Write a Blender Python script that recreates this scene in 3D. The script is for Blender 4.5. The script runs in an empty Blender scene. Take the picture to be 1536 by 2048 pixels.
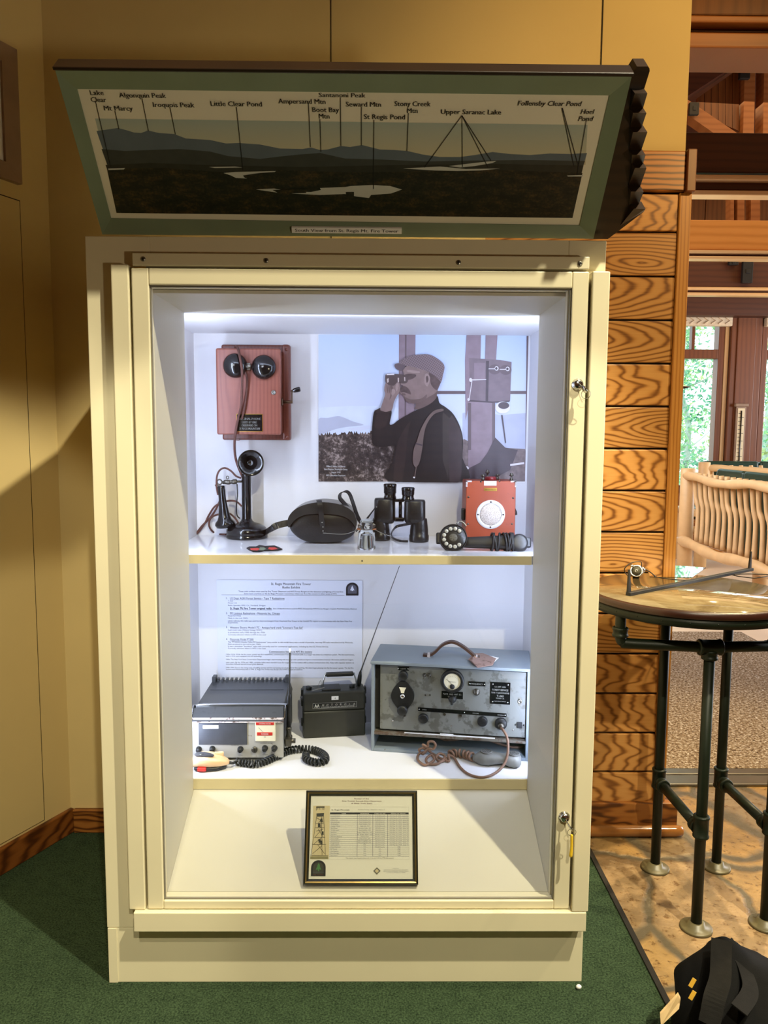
import bpy, bmesh, math, random
from mathutils import Vector, Matrix, noise as mnoise
random.seed(7)
PI = math.pi
rad = math.radians
S = bpy.context.scene
COL = S.collection

# ------------------------------------------------------------------ camera
F_PX = 1540.0
CAM = Vector((0.075, -1.95, 1.48))
CROT = (Matrix.Rotation(rad(-0.6), 3, 'Z') @ Matrix.Rotation(rad(90 - 5.8), 3, 'X') @ Matrix.Rotation(rad(0.35), 3, 'Z'))
cd = bpy.data.cameras.new('camera')
cd.sensor_fit = 'HORIZONTAL'; cd.sensor_width = 36.0; cd.lens = 36.0 * F_PX / 1536.0
cd.clip_start = 0.05; cd.clip_end = 200
cam = bpy.data.objects.new('camera', cd); COL.objects.link(cam)
cam.matrix_world = Matrix.Translation(CAM) @ CROT.to_4x4()
S.camera = cam

# ------------------------------------------------------------------ look
S.view_settings.view_transform = 'Standard'
S.view_settings.look = 'None'
S.view_settings.gamma = 1.0
S.view_settings.use_curve_mapping = False
S.view_settings.exposure = 0.0

# ------------------------------------------------------------------ world: bright hazy daylight outside
w = bpy.data.worlds.new('world'); S.world = w; w.use_nodes = True
bgn = w.node_tree.nodes['Background']
bgn.inputs[0].default_value = (0.80, 0.95, 1.0, 1); bgn.inputs[1].default_value = 3.2

# ------------------------------------------------------------------ lights
def aim(o, loc, target):
    d = (Vector(target) - Vector(loc)).normalized()
    o.location = loc; o.rotation_euler = d.to_track_quat('-Z', 'Y').to_euler()
def spot(name, loc, target, watts, color, angle=70, blend=0.4, size=0.03):
    l = bpy.data.lights.new(name, 'SPOT'); l.energy = watts; l.color = color
    l.spot_size = rad(angle); l.spot_blend = blend; l.shadow_soft_size = size
    o = bpy.data.objects.new(name, l); COL.objects.link(o); aim(o, loc, target); return o
def area(name, loc, target, watts, color, sx, sy, spread=180):
    l = bpy.data.lights.new(name, 'AREA'); l.energy = watts; l.color = color
    l.shape = 'RECTANGLE'; l.size = sx; l.size_y = sy; l.spread = rad(spread)
    o = bpy.data.objects.new(name, l); COL.objects.link(o); aim(o, loc, target); return o
WARM = (1.0, 0.92, 0.66)
spot('spot_key', (1.90, -2.00, 5.30), (0.02, 0.0, 0.85), 1420, WARM, 33, 0.25, 0.05)
spot('spot_left', (-0.50, -2.50, 3.50), (-1.33, -0.22, 0.90), 175, WARM, 36, 0.25, 0.03)
spot('spot_right', (2.75, -0.35, 3.45), (1.12, 0.45, 0.95), 340, (1.0, 0.86, 0.54), 50, 0.8)
spot('spot_front', (0.55, -3.00, 3.40), (0.05, -0.55, 0.42), 310, WARM, 45, 0.12, 0.03)
spot('spot_wall', (2.50, -1.30, 3.30), (1.06, 0.8, 2.70), 270, (1.0, 0.66, 0.26), 36, 1.0, 0.1)
spot('spot_table', (1.95, 1.15, 2.70), (0.95, 0.2, 0.0), 225, (1.0, 0.78, 0.42), 110, 0.5)
area('ceiling_bounce', (0.2, -1.6, 5.80), (0.2, -1.6, 0), 2.0, (1.0, 0.50, 0.14), 2.6, 2.6)
spot('sign_fill', (2.6, -3.3, 0.75), (0.0, -0.1, 2.15), 120, (1.0, 0.88, 0.62), 34, 0.6, 0.12)  # unseen fill spot, added to brighten the down-facing sign
area('daylight_fill_east', (8.6, 4.6, 2.0), (2.0, 4.6, 0.9), 380, (0.95, 0.97, 1.0), 5.0, 2.4)  # added panel before the solid east wall, standing in for window daylight
area('hall_ceiling', (4.2, 4.5, 4.6), (4.0, 4.5, 0), 85, (1.0, 0.66, 0.32), 3.0, 5.0)
area('daylight_fill_west', (1.05, 4.4, 1.9), (3.2, 4.6, 0.8), 130, (0.97, 0.98, 1.0), 3.6, 2.0)  # added panel before the windowless hall wall, brightens the log settee
LED = (0.65, 0.75, 1.0)
for x in (-0.527, 0.580):
    for z, h, p in ((1.47, 0.66, 3.1), (0.76, 0.58, 2.7)):
        area('led_strip', (x, 0.352, z), (0.03 + x * 0.35, 0.80, z), p, LED, 0.015, h)
area('led_strip', (0.03, 0.345, 1.815), (0.03, 0.70, 1.60), 1.1, LED, 1.0, 0.012)

# ------------------------------------------------------------------ picture measuring helpers (pixel of the photo -> point in the place)
def ray(x, y): return CROT @ Vector(((x - 768) / F_PX, -(y - 1024) / F_PX, -1.0))
def PY(x, y, Y): d = ray(x, y); return CAM + d * ((Y - CAM.y) / d.y)
def PZ(x, y, Z): d = ray(x, y); return CAM + d * ((Z - CAM.z) / d.z)
def PX(x, y, X): d = ray(x, y); return CAM + d * ((X - CAM.x) / d.x)
class Frame:
    """a thing's own axes: at() finds where a sight line meets one of its local y = const planes"""
    def __init__(s, loc, rot=None):
        s.loc = Vector(loc); s.rot = rot or Matrix.Identity(3); s.inv = s.rot.transposed()
    def at(s, px, py, yl=0.0):
        o = s.inv @ (CAM - s.loc); d = s.inv @ ray(px, py)
        return o + d * ((yl - o.y) / d.y)
    def atz(s, px, py, zl=0.0):
        o = s.inv @ (CAM - s.loc); d = s.inv @ ray(px, py)
        return o + d * ((zl - o.z) / d.z)

# ------------------------------------------------------------------ materials
def lin(c):
    c = c / 255.0
    return c / 12.92 if c <= 0.04045 else ((c + 0.055) / 1.055) ** 2.4
def rgb(r, g, b): return (lin(r), lin(g), lin(b), 1)
class NT:
    def __init__(s, name):
        s.m = bpy.data.materials.new(name); s.m.use_nodes = True
        s.t = s.m.node_tree; s.b = s.t.nodes['Principled BSDF']; s.out = s.t.nodes['Material Output']
    def n(s, typ, **kw):
        nd = s.t.nodes.new(typ)
        for k, v in kw.items():
            if k.startswith('i_'):
                key = k[2:]
                sock = nd.inputs[int(key)] if key.isdigit() else nd.inputs[key.replace('_', ' ')]
                s.put(sock, v)
            else: setattr(nd, k, v)
        return nd
    def put(s, sock, v):
        if isinstance(v, bpy.types.NodeSocket): s.t.links.new(v, sock)
        elif isinstance(v, bpy.types.Node): s.t.links.new(v.outputs[0], sock)
        else: sock.default_value = v
    def math(s, op, a, b=None, c=None):
        nd = s.t.nodes.new('ShaderNodeMath'); nd.operation = op
        s.put(nd.inputs[0], a)
        if b is not None: s.put(nd.inputs[1], b)
        if c is not None: s.put(nd.inputs[2], c)
        return nd.outputs[0]
    def ramp(s, fac, stops):
        nd = s.t.nodes.new('ShaderNodeValToRGB'); e = nd.color_ramp.elements
        while len(e) < len(stops): e.new(0.5)
        for el, (p, c) in zip(e, stops): el.position = p; el.color = c
        s.put(nd.inputs[0], fac); return nd.outputs[0]
    def mix(s, fac, a, b):
        nd = s.t.nodes.new('ShaderNodeMix'); nd.data_type = 'RGBA'
        s.put(nd.inputs['Factor'], fac); s.put(nd.inputs[6], a); s.put(nd.inputs[7], b)
        return nd.outputs[2]
    def pos(s): return s.n('ShaderNodeNewGeometry').outputs['Position']
    def obj(s): return s.n('ShaderNodeTexCoord').outputs['Object']
    def mapping(s, vec, scale=(1, 1, 1), rot=(0, 0, 0), loc=(0, 0, 0)):
        nd = s.n('ShaderNodeMapping'); s.put(nd.inputs['Vector'], vec)
        nd.inputs['Scale'].default_value = scale; nd.inputs['Rotation'].default_value = rot; nd.inputs['Location'].default_value = loc
        return nd.outputs[0]
    def noise(s, vec, scale, detail=3, rough=0.5, dist=0.0):
        nd = s.n('ShaderNodeTexNoise'); s.put(nd.inputs['Vector'], vec)
        nd.inputs['Scale'].default_value = scale; nd.inputs['Detail'].default_value = detail
        nd.inputs['Roughness'].default_value = rough; nd.inputs['Distortion'].default_value = dist
        return nd.outputs[0]
    def bump(s, h, strength=0.3, dist=0.002):
        nd = s.n('ShaderNodeBump'); s.put(nd.inputs['Height'], h)
        nd.inputs['Strength'].default_value = strength; nd.inputs['Distance'].default_value = dist
        s.t.links.new(nd.outputs[0], s.b.inputs['Normal'])
    def set(s, color=None, rough=0.5, metal=0.0, spec=0.5, coat=0.0):
        if color is not None: s.put(s.b.inputs['Base Color'], color)
        s.put(s.b.inputs['Roughness'], rough); s.b.inputs['Metallic'].default_value = metal
        s.b.inputs['Specular IOR Level'].default_value = spec; s.b.inputs['Coat Weight'].default_value = coat
        return s.m
def paint(name, c, rough=0.5, var=0.06, scale=9, bump=0.05, metal=0.0, coat=0.0, spec=0.5, bscale=90):
    k = NT(name); p = k.obj()
    a = rgb(*c); d = tuple(x * (1 - var) for x in a[:3]) + (1,); u = tuple(min(1, x * (1 + var)) for x in a[:3]) + (1,)
    k.set(k.ramp(k.noise(p, scale, 4), [(0.3, d), (0.7, u)]), rough, metal, spec, coat)
    if bump: k.bump(k.noise(p, bscale, 2), bump, 0.001)
    return k.m
def worn(name, c, c2, rough=0.5, thr=0.58, scale=28, metal=0.0):
    k = NT(name); p = k.obj()
    n1 = k.noise(p, scale, 6, 0.65)
    base = k.ramp(k.noise(p, scale * 0.25, 3), [(0.3, tuple(x * 0.85 for x in rgb(*c)[:3]) + (1,)), (0.7, rgb(*c))])
    f = k.ramp(n1, [(thr, (0, 0, 0, 1)), (thr + 0.06, (1, 1, 1, 1))])
    k.set(k.mix(f, base, rgb(*c2)), rough, metal); k.bump(n1, 0.12, 0.001); return k.m
def plank_wood(name, c1, c2, c3, pitch=0.0, zoff=0.0, axis='X', ring=0.014, rough=0.35, slope=0.22, wobble=0.045, line=0.8):
    """flat-sawn boards: tilted growth rings cut by the face; with a pitch every board gets its own log"""
    k = NT(name); p = k.obj(); sp = k.n('ShaderNodeSeparateXYZ'); k.put(sp.inputs[0], p)
    X, Y, Z = sp.outputs
    if axis == 'Z': X, Z = Z, X
    if axis == 'Y': X, Y = Y, X
    if pitch:
        row = k.math('FLOOR', k.math('DIVIDE', k.math('SUBTRACT', Z, zoff), pitch))
        zl = k.math('SUBTRACT', k.math('SUBTRACT', Z, zoff), k.math('MULTIPLY', k.math('ADD', row, 0.5), pitch))
    else:
        row = 3.0; zl = k.math('ADD', Z, 0.02)
    wn = k.n('ShaderNodeTexWhiteNoise', noise_dimensions='1D'); k.put(wn.inputs['W'], row)
    ws = k.n('ShaderNodeSeparateColor'); k.put(ws.inputs[0], wn.outputs['Color'])
    cb = k.n('ShaderNodeCombineXYZ'); k.put(cb.inputs[0], k.math('MULTIPLY', X, 2.6)); k.put(cb.inputs[1], k.math('ADD', k.math('MULTIPLY', row, 7.3), k.math('MULTIPLY', Y, 2.0))); k.put(cb.inputs[2], k.math('MULTIPLY', Z, 9.0))
    wob = k.noise(cb.outputs[0], 1.5, 2)
    zz = k.math('ADD', zl, k.math('MULTIPLY', k.math('SUBTRACT', ws.outputs[0], 0.5), 0.10))
    sgn = k.math('SUBTRACT', k.math('MULTIPLY', k.math('GREATER_THAN', ws.outputs[2], 0.45), 2.0), 1.0)
    xx = k.math('MULTIPLY', k.math('ADD', k.math('MULTIPLY', X, sgn), k.math('MULTIPLY_ADD', ws.outputs[1], 0.9, -0.75)), slope)
    dd = k.math('ADD', xx, k.math('MULTIPLY', k.math('SUBTRACT', wob, 0.5), wobble * 2))
    dd = k.math('MULTIPLY', k.math('ADD', dd, k.math('MULTIPLY', Y, 0.3)), 1.0)
    r = k.math('SQRT', k.math('ADD', k.math('MULTIPLY', zz, zz), k.math('MULTIPLY', dd, dd)))
    r = k.math('ADD', r, k.math('MULTIPLY', k.math('SUBTRACT', wob, 0.5), wobble * 0.5))
    s_ = k.math('SINE', k.math('MULTIPLY', r, 6.2832 / ring))
    s_ = k.math('POWER', k.math('MULTIPLY_ADD', s_, 0.5, 0.5), 2.2)
    fine = k.noise(k.mapping(cb.outputs[0], (1.6, 1, 26)), 2.0, 3)
    f = k.math('MULTIPLY_ADD', fine, 0.42, k.math('MULTIPLY', s_, line))
    colr = k.ramp(f, [(0.08, rgb(*c1)), (0.5, rgb(*c2)), (1.05, rgb(*c3))])
    tint = k.math('MULTIPLY_ADD', ws.outputs[2], 0.22 if pitch else 0.0, 0.88 if pitch else 1.0)
    hs = k.n('ShaderNodeHueSaturation'); k.put(hs.inputs['Color'], colr); k.put(hs.inputs['Value'], tint)
    k.set(hs.outputs[0], rough); k.bump(f, 0.05, 0.001); return k.m
def glass(name, tint=(1, 1, 1, 1), refl=1.0, rough=0.0):
    k = NT(name)
    g = k.n('ShaderNodeNewGeometry')
    dt = k.n('ShaderNodeVectorMath', operation='DOT_PRODUCT'); k.put(dt.inputs[0], g.outputs['Incoming']); k.put(dt.inputs[1], g.outputs['Normal'])
    cz = k.math('ABSOLUTE', dt.outputs['Value'])
    sch = k.math('MULTIPLY_ADD', k.math('POWER', k.math('SUBTRACT', 1.0, cz), 5.0), 0.96, 0.04)
    tr = k.n('ShaderNodeBsdfTransparent'); tr.inputs[0].default_value = tint
    gl = k.n('ShaderNodeBsdfGlossy'); gl.inputs['Roughness'].default_value = rough; gl.inputs[0].default_value = (1, 1, 1, 1)
    mx = k.n('ShaderNodeMixShader'); k.put(mx.inputs[0], k.math('MULTIPLY', sch, refl)); k.put(mx.inputs[1], tr); k.put(mx.inputs[2], gl)
    k.t.links.new(mx.outputs[0], k.out.inputs['Surface']); return k.m

M = {}
M['cream'] = paint('cream_paint', (226, 216, 184), 0.42, 0.03, 4, 0.06)
M['cream_wall'] = paint('cream_wall_paint', (210, 186, 130), 0.75, 0.03, 3, 0.05, bscale=220)
M['niche'] = paint('white_liner', (224, 223, 226), 0.55, 0.015, 3, 0.02)
M['shelf'] = paint('gloss_white_shelf', (226, 226, 230), 0.07, 0.01, 3, 0.0, spec=0.6)
M['edge'] = paint('pale_birch_edge', (214, 200, 160), 0.5, 0.06, 12, 0.04)
M['dark_gap'] = paint('dark_gap', (22, 17, 10), 0.8, 0.05)
M['glass'] = glass('clear_glass', (0.985, 0.99, 0.99, 1))
M['winglass'] = glass('window_glass', (0.95, 0.985, 0.98, 1))
M['chrome'] = paint('chrome', (205, 205, 205), 0.16, 0.03, metal=1.0, bump=0)
M['steel'] = paint('dull_steel', (150, 148, 140), 0.35, 0.08, metal=1.0)
M['brass'] = paint('brass', (190, 150, 70), 0.3, 0.06, metal=1.0)
M['yellow'] = paint('yellow_plastic', (232, 190, 40), 0.4, 0.04)
M['white'] = paint('white_card', (240, 240, 240), 0.6, 0.01, bump=0)
M['paper'] = paint('printed_paper', (222, 226, 240), 0.6, 0.012, 4, 0.0)
M['ink'] = paint('black_ink', (22, 22, 26), 0.6, 0.02, bump=0)
M['greyink'] = paint('grey_ink', (88, 90, 104), 0.6, 0.02, bump=0)
M['black'] = paint('black_enamel', (14, 14, 15), 0.16, 0.1, bump=0.0, spec=0.6)
M['matblack'] = paint('matt_black', (20, 20, 20), 0.5, 0.15, 30, 0.08)
M['leather'] = paint('black_leather', (30, 29, 28), 0.33, 0.25, 24, 0.35, bscale=160)
M['rubber'] = paint('black_rubber', (24, 24, 25), 0.42, 0.1, 40, 0.1)
M['redbrown_cord'] = paint('brown_cloth_cord', (92, 58, 50), 0.75, 0.18, 90, 0.3, bscale=400)
M['tan_cord'] = paint('tan_rubber_cord', (122, 92, 74), 0.6, 0.15, 60, 0.15)
M['brown_leather'] = paint('brown_leather', (74, 50, 36), 0.45, 0.25, 30, 0.3)
M['darkwood'] = plank_wood('dark_stained_wood', (52, 34, 18), (40, 25, 13), (26, 16, 8), ring=0.03, slope=0.05, wobble=0.02, line=0.4)
M['sage'] = paint('sage_green_paint', (122, 136, 110), 0.5, 0.08, 6, 0.06)
M['wall_planks'] = plank_wood('amber_plank_wood', (206, 152, 88), (188, 130, 66), (112, 66, 28), 0.1502, 0.0808, 'X', 0.012, 0.36, 0.20, 0.020, 0.72)
M['oak_v'] = plank_wood('amber_upright_wood', (196, 138, 68), (182, 120, 52), (136, 82, 32), axis='Z', ring=0.012, rough=0.38, slope=0.03, wobble=0.012, line=0.5)
M['oak_cap'] = plank_wood('amber_cap_wood', (186, 124, 62), (160, 98, 42), (72, 38, 14), axis='X', ring=0.018, slope=0.16)
M['base_wood'] = plank_wood('brown_base_wood', (160, 104, 48), (132, 78, 30), (76, 40, 14), axis='X', ring=0.02, slope=0.16)
M['base_wood_y'] = plank_wood('brown_base_wood_long', (140, 84, 36), (112, 62, 22), (76, 38, 12), axis='Y', ring=0.02, slope=0.12)
SB = dict(slope=0.02, wobble=0.02, line=0.35)
M['beam_dark'] = plank_wood('dark_beam_wood', (84, 42, 18), (72, 33, 12), (54, 23, 8), axis='X', ring=0.05, rough=0.5, **SB)
M['beam_mid'] = plank_wood('mid_beam_wood', (160, 102, 54), (144, 88, 42), (118, 68, 30), axis='X', ring=0.05, rough=0.45, **SB)
M['beam_bright'] = plank_wood('bright_beam_wood', (222, 152, 74), (206, 134, 58), (170, 102, 40), axis='X', ring=0.06, rough=0.4, **SB)
M['pale_strip'] = plank_wood('pale_strip_wood', (226, 190, 140), (216, 176, 124), (196, 154, 104), axis='X', ring=0.05, **SB)
M['pale_strip_v'] = plank_wood('pale_upright_strip', (226, 190, 140), (216, 176, 124), (196, 154, 104), axis='Z', ring=0.05, **SB)
M['gable'] = plank_wood('gable_board_wood', (120, 72, 32), (104, 60, 24), (80, 44, 16), axis='Z', ring=0.05, **SB)
M['post_wood'] = plank_wood('window_post_wood', (124, 70, 34), (108, 58, 26), (82, 42, 16), axis='Z', ring=0.05, rough=0.4, **SB)
M['log'] = paint('peeled_log', (226, 190, 138), 0.42, 0.1, 7, 0.1)
M['cushion'] = paint('green_cushion', (28, 58, 46), 0.32, 0.15, 20, 0.1)
M['pipe'] = paint('green_black_pipe', (17, 25, 15), 0.45, 0.2, 20, 0.08, spec=0.3)
M['rimwood'] = paint('dark_red_rim', (48, 22, 14), 0.35, 0.15, 20, 0.05)
M['orange'] = worn('orange_box_paint', (158, 66, 32), (128, 54, 30), 0.5, 0.60, 40)
M['oldwood'] = plank_wood('red_brown_phone_wood', (148, 86, 68), (134, 74, 60), (114, 62, 50), axis='Z', ring=0.012, rough=0.4, slope=0.03, wobble=0.015, line=0.4)
M['redwood_edge'] = plank_wood('red_brown_edge_wood', (120, 62, 46), (106, 54, 42), (84, 42, 32), axis='Z', ring=0.012, rough=0.35, slope=0.03, wobble=0.015, line=0.4)
M['grille'] = None
M['grey_metal'] = worn('grey_hammered_metal', (128, 130, 126), (98, 98, 92), 0.45, 0.52, 22, 0.2)
M['case_blue'] = worn('blue_grey_case_paint', (130, 140, 148), (92, 92, 86), 0.5, 0.66, 34)
M['case_front'] = worn('chipped_silver_front', (176, 174, 168), (96, 78, 62), 0.5, 0.62, 30, 0.2)
M['lid_worn'] = worn('chipped_charcoal_hood', (66, 68, 72), (48, 48, 50), 0.4, 0.6, 30)
M['chipped'] = worn('chipped_white_edge', (205, 195, 195), (84, 62, 54), 0.5, 0.52, 36)
M['portable'] = paint('dark_olive_plastic', (42, 42, 36), 0.5, 0.14, 40, 0.15)
M['beige'] = paint('beige_plastic', (226, 190, 146), 0.35, 0.03, bump=0.02)
M['red'] = paint('red_plastic', (214, 50, 40), 0.4, 0.05)
M['redlabel'] = paint('red_label_tape', (190, 46, 40), 0.4, 0.06)
M['cream_dial'] = paint('cream_dial', (228, 222, 196), 0.45, 0.03, bump=0)
M['gunmetal'] = paint('aged_gunmetal', (92, 88, 80), 0.35, 0.25, 60, 0.2, metal=0.8)
M['tagpaper'] = worn('old_tag_paper', (150, 122, 112), (110, 84, 74), 0.8, 0.55, 40)
M['frame_black'] = paint('dark_gilt_frame', (30, 24, 16), 0.25, 0.2, 20, 0.05)
M['frame_gold'] = paint('gilt_bead', (150, 124, 70), 0.28, 0.15, 30, 0.1, metal=0.8)
M['frame_grey'] = paint('taupe_frame', (150, 122, 100), 0.5, 0.1, 14, 0.1)
M['bag'] = paint('black_nylon', (9, 9, 10), 0.8, 0.35, 40, 0.4, bscale=300, spec=0.12)
M['strap'] = paint('charcoal_webbing', (20, 19, 18), 0.8, 0.2, 60, 0.4, bscale=400, spec=0.12)
M['label_y'] = paint('gold_label', (206, 160, 54), 0.5, 0.1)
M['bark'] = paint('pale_bark', (196, 204, 200), 0.8, 0.25, 14, 0.3)
M['leafA'] = paint('spring_leaf', (150, 205, 140), 0.6, 0.3, 3, 0)
M['leafB'] = paint('yellow_leaf', (196, 214, 140), 0.6, 0.3, 3, 0)
M['leafC'] = paint('blue_green_leaf', (104, 168, 132), 0.6, 0.3, 3, 0)
M['valance'] = paint('woven_valance', (226, 206, 176), 0.8, 0.12, 30, 0.6, bscale=60)

k = NT('green_carpet'); p = k.pos()
n1 = k.noise(p, 190, 3, 0.75); n2 = k.noise(p, 26, 4)
f = k.math('MULTIPLY_ADD', n2, 0.14, k.math('MULTIPLY', n1, 0.86))
k.set(k.ramp(f, [(0.36, rgb(20, 32, 21)), (0.62, rgb(66, 84, 60))]), 0.95, spec=0.1); k.bump(n1, 0.8, 0.004); M['carpet'] = k.m

k = NT('flagstone'); p = k.pos()
wv = k.n('ShaderNodeVectorMath', operation='ADD'); k.put(wv.inputs[0], p)
nz = k.n('ShaderNodeTexNoise'); k.put(nz.inputs['Vector'], p); nz.inputs['Scale'].default_value = 3.2; nz.inputs['Detail'].default_value = 4
sc = k.n('ShaderNodeVectorMath', operation='SCALE'); k.put(sc.inputs[0], nz.outputs['Color']); sc.inputs['Scale'].default_value = 0.22
k.put(wv.inputs[1], sc.outputs[0])
vo = k.n('ShaderNodeTexVoronoi', feature='DISTANCE_TO_EDGE'); k.put(vo.inputs['Vector'], k.mapping(wv.outputs[0], (1, 1, 0.0))); vo.inputs['Scale'].default_value = 2.3
vc = k.n('ShaderNodeTexVoronoi', feature='F1'); k.put(vc.inputs['Vector'], k.mapping(wv.outputs[0], (1, 1, 0.0))); vc.inputs['Scale'].default_value = 2.3
g = k.ramp(vo.outputs[0], [(0.015, (0, 0, 0, 1)), (0.05, (1, 1, 1, 1))])
sep = k.n('ShaderNodeSeparateColor'); k.put(sep.inputs[0], vc.outputs['Color'])
st = k.ramp(sep.outputs[0], [(0.0, rgb(158, 128, 84)), (0.35, rgb(176, 138, 82)), (0.65, rgb(132, 116, 92)), (1.0, rgb(162, 130, 90))])
mo = k.noise(p, 34, 6, 0.68)
st2 = k.mix(k.ramp(mo, [(0.36, (1, 1, 1, 1)), (0.46, (0, 0, 0, 1))]), st, rgb(104, 74, 42))
big = k.noise(p, 4.5, 5, 0.6, 1.0); st2 = k.mix(k.ramp(big, [(0.40, (0.55, 0.55, 0.55, 1)), (0.58, (0, 0, 0, 1))]), st2, rgb(104, 84, 58))
k.set(k.mix(g, rgb(92, 82, 64), st2), k.ramp(mo, [(0.35, (0.26,) * 3 + (1,)), (0.7, (0.5,) * 3 + (1,))]), spec=0.5)
k.bump(k.math('MULTIPLY_ADD', g, 0.6, k.math('MULTIPLY', mo, 0.8)), 0.55, 0.012); M['stone'] = k.m

k = NT('speckled_mat'); p = k.pos()
n1 = k.noise(p, 75, 3, 0.8); n2 = k.noise(p, 5, 2)
k.set(k.ramp(n1, [(0.36, rgb(52, 38, 26)), (0.47, rgb(132, 110, 84)), (0.56, rgb(160, 146, 124)), (0.68, rgb(226, 220, 210))]), 0.95, spec=0.1); k.bump(n1, 0.7, 0.004); M['mat'] = k.m
M['palefloor'] = paint('pale_hall_floor', (222, 204, 178), 0.4, 0.05, 3, 0.05)

k = NT('wire_mesh'); p = k.obj()
wv1 = k.n('ShaderNodeTexVoronoi'); k.put(wv1.inputs['Vector'], p); wv1.inputs['Scale'].default_value = 420
k.set(k.ramp(wv1.outputs[0], [(0.2, rgb(120, 108, 100)), (0.5, rgb(206, 196, 188))]), 0.5, 0.3); k.bump(wv1.outputs[0], 0.5, 0.001); M['grille'] = k.m

k = NT('map_tabletop'); p = k.obj()
n1 = k.noise(p, 7, 5, 0.6, 1.5)
k.set(k.ramp(n1, [(0.35, rgb(104, 86, 60)), (0.5, rgb(126, 108, 78)), (0.65, rgb(140, 124, 94))]), 0.06, spec=0.7, coat=0.6); M['maptop'] = k.m
k = NT('insulator_glass'); k.set(rgb(246, 250, 247), 0.02); k.b.inputs['Transmission Weight'].default_value = 1.0; k.b.inputs['IOR'].default_value = 1.4; M['insul'] = k.m

# ------------------------------------------------------------------ geometry helper
def catmull(pts, n=8, closed=False):
    P = [Vector(q) for q in pts]; out = []
    m = len(P); rng = range(m if closed else m - 1)
    for i in rng:
        if closed: a, b, c, d = P[(i - 1) % m], P[i], P[(i + 1) % m], P[(i + 2) % m]
        else: a, b, c, d = P[max(i - 1, 0)], P[i], P[i + 1], P[min(i + 2, m - 1)]
        for j in range(n):
            t = j / n
            out.append(0.5 * ((2 * b) + (c - a) * t + (2 * a - 5 * b + 4 * c - d) * t * t + (3 * b - a - 3 * c + d) * t ** 3))
    if not closed: out.append(P[-1].copy())
    return out
_tcache = {}
def text_geo(s, bold=0.0):
    bold = 0.0; key = (s, bold)
    if key not in _tcache:
        cu = bpy.data.curves.new('t', 'FONT'); cu.body = s; cu.size = 1; cu.resolution_u = 2; cu.offset = bold
        o = bpy.data.objects.new('t', cu); me = o.to_mesh()
        vs = [v.co.copy() for v in me.vertices]; fs = [tuple(q.vertices) for q in me.polygons]
        o.to_mesh_clear(); bpy.data.objects.remove(o); bpy.data.curves.remove(cu)
        _tcache[key] = (vs, fs)
    return _tcache[key]
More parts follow.
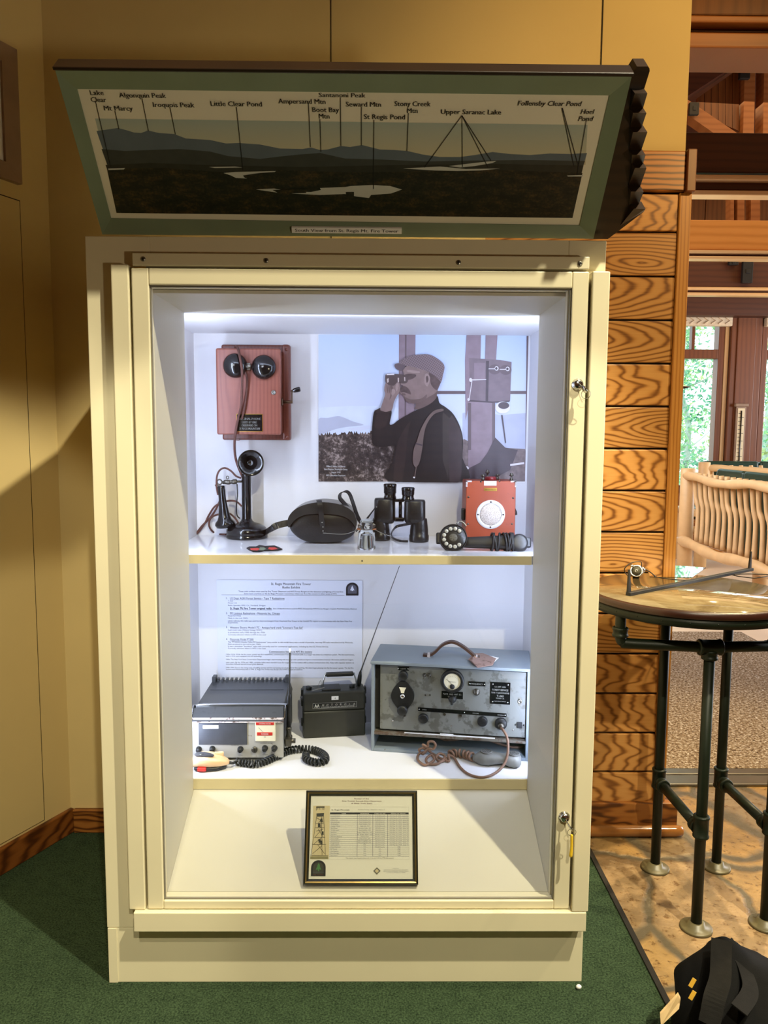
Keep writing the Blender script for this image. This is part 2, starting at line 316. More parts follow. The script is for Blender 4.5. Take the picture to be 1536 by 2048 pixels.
class G:
    def __init__(s, off=(0, 0, 0)):
        s.bm = bmesh.new(); s.mi = 0; s.off = Vector(off); s.X = None
    def _p(s, p):
        p = Vector(p)
        if s.X is not None: p = s.X @ p
        return p - s.off
    def add(s, vs, fs, smooth=False):
        V = [s.bm.verts.new(s._p(q)) for q in vs]
        for f in fs:
            try:
                fc = s.bm.faces.new([V[i] for i in f]); fc.material_index = s.mi; fc.smooth = smooth
            except ValueError: pass
        return V
    def merge(s, t, smooth=False):
        t.verts.index_update()
        s.add([v.co.copy() for v in t.verts], [[v.index for v in f.verts] for f in t.faces], smooth); t.free()
    def box(s, x0, x1, y0, y1, z0, z1, b=0.0, seg=2, m4=None):
        t = bmesh.new()
        mt = Matrix.Translation(((x0 + x1) / 2, (y0 + y1) / 2, (z0 + z1) / 2)) @ Matrix.Diagonal((x1 - x0, y1 - y0, z1 - z0, 1))
        bmesh.ops.create_cube(t, size=1, matrix=mt)
        if b > 0: bmesh.ops.bevel(t, geom=t.edges[:], offset=b, segments=seg, affect='EDGES', profile=0.5)
        if m4 is not None: bmesh.ops.transform(t, matrix=m4, verts=t.verts)
        s.merge(t, False)
    def bar(s, a, b, wd, ht, bev=0.0, up=(0, 0, 1)):
        a, b = Vector(a), Vector(b); d = b - a; L = d.length; x = d.normalized()
        u = Vector(up); y = u.cross(x)
        if y.length < 1e-4: y = Vector((0, 1, 0)).cross(x)
        y.normalize(); z = x.cross(y)
        m4 = Matrix((x, y, z)).transposed().to_4x4(); m4.translation = a
        s.box(0, L, -wd / 2, wd / 2, -ht / 2, ht / 2, bev, 2, m4)
    def prism(s, pts, ext, smooth=False):
        n = len(pts); e = Vector(ext)
        vs = [Vector(q) for q in pts] + [Vector(q) + e for q in pts]
        fs = [list(range(n)), list(range(2 * n - 1, n - 1, -1))] + [[i, i + n, (i + 1) % n + n, (i + 1) % n] for i in range(n)]
        s.add(vs, fs, smooth)
    def poly(s, pts): s.add(pts, [list(range(len(pts)))])
    def lathe(s, prof, o, axis=(0, 0, 1), seg=32, smooth=True, scale=(1, 1)):
        ax = Vector(axis).normalized(); u = ax.orthogonal().normalized(); v = ax.cross(u); o = Vector(o)
        vs = []; fs = []
        for r, h in prof:
            for i in range(seg):
                a = 2 * PI * i / seg
                vs.append(o + ax * h + (u * math.cos(a) * scale[0] + v * math.sin(a) * scale[1]) * max(r, 1e-5))
        for j in range(len(prof) - 1):
            for i in range(seg):
                k_ = (i + 1) % seg
                fs.append([j * seg + i, j * seg + k_, (j + 1) * seg + k_, (j + 1) * seg + i])
        if prof[0][0] > 1e-4: fs.append(list(range(seg - 1, -1, -1)))
        if prof[-1][0] > 1e-4: fs.append([(len(prof) - 1) * seg + i for i in range(seg)])
        s.add(vs, fs, smooth)
    def cyl(s, o, r, h, axis=(0, 0, 1), seg=24, bev=0.0):
        b = min(bev, r * 0.6, abs(h) * 0.45)
        if b > 0: s.lathe([(r - b, 0), (r, b), (r, h - b), (r - b, h)], o, axis, seg)
        else: s.lathe([(r, 0), (r, h)], o, axis, seg)
    def tube(s, pts, r, seg=10, closed=False, flat=None):
        P = [Vector(q) for q in pts]; n = len(P)
        R_ = r if isinstance(r, (list, tuple)) else [r] * n
        t0 = (P[1] - P[0]).normalized(); u = t0.orthogonal().normalized(); vs = []; fs = []
        for i in range(n):
            if closed: t = (P[(i + 1) % n] - P[i - 1])
            else: t = P[min(i + 1, n - 1)] - P[max(i - 1, 0)]
            if t.length < 1e-9: t = t0
            t = t.normalized(); u = (u - t * u.dot(t))
            if u.length < 1e-6: u = t.orthogonal()
            u.normalize(); v = t.cross(u); t0 = t
            for j in range(seg):
                a = 2 * PI * j / seg
                vs.append(P[i] + (u * math.cos(a) + v * math.sin(a)) * R_[i])
        for i in range(n if closed else n - 1):
            for j in range(seg):
                a, b = i * seg + j, i * seg + (j + 1) % seg
                c, d = ((i + 1) % n) * seg + (j + 1) % seg, ((i + 1) % n) * seg + j
                fs.append([a, b, c, d])
        if not closed: fs.append(list(range(seg - 1, -1, -1))); fs.append([(n - 1) * seg + j for j in range(seg)])
        s.add(vs, fs, True)
    def ribbon(s, pts, side, wd, th):
        """a flat strap: side is the width direction (one vector, or one per point)"""
        P = [Vector(q) for q in pts]; n = len(P); vs = []; fs = []
        for i in range(n):
            t = (P[min(i + 1, n - 1)] - P[max(i - 1, 0)]).normalized()
            sd = Vector(side[i] if isinstance(side, list) else side); sd = (sd - t * sd.dot(t)).normalized(); nn = t.cross(sd)
            for a, b in ((-1, -1), (1, -1), (1, 1), (-1, 1)): vs.append(P[i] + sd * a * wd / 2 + nn * b * th / 2)
        for i in range(n - 1):
            for j in range(4): fs.append([i * 4 + j, i * 4 + (j + 1) % 4, i * 4 + 4 + (j + 1) % 4, i * 4 + 4 + j])
        fs.append([3, 2, 1, 0]); fs.append([(n - 1) * 4 + j for j in range(4)]); s.add(vs, fs, False)
    def loft(s, rings, smooth=True):
        n = len(rings[0]); vs = [q for r_ in rings for q in r_]; fs = []
        for i in range(len(rings) - 1):
            for j in range(n): fs.append([i * n + j, i * n + (j + 1) % n, (i + 1) * n + (j + 1) % n, (i + 1) * n + j])
        fs.append(list(range(n - 1, -1, -1))); fs.append([(len(rings) - 1) * n + j for j in range(n)])
        s.add(vs, fs, smooth)
    def ball(s, o, r, sc=(1, 1, 1), seg=20, rings=12):
        o = Vector(o); vs = []; R_ = []
        for i in range(1, rings):
            a = PI * i / rings
            R_.append([o + Vector((r * sc[0] * math.sin(a) * math.cos(2 * PI * j / seg), r * sc[1] * math.sin(a) * math.sin(2 * PI * j / seg), r * sc[2] * math.cos(a))) for j in range(seg)])
        s.loft(R_)
    def text(s, txt, o, size, xd=(1, 0, 0), yd=(0, 0, 1), align='L', width=None, bold=0.0, shear=0.0, maxw=None):
        vs, fs = text_geo(txt, bold)
        if not vs: return
        x0 = min(v.x for v in vs); x1 = max(v.x for v in vs)
        sx = size if width is None else width / (x1 - x0)
        if maxw and (x1 - x0) * sx > maxw: sx = maxw / (x1 - x0)
        o = Vector(o); xd = Vector(xd); yd = Vector(yd)
        if bold > 0.003: s.add([o + xd * ((v.x - {'L': x0, 'C': (x0 + x1) / 2, 'R': x1}[align] + v.y * shear) * sx + size * 0.028) + yd * (v.y * size) for v in vs], fs)
        sh = {'L': x0, 'C': (x0 + x1) / 2, 'R': x1}[align]
        s.add([o + xd * ((v.x - sh + v.y * shear) * sx) + yd * (v.y * size) for v in vs], fs)
    def obj(s, name, mats, parent=None, recalc=True):
        if recalc: bmesh.ops.recalc_face_normals(s.bm, faces=s.bm.faces)
        me = bpy.data.meshes.new(name); s.bm.to_mesh(me); s.bm.free()
        for m in (mats if isinstance(mats, (list, tuple)) else [mats]): me.materials.append(m)
        o = bpy.data.objects.new(name, me); COL.objects.link(o)
        if parent is not None: o.parent = parent
        elif s.off.length > 0: o.location = s.off
        return o
def thing(name, label, cat, loc=(0, 0, 0), rot=None, group=None):
    o = bpy.data.objects.new(name, None); o.empty_display_size = 0.05; COL.objects.link(o)
    o.location = loc
    if rot is not None: o.rotation_euler = rot.to_euler()
    o['label'] = label; o['category'] = cat
    if group: o['group'] = group
    return o
def tag(o, label, cat, group=None):
    o['label'] = label; o['category'] = cat
    if group: o['group'] = group
    return o
def struct(o): o['kind'] = 'structure'; return o
def coil(path, R_, turns, n=14):
    """a helix of a given radius wound round a path"""
    P = catmull(path, 24); L = [0]
    for a, b in zip(P, P[1:]): L.append(L[-1] + (b - a).length)
    out = []; N_ = int(turns * n); u = None; k_ = 0
    for i in range(N_ + 1):
        d = L[-1] * i / N_
        while k_ < len(L) - 2 and L[k_ + 1] < d: k_ += 1
        f = (d - L[k_]) / max(1e-9, L[k_ + 1] - L[k_]); c = P[k_].lerp(P[k_ + 1], min(1, f))
        t = (P[k_ + 1] - P[k_]).normalized()
        if u is None: u = t.orthogonal()
        u = (u - t * u.dot(t)).normalized(); v = t.cross(u); a = 2 * PI * i / n
        out.append(c + (u * math.cos(a) + v * math.sin(a)) * R_)
    return out
def ellipse_ring(c, ux, uy, n=20, e=2.0):
    out = []
    for i in range(n):
        a = 2 * PI * i / n; ca, sa = math.cos(a), math.sin(a)
        out.append(Vector(c) + Vector(ux) * (math.copysign(abs(ca) ** (2 / e), ca)) + Vector(uy) * (math.copysign(abs(sa) ** (2 / e), sa)))
    return out


# ================================================================== THE SETTING
CEIL = 6.0
# floors
g = G(); g.box(-4.2, 0.85, -4.7, 0.82, -0.05, 0.0); struct(g.obj('floor', M['carpet']))
g = G(); g.box(0.85, 9.2, -4.7, 1.22, -0.05, 0.0); struct(g.obj('floor', M['stone']))
g = G(); g.box(0.85, 9.2, 1.22, 8.1, -0.05, 0.0); struct(g.obj('floor', M['palefloor']))
g = G(); g.prism([(0.842, -4.7, 0.001), (0.858, -4.7, 0.001), (0.852, 0.78, 0.001), (0.836, 0.78, 0.001)], (0, 0, 0.005)); struct(g.obj('trim_1', M['dark_gap']))
g = G()
for y0, y1, z in ((1.165, 1.255, 0.012), (1.255, 1.315, 0.016)):
    g.box(1.16, 6.0, y0, y1, 0.0005, z, 0.005)
struct(g.obj('trim_2', M['steel']))
# cream wall behind the cabinet, left part and upper part, with fine panel seams
g = G(); g.box(-1.30, 0.45, 0.80, 0.95, 0, CEIL)
g.box(0.45, 1.133, 0.80, 0.95, 2.449, CEIL)
g.box(1.134, 9.05, 1.03, 1.14, 3.45, CEIL)
struct(g.obj('wall_back', M['cream_wall']))
g = G(); g.box(-0.0865, -0.0835, 0.797, 0.799, 1.96, CEIL); g.box(0.8305, 0.8335, 0.797, 0.799, 2.449, CEIL); struct(g.obj('trim_3', M['dark_gap']))
# boarded wall to the right of the cabinet
g = G()
zs = [0.0808 + 0.1502 * i for i in range(15)] + [2.315]
g.mi = 1; g.box(0.45, 1.13, 0.812, 0.95, 0.0, 2.315)
g.mi = 0
for a, b in zip(zs, zs[1:]): g.box(0.45, 1.117, 0.80, 0.83, a + 0.0035, b - 0.0035, 0.0035, 2)
wp = struct(g.obj('wall_right', [M['wall_planks'], M['dark_gap']]))
g = G(); g.box(1.118, 1.160, 0.792, 0.96, 0.12, 2.314, 0.003); struct(g.obj('trim_4', M['oak_v']))
g = G(); g.box(0.45, 1.131, 0.782, 0.955, 2.316, 2.449, 0.004); struct(g.obj('trim_5', M['oak_cap']))
g = G(); g.box(1.1315, 1.163, 0.770, 0.970, 2.312, 2.452, 0.003); struct(g.obj('trim_6', M['post_wood']))
g = G(); g.box(0.45, 1.205, 0.780, 0.965, 0.018, 0.118, 0.004); struct(g.obj('baseboard_right', M['base_wood']))
g = G(); g.lathe([(0.001, 0), (0.018, 0.006), (0.021, 0.03), (0.021, 0.70), (0.018, 0.725), (0.001, 0.735)], (0.49, 0.762, 0.021), (1, 0, 0), 20)
struct(g.obj('trim_7', paint('polished_bolster_wood', (150, 98, 48), 0.14, 0.12, 12, 0.03, spec=0.8)))
# left wall: runs forward from the corner
WD = Vector((-0.419, -0.908, 0)); WN = Vector((0.908, -0.419, 0)); W0 = Vector((-1.055, 0.80, 0))
def WL(s, n, z): return W0 + WD * s + WN * n + Vector((0, 0, z))
def wbox(g, s0, s1, n0, n1, z0, z1, b=0.0):
    m4 = Matrix((WD, WN, Vector((0, 0, 1)))).transposed().to_4x4(); m4.translation = W0
    g.box(s0, s1, n0, n1, z0, z1, b, 2, m4)
g = G(); wbox(g, -0.05, 6.0, -0.15, 0.0, 0, CEIL); struct(g.obj('wall_left', M['cream_wall']))
g = G(); wbox(g, 0.119, 1.05, -0.004, 0.0008, 0.098, 2.238, 0.0); g.mi = 1; wbox(g, 0.1225, 1.045, 0.0, 0.0035, 0.10, 2.2345, 0.002)
struct(g.obj('door_1', [M['dark_gap'], M['cream_wall']]))
g = G(); wbox(g, 0.0, 6.0, 0.0, 0.018, 0.0, 0.092, 0.004); struct(g.obj('baseboard_left', M['base_wood_y']))
g = G(); g.box(-1.04, 0.44, 0.781, 0.799, 0.0, 0.090, 0.004); g.box(-1.04, 0.44, 0.776, 0.799, 0.076, 0.090, 0.003); struct(g.obj('baseboard_back', M['base_wood']))
# the parts of the room behind the photographer and overhead
g = G(); g.box(-4.2, 9.2, -4.85, -4.7, 0, 6.1); struct(g.obj('wall_front', M['beam_mid']))
g = G(); g.box(-4.2, 9.2, -4.85, 0.95, CEIL, CEIL + 0.1); struct(g.obj('ceiling', plank_wood('ceiling_boards', (150, 98, 50), (130, 80, 38), (90, 52, 22), 0.12, 0, 'X', 0.02)))
g = G(); g.box(0.9, 9.2, 0.95, 8.1, 5.1, 5.2); struct(g.obj('ceiling', M['beam_dark']))
g = G(); g.box(9.05, 9.2, -4.7, 8.1, 0, 6.1); struct(g.obj('wall_east', M['beam_mid']))
g = G(); g.box(0.85, 0.98, 0.951, 8.0, 0, 5.1); struct(g.obj('wall_hall', M['beam_mid']))

# ---- beams seen through the opening, near to far: (near face y, pixel rows of the face, material)
def beam(n, Y, y0, y1, mat, depth=0.14, x0=0.99, x1=8.9, px=1450, bev=0.006):
    z1 = PY(px, y0, Y).z; z0 = PY(px, y1, Y).z
    g = G(); g.box(x0, x1, Y, Y + depth, z0, z1, bev); return struct(g.obj('trim_%d' % n, mat))
n_ = [10]
def nb(*a, **k):
    n_[0] += 1; return beam(n_[0], *a, **k)
nb(1.00, -240, 30, M['gable'], 0.20)
nb(0.97, 30, 44, M['beam_mid'], 0.23)
nb(1.02, 44, 64, M['beam_dark'], 0.16)
nb(0.99, 64, 95, M['beam_mid'], 0.20)
nb(3.00, 265, 345, M['beam_dark'], 0.2)
nb(2.97, 349, 360, M['pale_strip'], 0.10)
nb(3.02, 360, 380, M['beam_dark'], 0.14)
nb(2.97, 380, 390, M['pale_strip'], 0.10)
nb(4.60, 440, 500, M['beam_bright'], 0.2)
nb(4.57, 500, 506, M['pale_strip'], 0.10)
nb(4.62, 506, 512, M['beam_dark'], 0.12)
nb(4.57, 512, 518, M['pale_strip'], 0.10)
nb(6.20, 524, 574, M['beam_dark'], 0.2)
nb(6.17, 574, 580, M['pale_strip'], 0.10)
nb(6.22, 580, 585, M['beam_dark'], 0.12)
nb(6.17, 585, 591, M['pale_strip'], 0.10)
nb(7.70, 591, 631, M['beam_dark'], 0.25)
# boarded gable between the far trusses
g = G(); zt = 5.1; zb = PY(1450, 600, 7.9).z
for i in range(30): g.box(0.99 + i * 0.265, 0.99 + i * 0.265 + 0.257, 7.95, 8.0, zb, zt, 0.006)
struct(g.obj('trim_40', M['gable']))
# truss: rising chord, upright and brace with black plates
def fat(n, pts, Y, depth, mat):
    P = [PY(x, y, Y) for x, y in pts]
    g = G(); g.prism(P, (0, depth, 0)); return struct(g.obj('trim_%d' % n, mat))
fat(41, [(1340, 215), (1520, 98), (1520, 60), (1340, 165)], 5.6, 0.18, M['beam_dark'])
fat(42, [(1340, 165), (1520, 60), (1520, 54), (1340, 160)], 5.57, 0.10, M['pale_strip'])
fat(43, [(1340, 152), (1520, 48), (1520, 42), (1340, 147)], 5.57, 0.10, M['pale_strip'])
fat(44, [(1492, 60), (1512, 60), (1508, 270), (1486, 270)], 5.65, 0.16, M['beam_mid'])
fat(45, [(1530, 60), (1560, 60), (1556, 270), (1526, 270)], 5.65, 0.16, M['beam_mid'])
fat(46, [(1340, 175), (1480, 270), (1440, 275), (1340, 205)], 5.66, 0.14, M['beam_mid'])
for i in range(6):
    x0 = 1395 + i * 14
    fat(50 + i, [(x0, 196 - i * 10), (x0 + 13, 187 - i * 10), (x0 + 13, 232 + i * 6), (x0, 226 + i * 6)], 5.72, 0.03, M['gable'])
for i, (x, y0, y1, Y) in enumerate(((1490, 108, 158, 5.6), (1522, 92, 132, 5.6), (1388, 205, 230, 5.6), (1495, 520, 566, 6.15), (1467, 518, 530, 6.15), (1384, 400, 400, 5))):
    if y0 == y1: continue
    a = PY(x - 9, y0, Y); b = PY(x + 9, y1, Y)
    g = G(); g.box(a.x, b.x, Y - 0.012, Y + 0.03, b.z, a.z, 0.004); g.box(a.x + 0.03, b.x - 0.03, Y - 0.018, Y, (a.z + b.z) / 2 - 0.02, (a.z + b.z) / 2 + 0.02, 0.004)
    struct(g.obj('trim_%d' % (60 + i), M['matblack']))
for i, (x, wdt) in enumerate(((1461, 7), (1475, 14), (1502, 18))):
    fat(70 + i, [(x, 386), (x + wdt, 386), (x + wdt, 444), (x, 444)], 5.2, 0.1, M['beam_mid'])
# window wall
YW = 8.0
zsill = 0.75; zhead = PY(1450, 632, YW).z
g = G(); g.box(0.99, 9.05, YW, YW + 0.14, 0, zsill); g.box(0.99, 9.05, YW, YW + 0.14, zhead, 5.1); g.box(0.99, 2.9, YW, YW + 0.14, zsill, zhead); g.box(7.9, 9.05, YW, YW + 0.14, zsill, zhead)
struct(g.obj('wall_far', M['beam_mid']))
def window(n, x0, x1, mx):
    zt0 = PY(1450, 718, YW).z; zt1 = PY(1450, 700, YW).z
    fr = G()
    fr.box(x0, x0 + 0.075, YW - 0.05, YW + 0.10, zsill, zhead, 0.006); fr.box(x1 - 0.075, x1, YW - 0.05, YW + 0.10, zsill, zhead, 0.006)
    fr.box(x0 + 0.075, x1 - 0.075, YW - 0.05, YW + 0.10, zt0, zt1, 0.006)
    fr.box(x0 + 0.075, x1 - 0.075, YW - 0.05, YW + 0.10, zsill, zsill + 0.09, 0.006); fr.box(x0 + 0.075, x1 - 0.075, YW - 0.05, YW + 0.10, zhead - 0.06, zhead, 0.006)
    for m_ in mx: fr.box(m_ - 0.02, m_ + 0.02, YW - 0.02, YW + 0.07, zt1, zhead - 0.05, 0.004)
    f = struct(fr.obj('window_%d' % n, M['post_wood']))
    p_ = G(); p_.box(x0 + 0.07, x1 - 0.07, YW + 0.03, YW + 0.036, zsill + 0.05, zhead - 0.04); p_.obj('pane', M['winglass'], f)
    e = G(); e.box(x1 + 0.001, x1 + 0.05, YW - 0.06, YW + 0.08, zsill, zhead - 0.02, 0.004); e.obj('side_strip', M['pale_strip_v'], f)
    return f
xa = PY(1450, 700, YW).x
window(1, 2.9, xa - 0.03, [PY(1386, 675, YW).x, 3.45])
xb = PY(1518, 700, YW).x
window(2, xb + 0.01, 6.45, [5.6, 6.05])
window(3, 6.62, 7.85, [7.2])
g = G(); g.box(xa + 0.03, xb - 0.015, YW - 0.10, YW + 0.14, 0.0, zhead + 0.02, 0.008)
g.box(xa + 0.10, xb - 0.10, YW - 0.115, YW - 0.09, 0.0, zhead, 0.006); struct(g.obj('trim_80', M['post_wood']))
for nme, x0, x1, lb in (('window_valance', 2.9, xa + 0.02, 'woven cream valance over the window nearest the wood wall'), ('window_valance', xb + 0.01, 6.45, 'woven cream valance over the window right of the thermometer')):
    g = G(); z0 = PY(1420, 652, YW - 0.12).z; z1 = PY(1420, 631, YW - 0.12).z
    g.box(x0, x1, YW - 0.14, YW - 0.055, z0, z1, 0.01)
    for i in range(int((x1 - x0) / 0.09)):
        xx = x0 + 0.02 + i * 0.09
        g.bar((xx, YW - 0.142, z0 + 0.025), (xx + 0.06, YW - 0.142, (z0 + z1) / 2), 0.02, 0.012, 0.004); g.bar((xx, YW - 0.142, z1 - 0.025), (xx + 0.06, YW - 0.142, (z0 + z1) / 2), 0.02, 0.012, 0.004)
    tag(g.obj(nme, M['valance']), lb, 'valance', 'woven valances over the hall windows')
# woods outside
k = NT('forest_floor'); p = k.pos(); k.set(k.ramp(k.noise(p, 1.6, 5), [(0.35, rgb(120, 150, 90)), (0.65, rgb(190, 200, 150))]), 0.9); M['lawn'] = k.m
g = G(); g.box(-4, 30, 8.3, 40, -0.6, -0.5); struct(g.obj('ground', M['lawn']))
def tree(x, y, h, r, kind, leaf, label):
    o = thing('birch_tree' if kind == 'birch' else 'leafy_tree', label, 'tree', (x, y, -0.5), None, 'woodland trees outside the windows')
    t = G(); rr = random.uniform(0.9, 1.1)
    base = [(random.uniform(-.06, .06) * i, random.uniform(-.06, .06) * i, h * i / 6) for i in range(7)]
    t.tube(catmull(base, 3), [r * (1 - 0.75 * j / 18) for j in range(19)], 8)
    for i in range(16):
        z = h * random.uniform(0.2, 0.95); a = random.uniform(0, 2 * PI); L = random.uniform(0.4, 1.0) * (1.1 - z / h * 0.6)
        t.tube(catmull([(0, 0, z), (L * .5 * math.cos(a), L * .5 * math.sin(a), z + L * .2), (L * math.cos(a), L * math.sin(a), z + L * .65)], 4), [r * .28 * (1 - j / 9.5) for j in range(9)], 5)
    t.obj('trunk', M['bark'], o)
    f = G()
    for c in range(60):
        z = h * random.uniform(0.12, 1.02); a = random.uniform(0, 2 * PI); q = random.uniform(0.1, 0.95) * (1.1 - 0.5 * z / h)
        cx, cy = q * math.cos(a), q * math.sin(a); cr = random.uniform(.2, .42)
        for _ in range(36):
            d = Vector((random.gauss(0, 1), random.gauss(0, 1), random.gauss(0, 0.8))) * cr * 0.55
            u = Vector((random.gauss(0, 1), random.gauss(0, 1), random.gauss(0, 1))).normalized(); v = u.orthogonal().normalized()
            cc = Vector((cx, cy, z)) + d; s_ = random.uniform(0.035, 0.06) * (1 + .04 * max(0, y - 11))
            f.add([cc - u * s_, cc + v * s_ * .6, cc + u * s_, cc - v * s_ * .6], [[0, 1, 2, 3]])
    f.obj('foliage', M[leaf], o, recalc=False)
for x, y, h, r, kd, lf, lb in (
        (5.0, 10.8, 6.0, .09, 'birch', 'leafA', 'slim pale birch nearest outside the window left of the thermometer'),
        (7.45, 11.4, 6.5, .10, 'birch', 'leafB', 'yellow green birch nearest outside the window right of the thermometer'),
        (6.2, 13.4, 6.5, .08, 'leafy', 'leafC', 'blue green leafy tree behind the nearest birches outside'),
        (8.8, 14.2, 7.0, .10, 'leafy', 'leafA', 'green leafy tree beyond the window right of the thermometer'),
        (7.2, 16.6, 7.5, .12, 'birch', 'leafB', 'yellow green birch in the middle of the woods outside'),
        (9.9, 17.4, 8.0, .12, 'leafy', 'leafC', 'blue green leafy tree deep in the woods at the right'),
        (8.2, 20.0, 8.5, .14, 'leafy', 'leafA', 'tall green tree deep in the woods outside'),
        (11.2, 21.0, 9.0, .14, 'leafy', 'leafB', 'tall yellow green tree at the right edge of the woods'),
        (9.4, 23.6, 10.0, .16, 'leafy', 'leafC', 'tallest blue green tree farthest back in the woods outside')):
    tree(x, y, h, r, kd, lf, lb)

# ================================================================== THE DISPLAY CABINET
cab = thing('display_cabinet', 'tall cream painted display cabinet with a glass door and lit white niche', 'cabinet', (0, 0, 0))
XL, XR = -0.641, 0.640; OL, OR = -0.483, 0.547
g = G()   # carcass: front boards round the opening, sides, top, reveal boards
g.box(XL, OL, 0, 0.02, 0.157, 1.957, 0.002); g.box(OR, XR, 0, 0.02, 0.157, 1.957, 0.002)
g.box(OL, OR, 0, 0.02, 1.835, 1.957, 0.001); g.box(OL, OR, 0, 0.02, 0.157, 0.247, 0.001)
g.box(XL, XL + 0.018, 0.02, 0.795, 0.157, 1.957); g.box(XR - 0.018, XR, 0.02, 0.795, 0.157, 1.957)
g.box(XL + 0.018, XR - 0.018, 0.02, 0.795, 1.94, 1.957)
g.obj('carcass', M['cream'], cab)
g = G(); g.box(OL - 0.018, OL, 0.0205, 0.331, 0.2, 1.838, 0.001); g.box(OR, OR + 0.018, 0.0205, 0.331, 0.2, 1.838, 0.001); g.box(OL, OR, 0.0205, 0.331, 1.8255, 1.834, 0.0)
g.prism([(OL + 0.0005, 0.021, 0.2475), (OL + 0.0005, 0.3325, 0.385), (OL + 0.0005, 0.3325, 0.373), (OL + 0.0005, 0.021, 0.2355)], (OR - OL - 0.001, 0, 0))
g.obj('reveal', paint('reveal_paint', (205, 198, 178), 0.5, 0.02, 4, 0.03), cab)
NL, NR, NB = -0.566, 0.614, 0.797
g = G()
g.box(NL - 0.01, NL, 0.332, NB + 0.01, 0.39, 1.83); g.box(NR, NR + 0.01, 0.332, NB + 0.01, 0.39, 1.83)
g.box(NL, NR, NB, NB + 0.01, 0.42, 1.83); g.box(NL - 0.01, NR + 0.01, 0.3325, NB + 0.01, 1.8255, 1.837)
g.obj('niche_lining', M['niche'], cab)
g = G(); g.box(NL, NR, 0.3345, NB, 0.386, 0.42); g.mi = 1; g.box(OL - 0.001, OR + 0.001, 0.331, 0.3344, 0.386, 0.4195, 0.001)
g.obj('niche_floor', [M['niche'], M['edge']], cab)
g = G(); g.box(NL + 0.001, NR - 0.001, 0.345, NB - 0.001, 1.089, 1.115); g.mi = 1; g.box(OL - 0.003, OR - 0.002, 0.3405, 0.3448, 1.0885, 1.1155, 0.001)
g.mi = 2; g.cyl((0.034, 0.3406, 1.099), 0.0025, -0.0008, (0, 1, 0), 12)
g.obj('shelf', [M['shelf'], M['edge'], M['ink']], cab)
# trims on the front
g = G(); g.box(-0.570, -0.527, -0.032, 0.0, 0.2285, 1.884, 0.003); g.obj('stile', M['cream'], cab)
g = G(); g.box(0.597, 0.640, -0.042, 0.0, 0.2285, 1.875, 0.003); g.obj('stile', M['cream'], cab)
g = G(); g.box(-0.517, 0.591, -0.032, 0.0, 1.881, 1.911, 0.002); hs_ = g.obj('head_strip', M['cream'], cab)
for px, py in ((286, 518), (532, 521), (917, 525), (1160, 527)):
    q = PY(px, py, -0.033); g = G(); g.lathe([(0.0062, 0), (0.0062, 0.0008), (0.005, 0.0018), (0.0001, 0.0022)], (q.x, -0.0325, q.z), (0, -1, 0), 16)
    g.mi = 1; g.box(q.x - 0.0035, q.x + 0.0035, -0.0362, -0.0345, q.z - 0.0009, q.z + 0.0009); g.box(q.x - 0.0009, q.x + 0.0009, -0.0362, -0.0345, q.z - 0.0035, q.z + 0.0035)
    g.obj('screw', [M['steel'], M['ink']], hs_)
g = G(); g.box(-0.555, 0.635, -0.044, 0.0, 0.1745, 0.2275, 0.002); g.obj('ledge', M['cream'], cab)
g = G(); g.box(-0.639, 0.641, 0.001, 0.03, 0.0, 0.156, 0.001); g.box(-0.639, -0.615, 0.03, 0.79, 0.0, 0.156); g.box(0.617, 0.641, 0.03, 0.79, 0.0, 0.156)
g.box(-0.639, -0.6155, -0.0015, 0.001, 0.0, 0.156, 0.0005); g.obj('plinth', M['cream'], cab)
# door
DT, DB, DL, DR = 1.876, 0.2295, -0.521, 0.592
GL, GR, GT, GB = -0.479, 0.551, 1.836, 0.2535
g = G(); g.box(DL, GL, -0.031, -0.002, DB, DT, 0.003); g.box(GR, DR, -0.031, -0.002, DB, DT, 0.003)
g.box(GL, GR, -0.031, -0.002, GT, DT, 0.003); g.box(GL, GR, -0.031, -0.002, DB, GB, 0.003)
door = g.obj('door', M['cream'], cab)
g = G(); g.box(GL - 0.004, GR + 0.004, -0.0185, -0.0145, GB - 0.004, GT + 0.004); g.obj('glass_pane', M['glass'], door)
g = G()
for a, b, c, d in ((GL, GL + 0.004, GB, GT), (GR - 0.004, GR, GB, GT), (GL, GR, GT - 0.004, GT), (GL, GR, GB, GB + 0.004)):
    g.box(a, b, -0.0255, -0.0187, c, d, 0.001)
g.obj('glazing_bead', paint('grey_bead', (120, 114, 100), 0.4, 0.05), door)
for z in (1.604, 0.487):
    g = G(); q = (0.571, -0.0312, z); g.lathe([(0.0145, 0), (0.0145, 0.002), (0.0115, 0.004), (0.0115, 0.011), (0.009, 0.0135), (0.0001, 0.014)], q, (0, -1, 0), 28)
    g.mi = 1; g.box(q[0] - 0.001, q[0] + 0.001, -0.0458, -0.0445, z - 0.005, z + 0.005); g.obj('lock', [M['chrome'], M['ink']], door)
for z in (1.878, 1.911):
    g = G(); g.tube([(-0.517, -0.018, z + (-0.004 if z > 1.9 else 0.004) * 0), (-0.488, -0.018, z)], 0.0035, 10); g.obj('hinge', M['brass'], door)
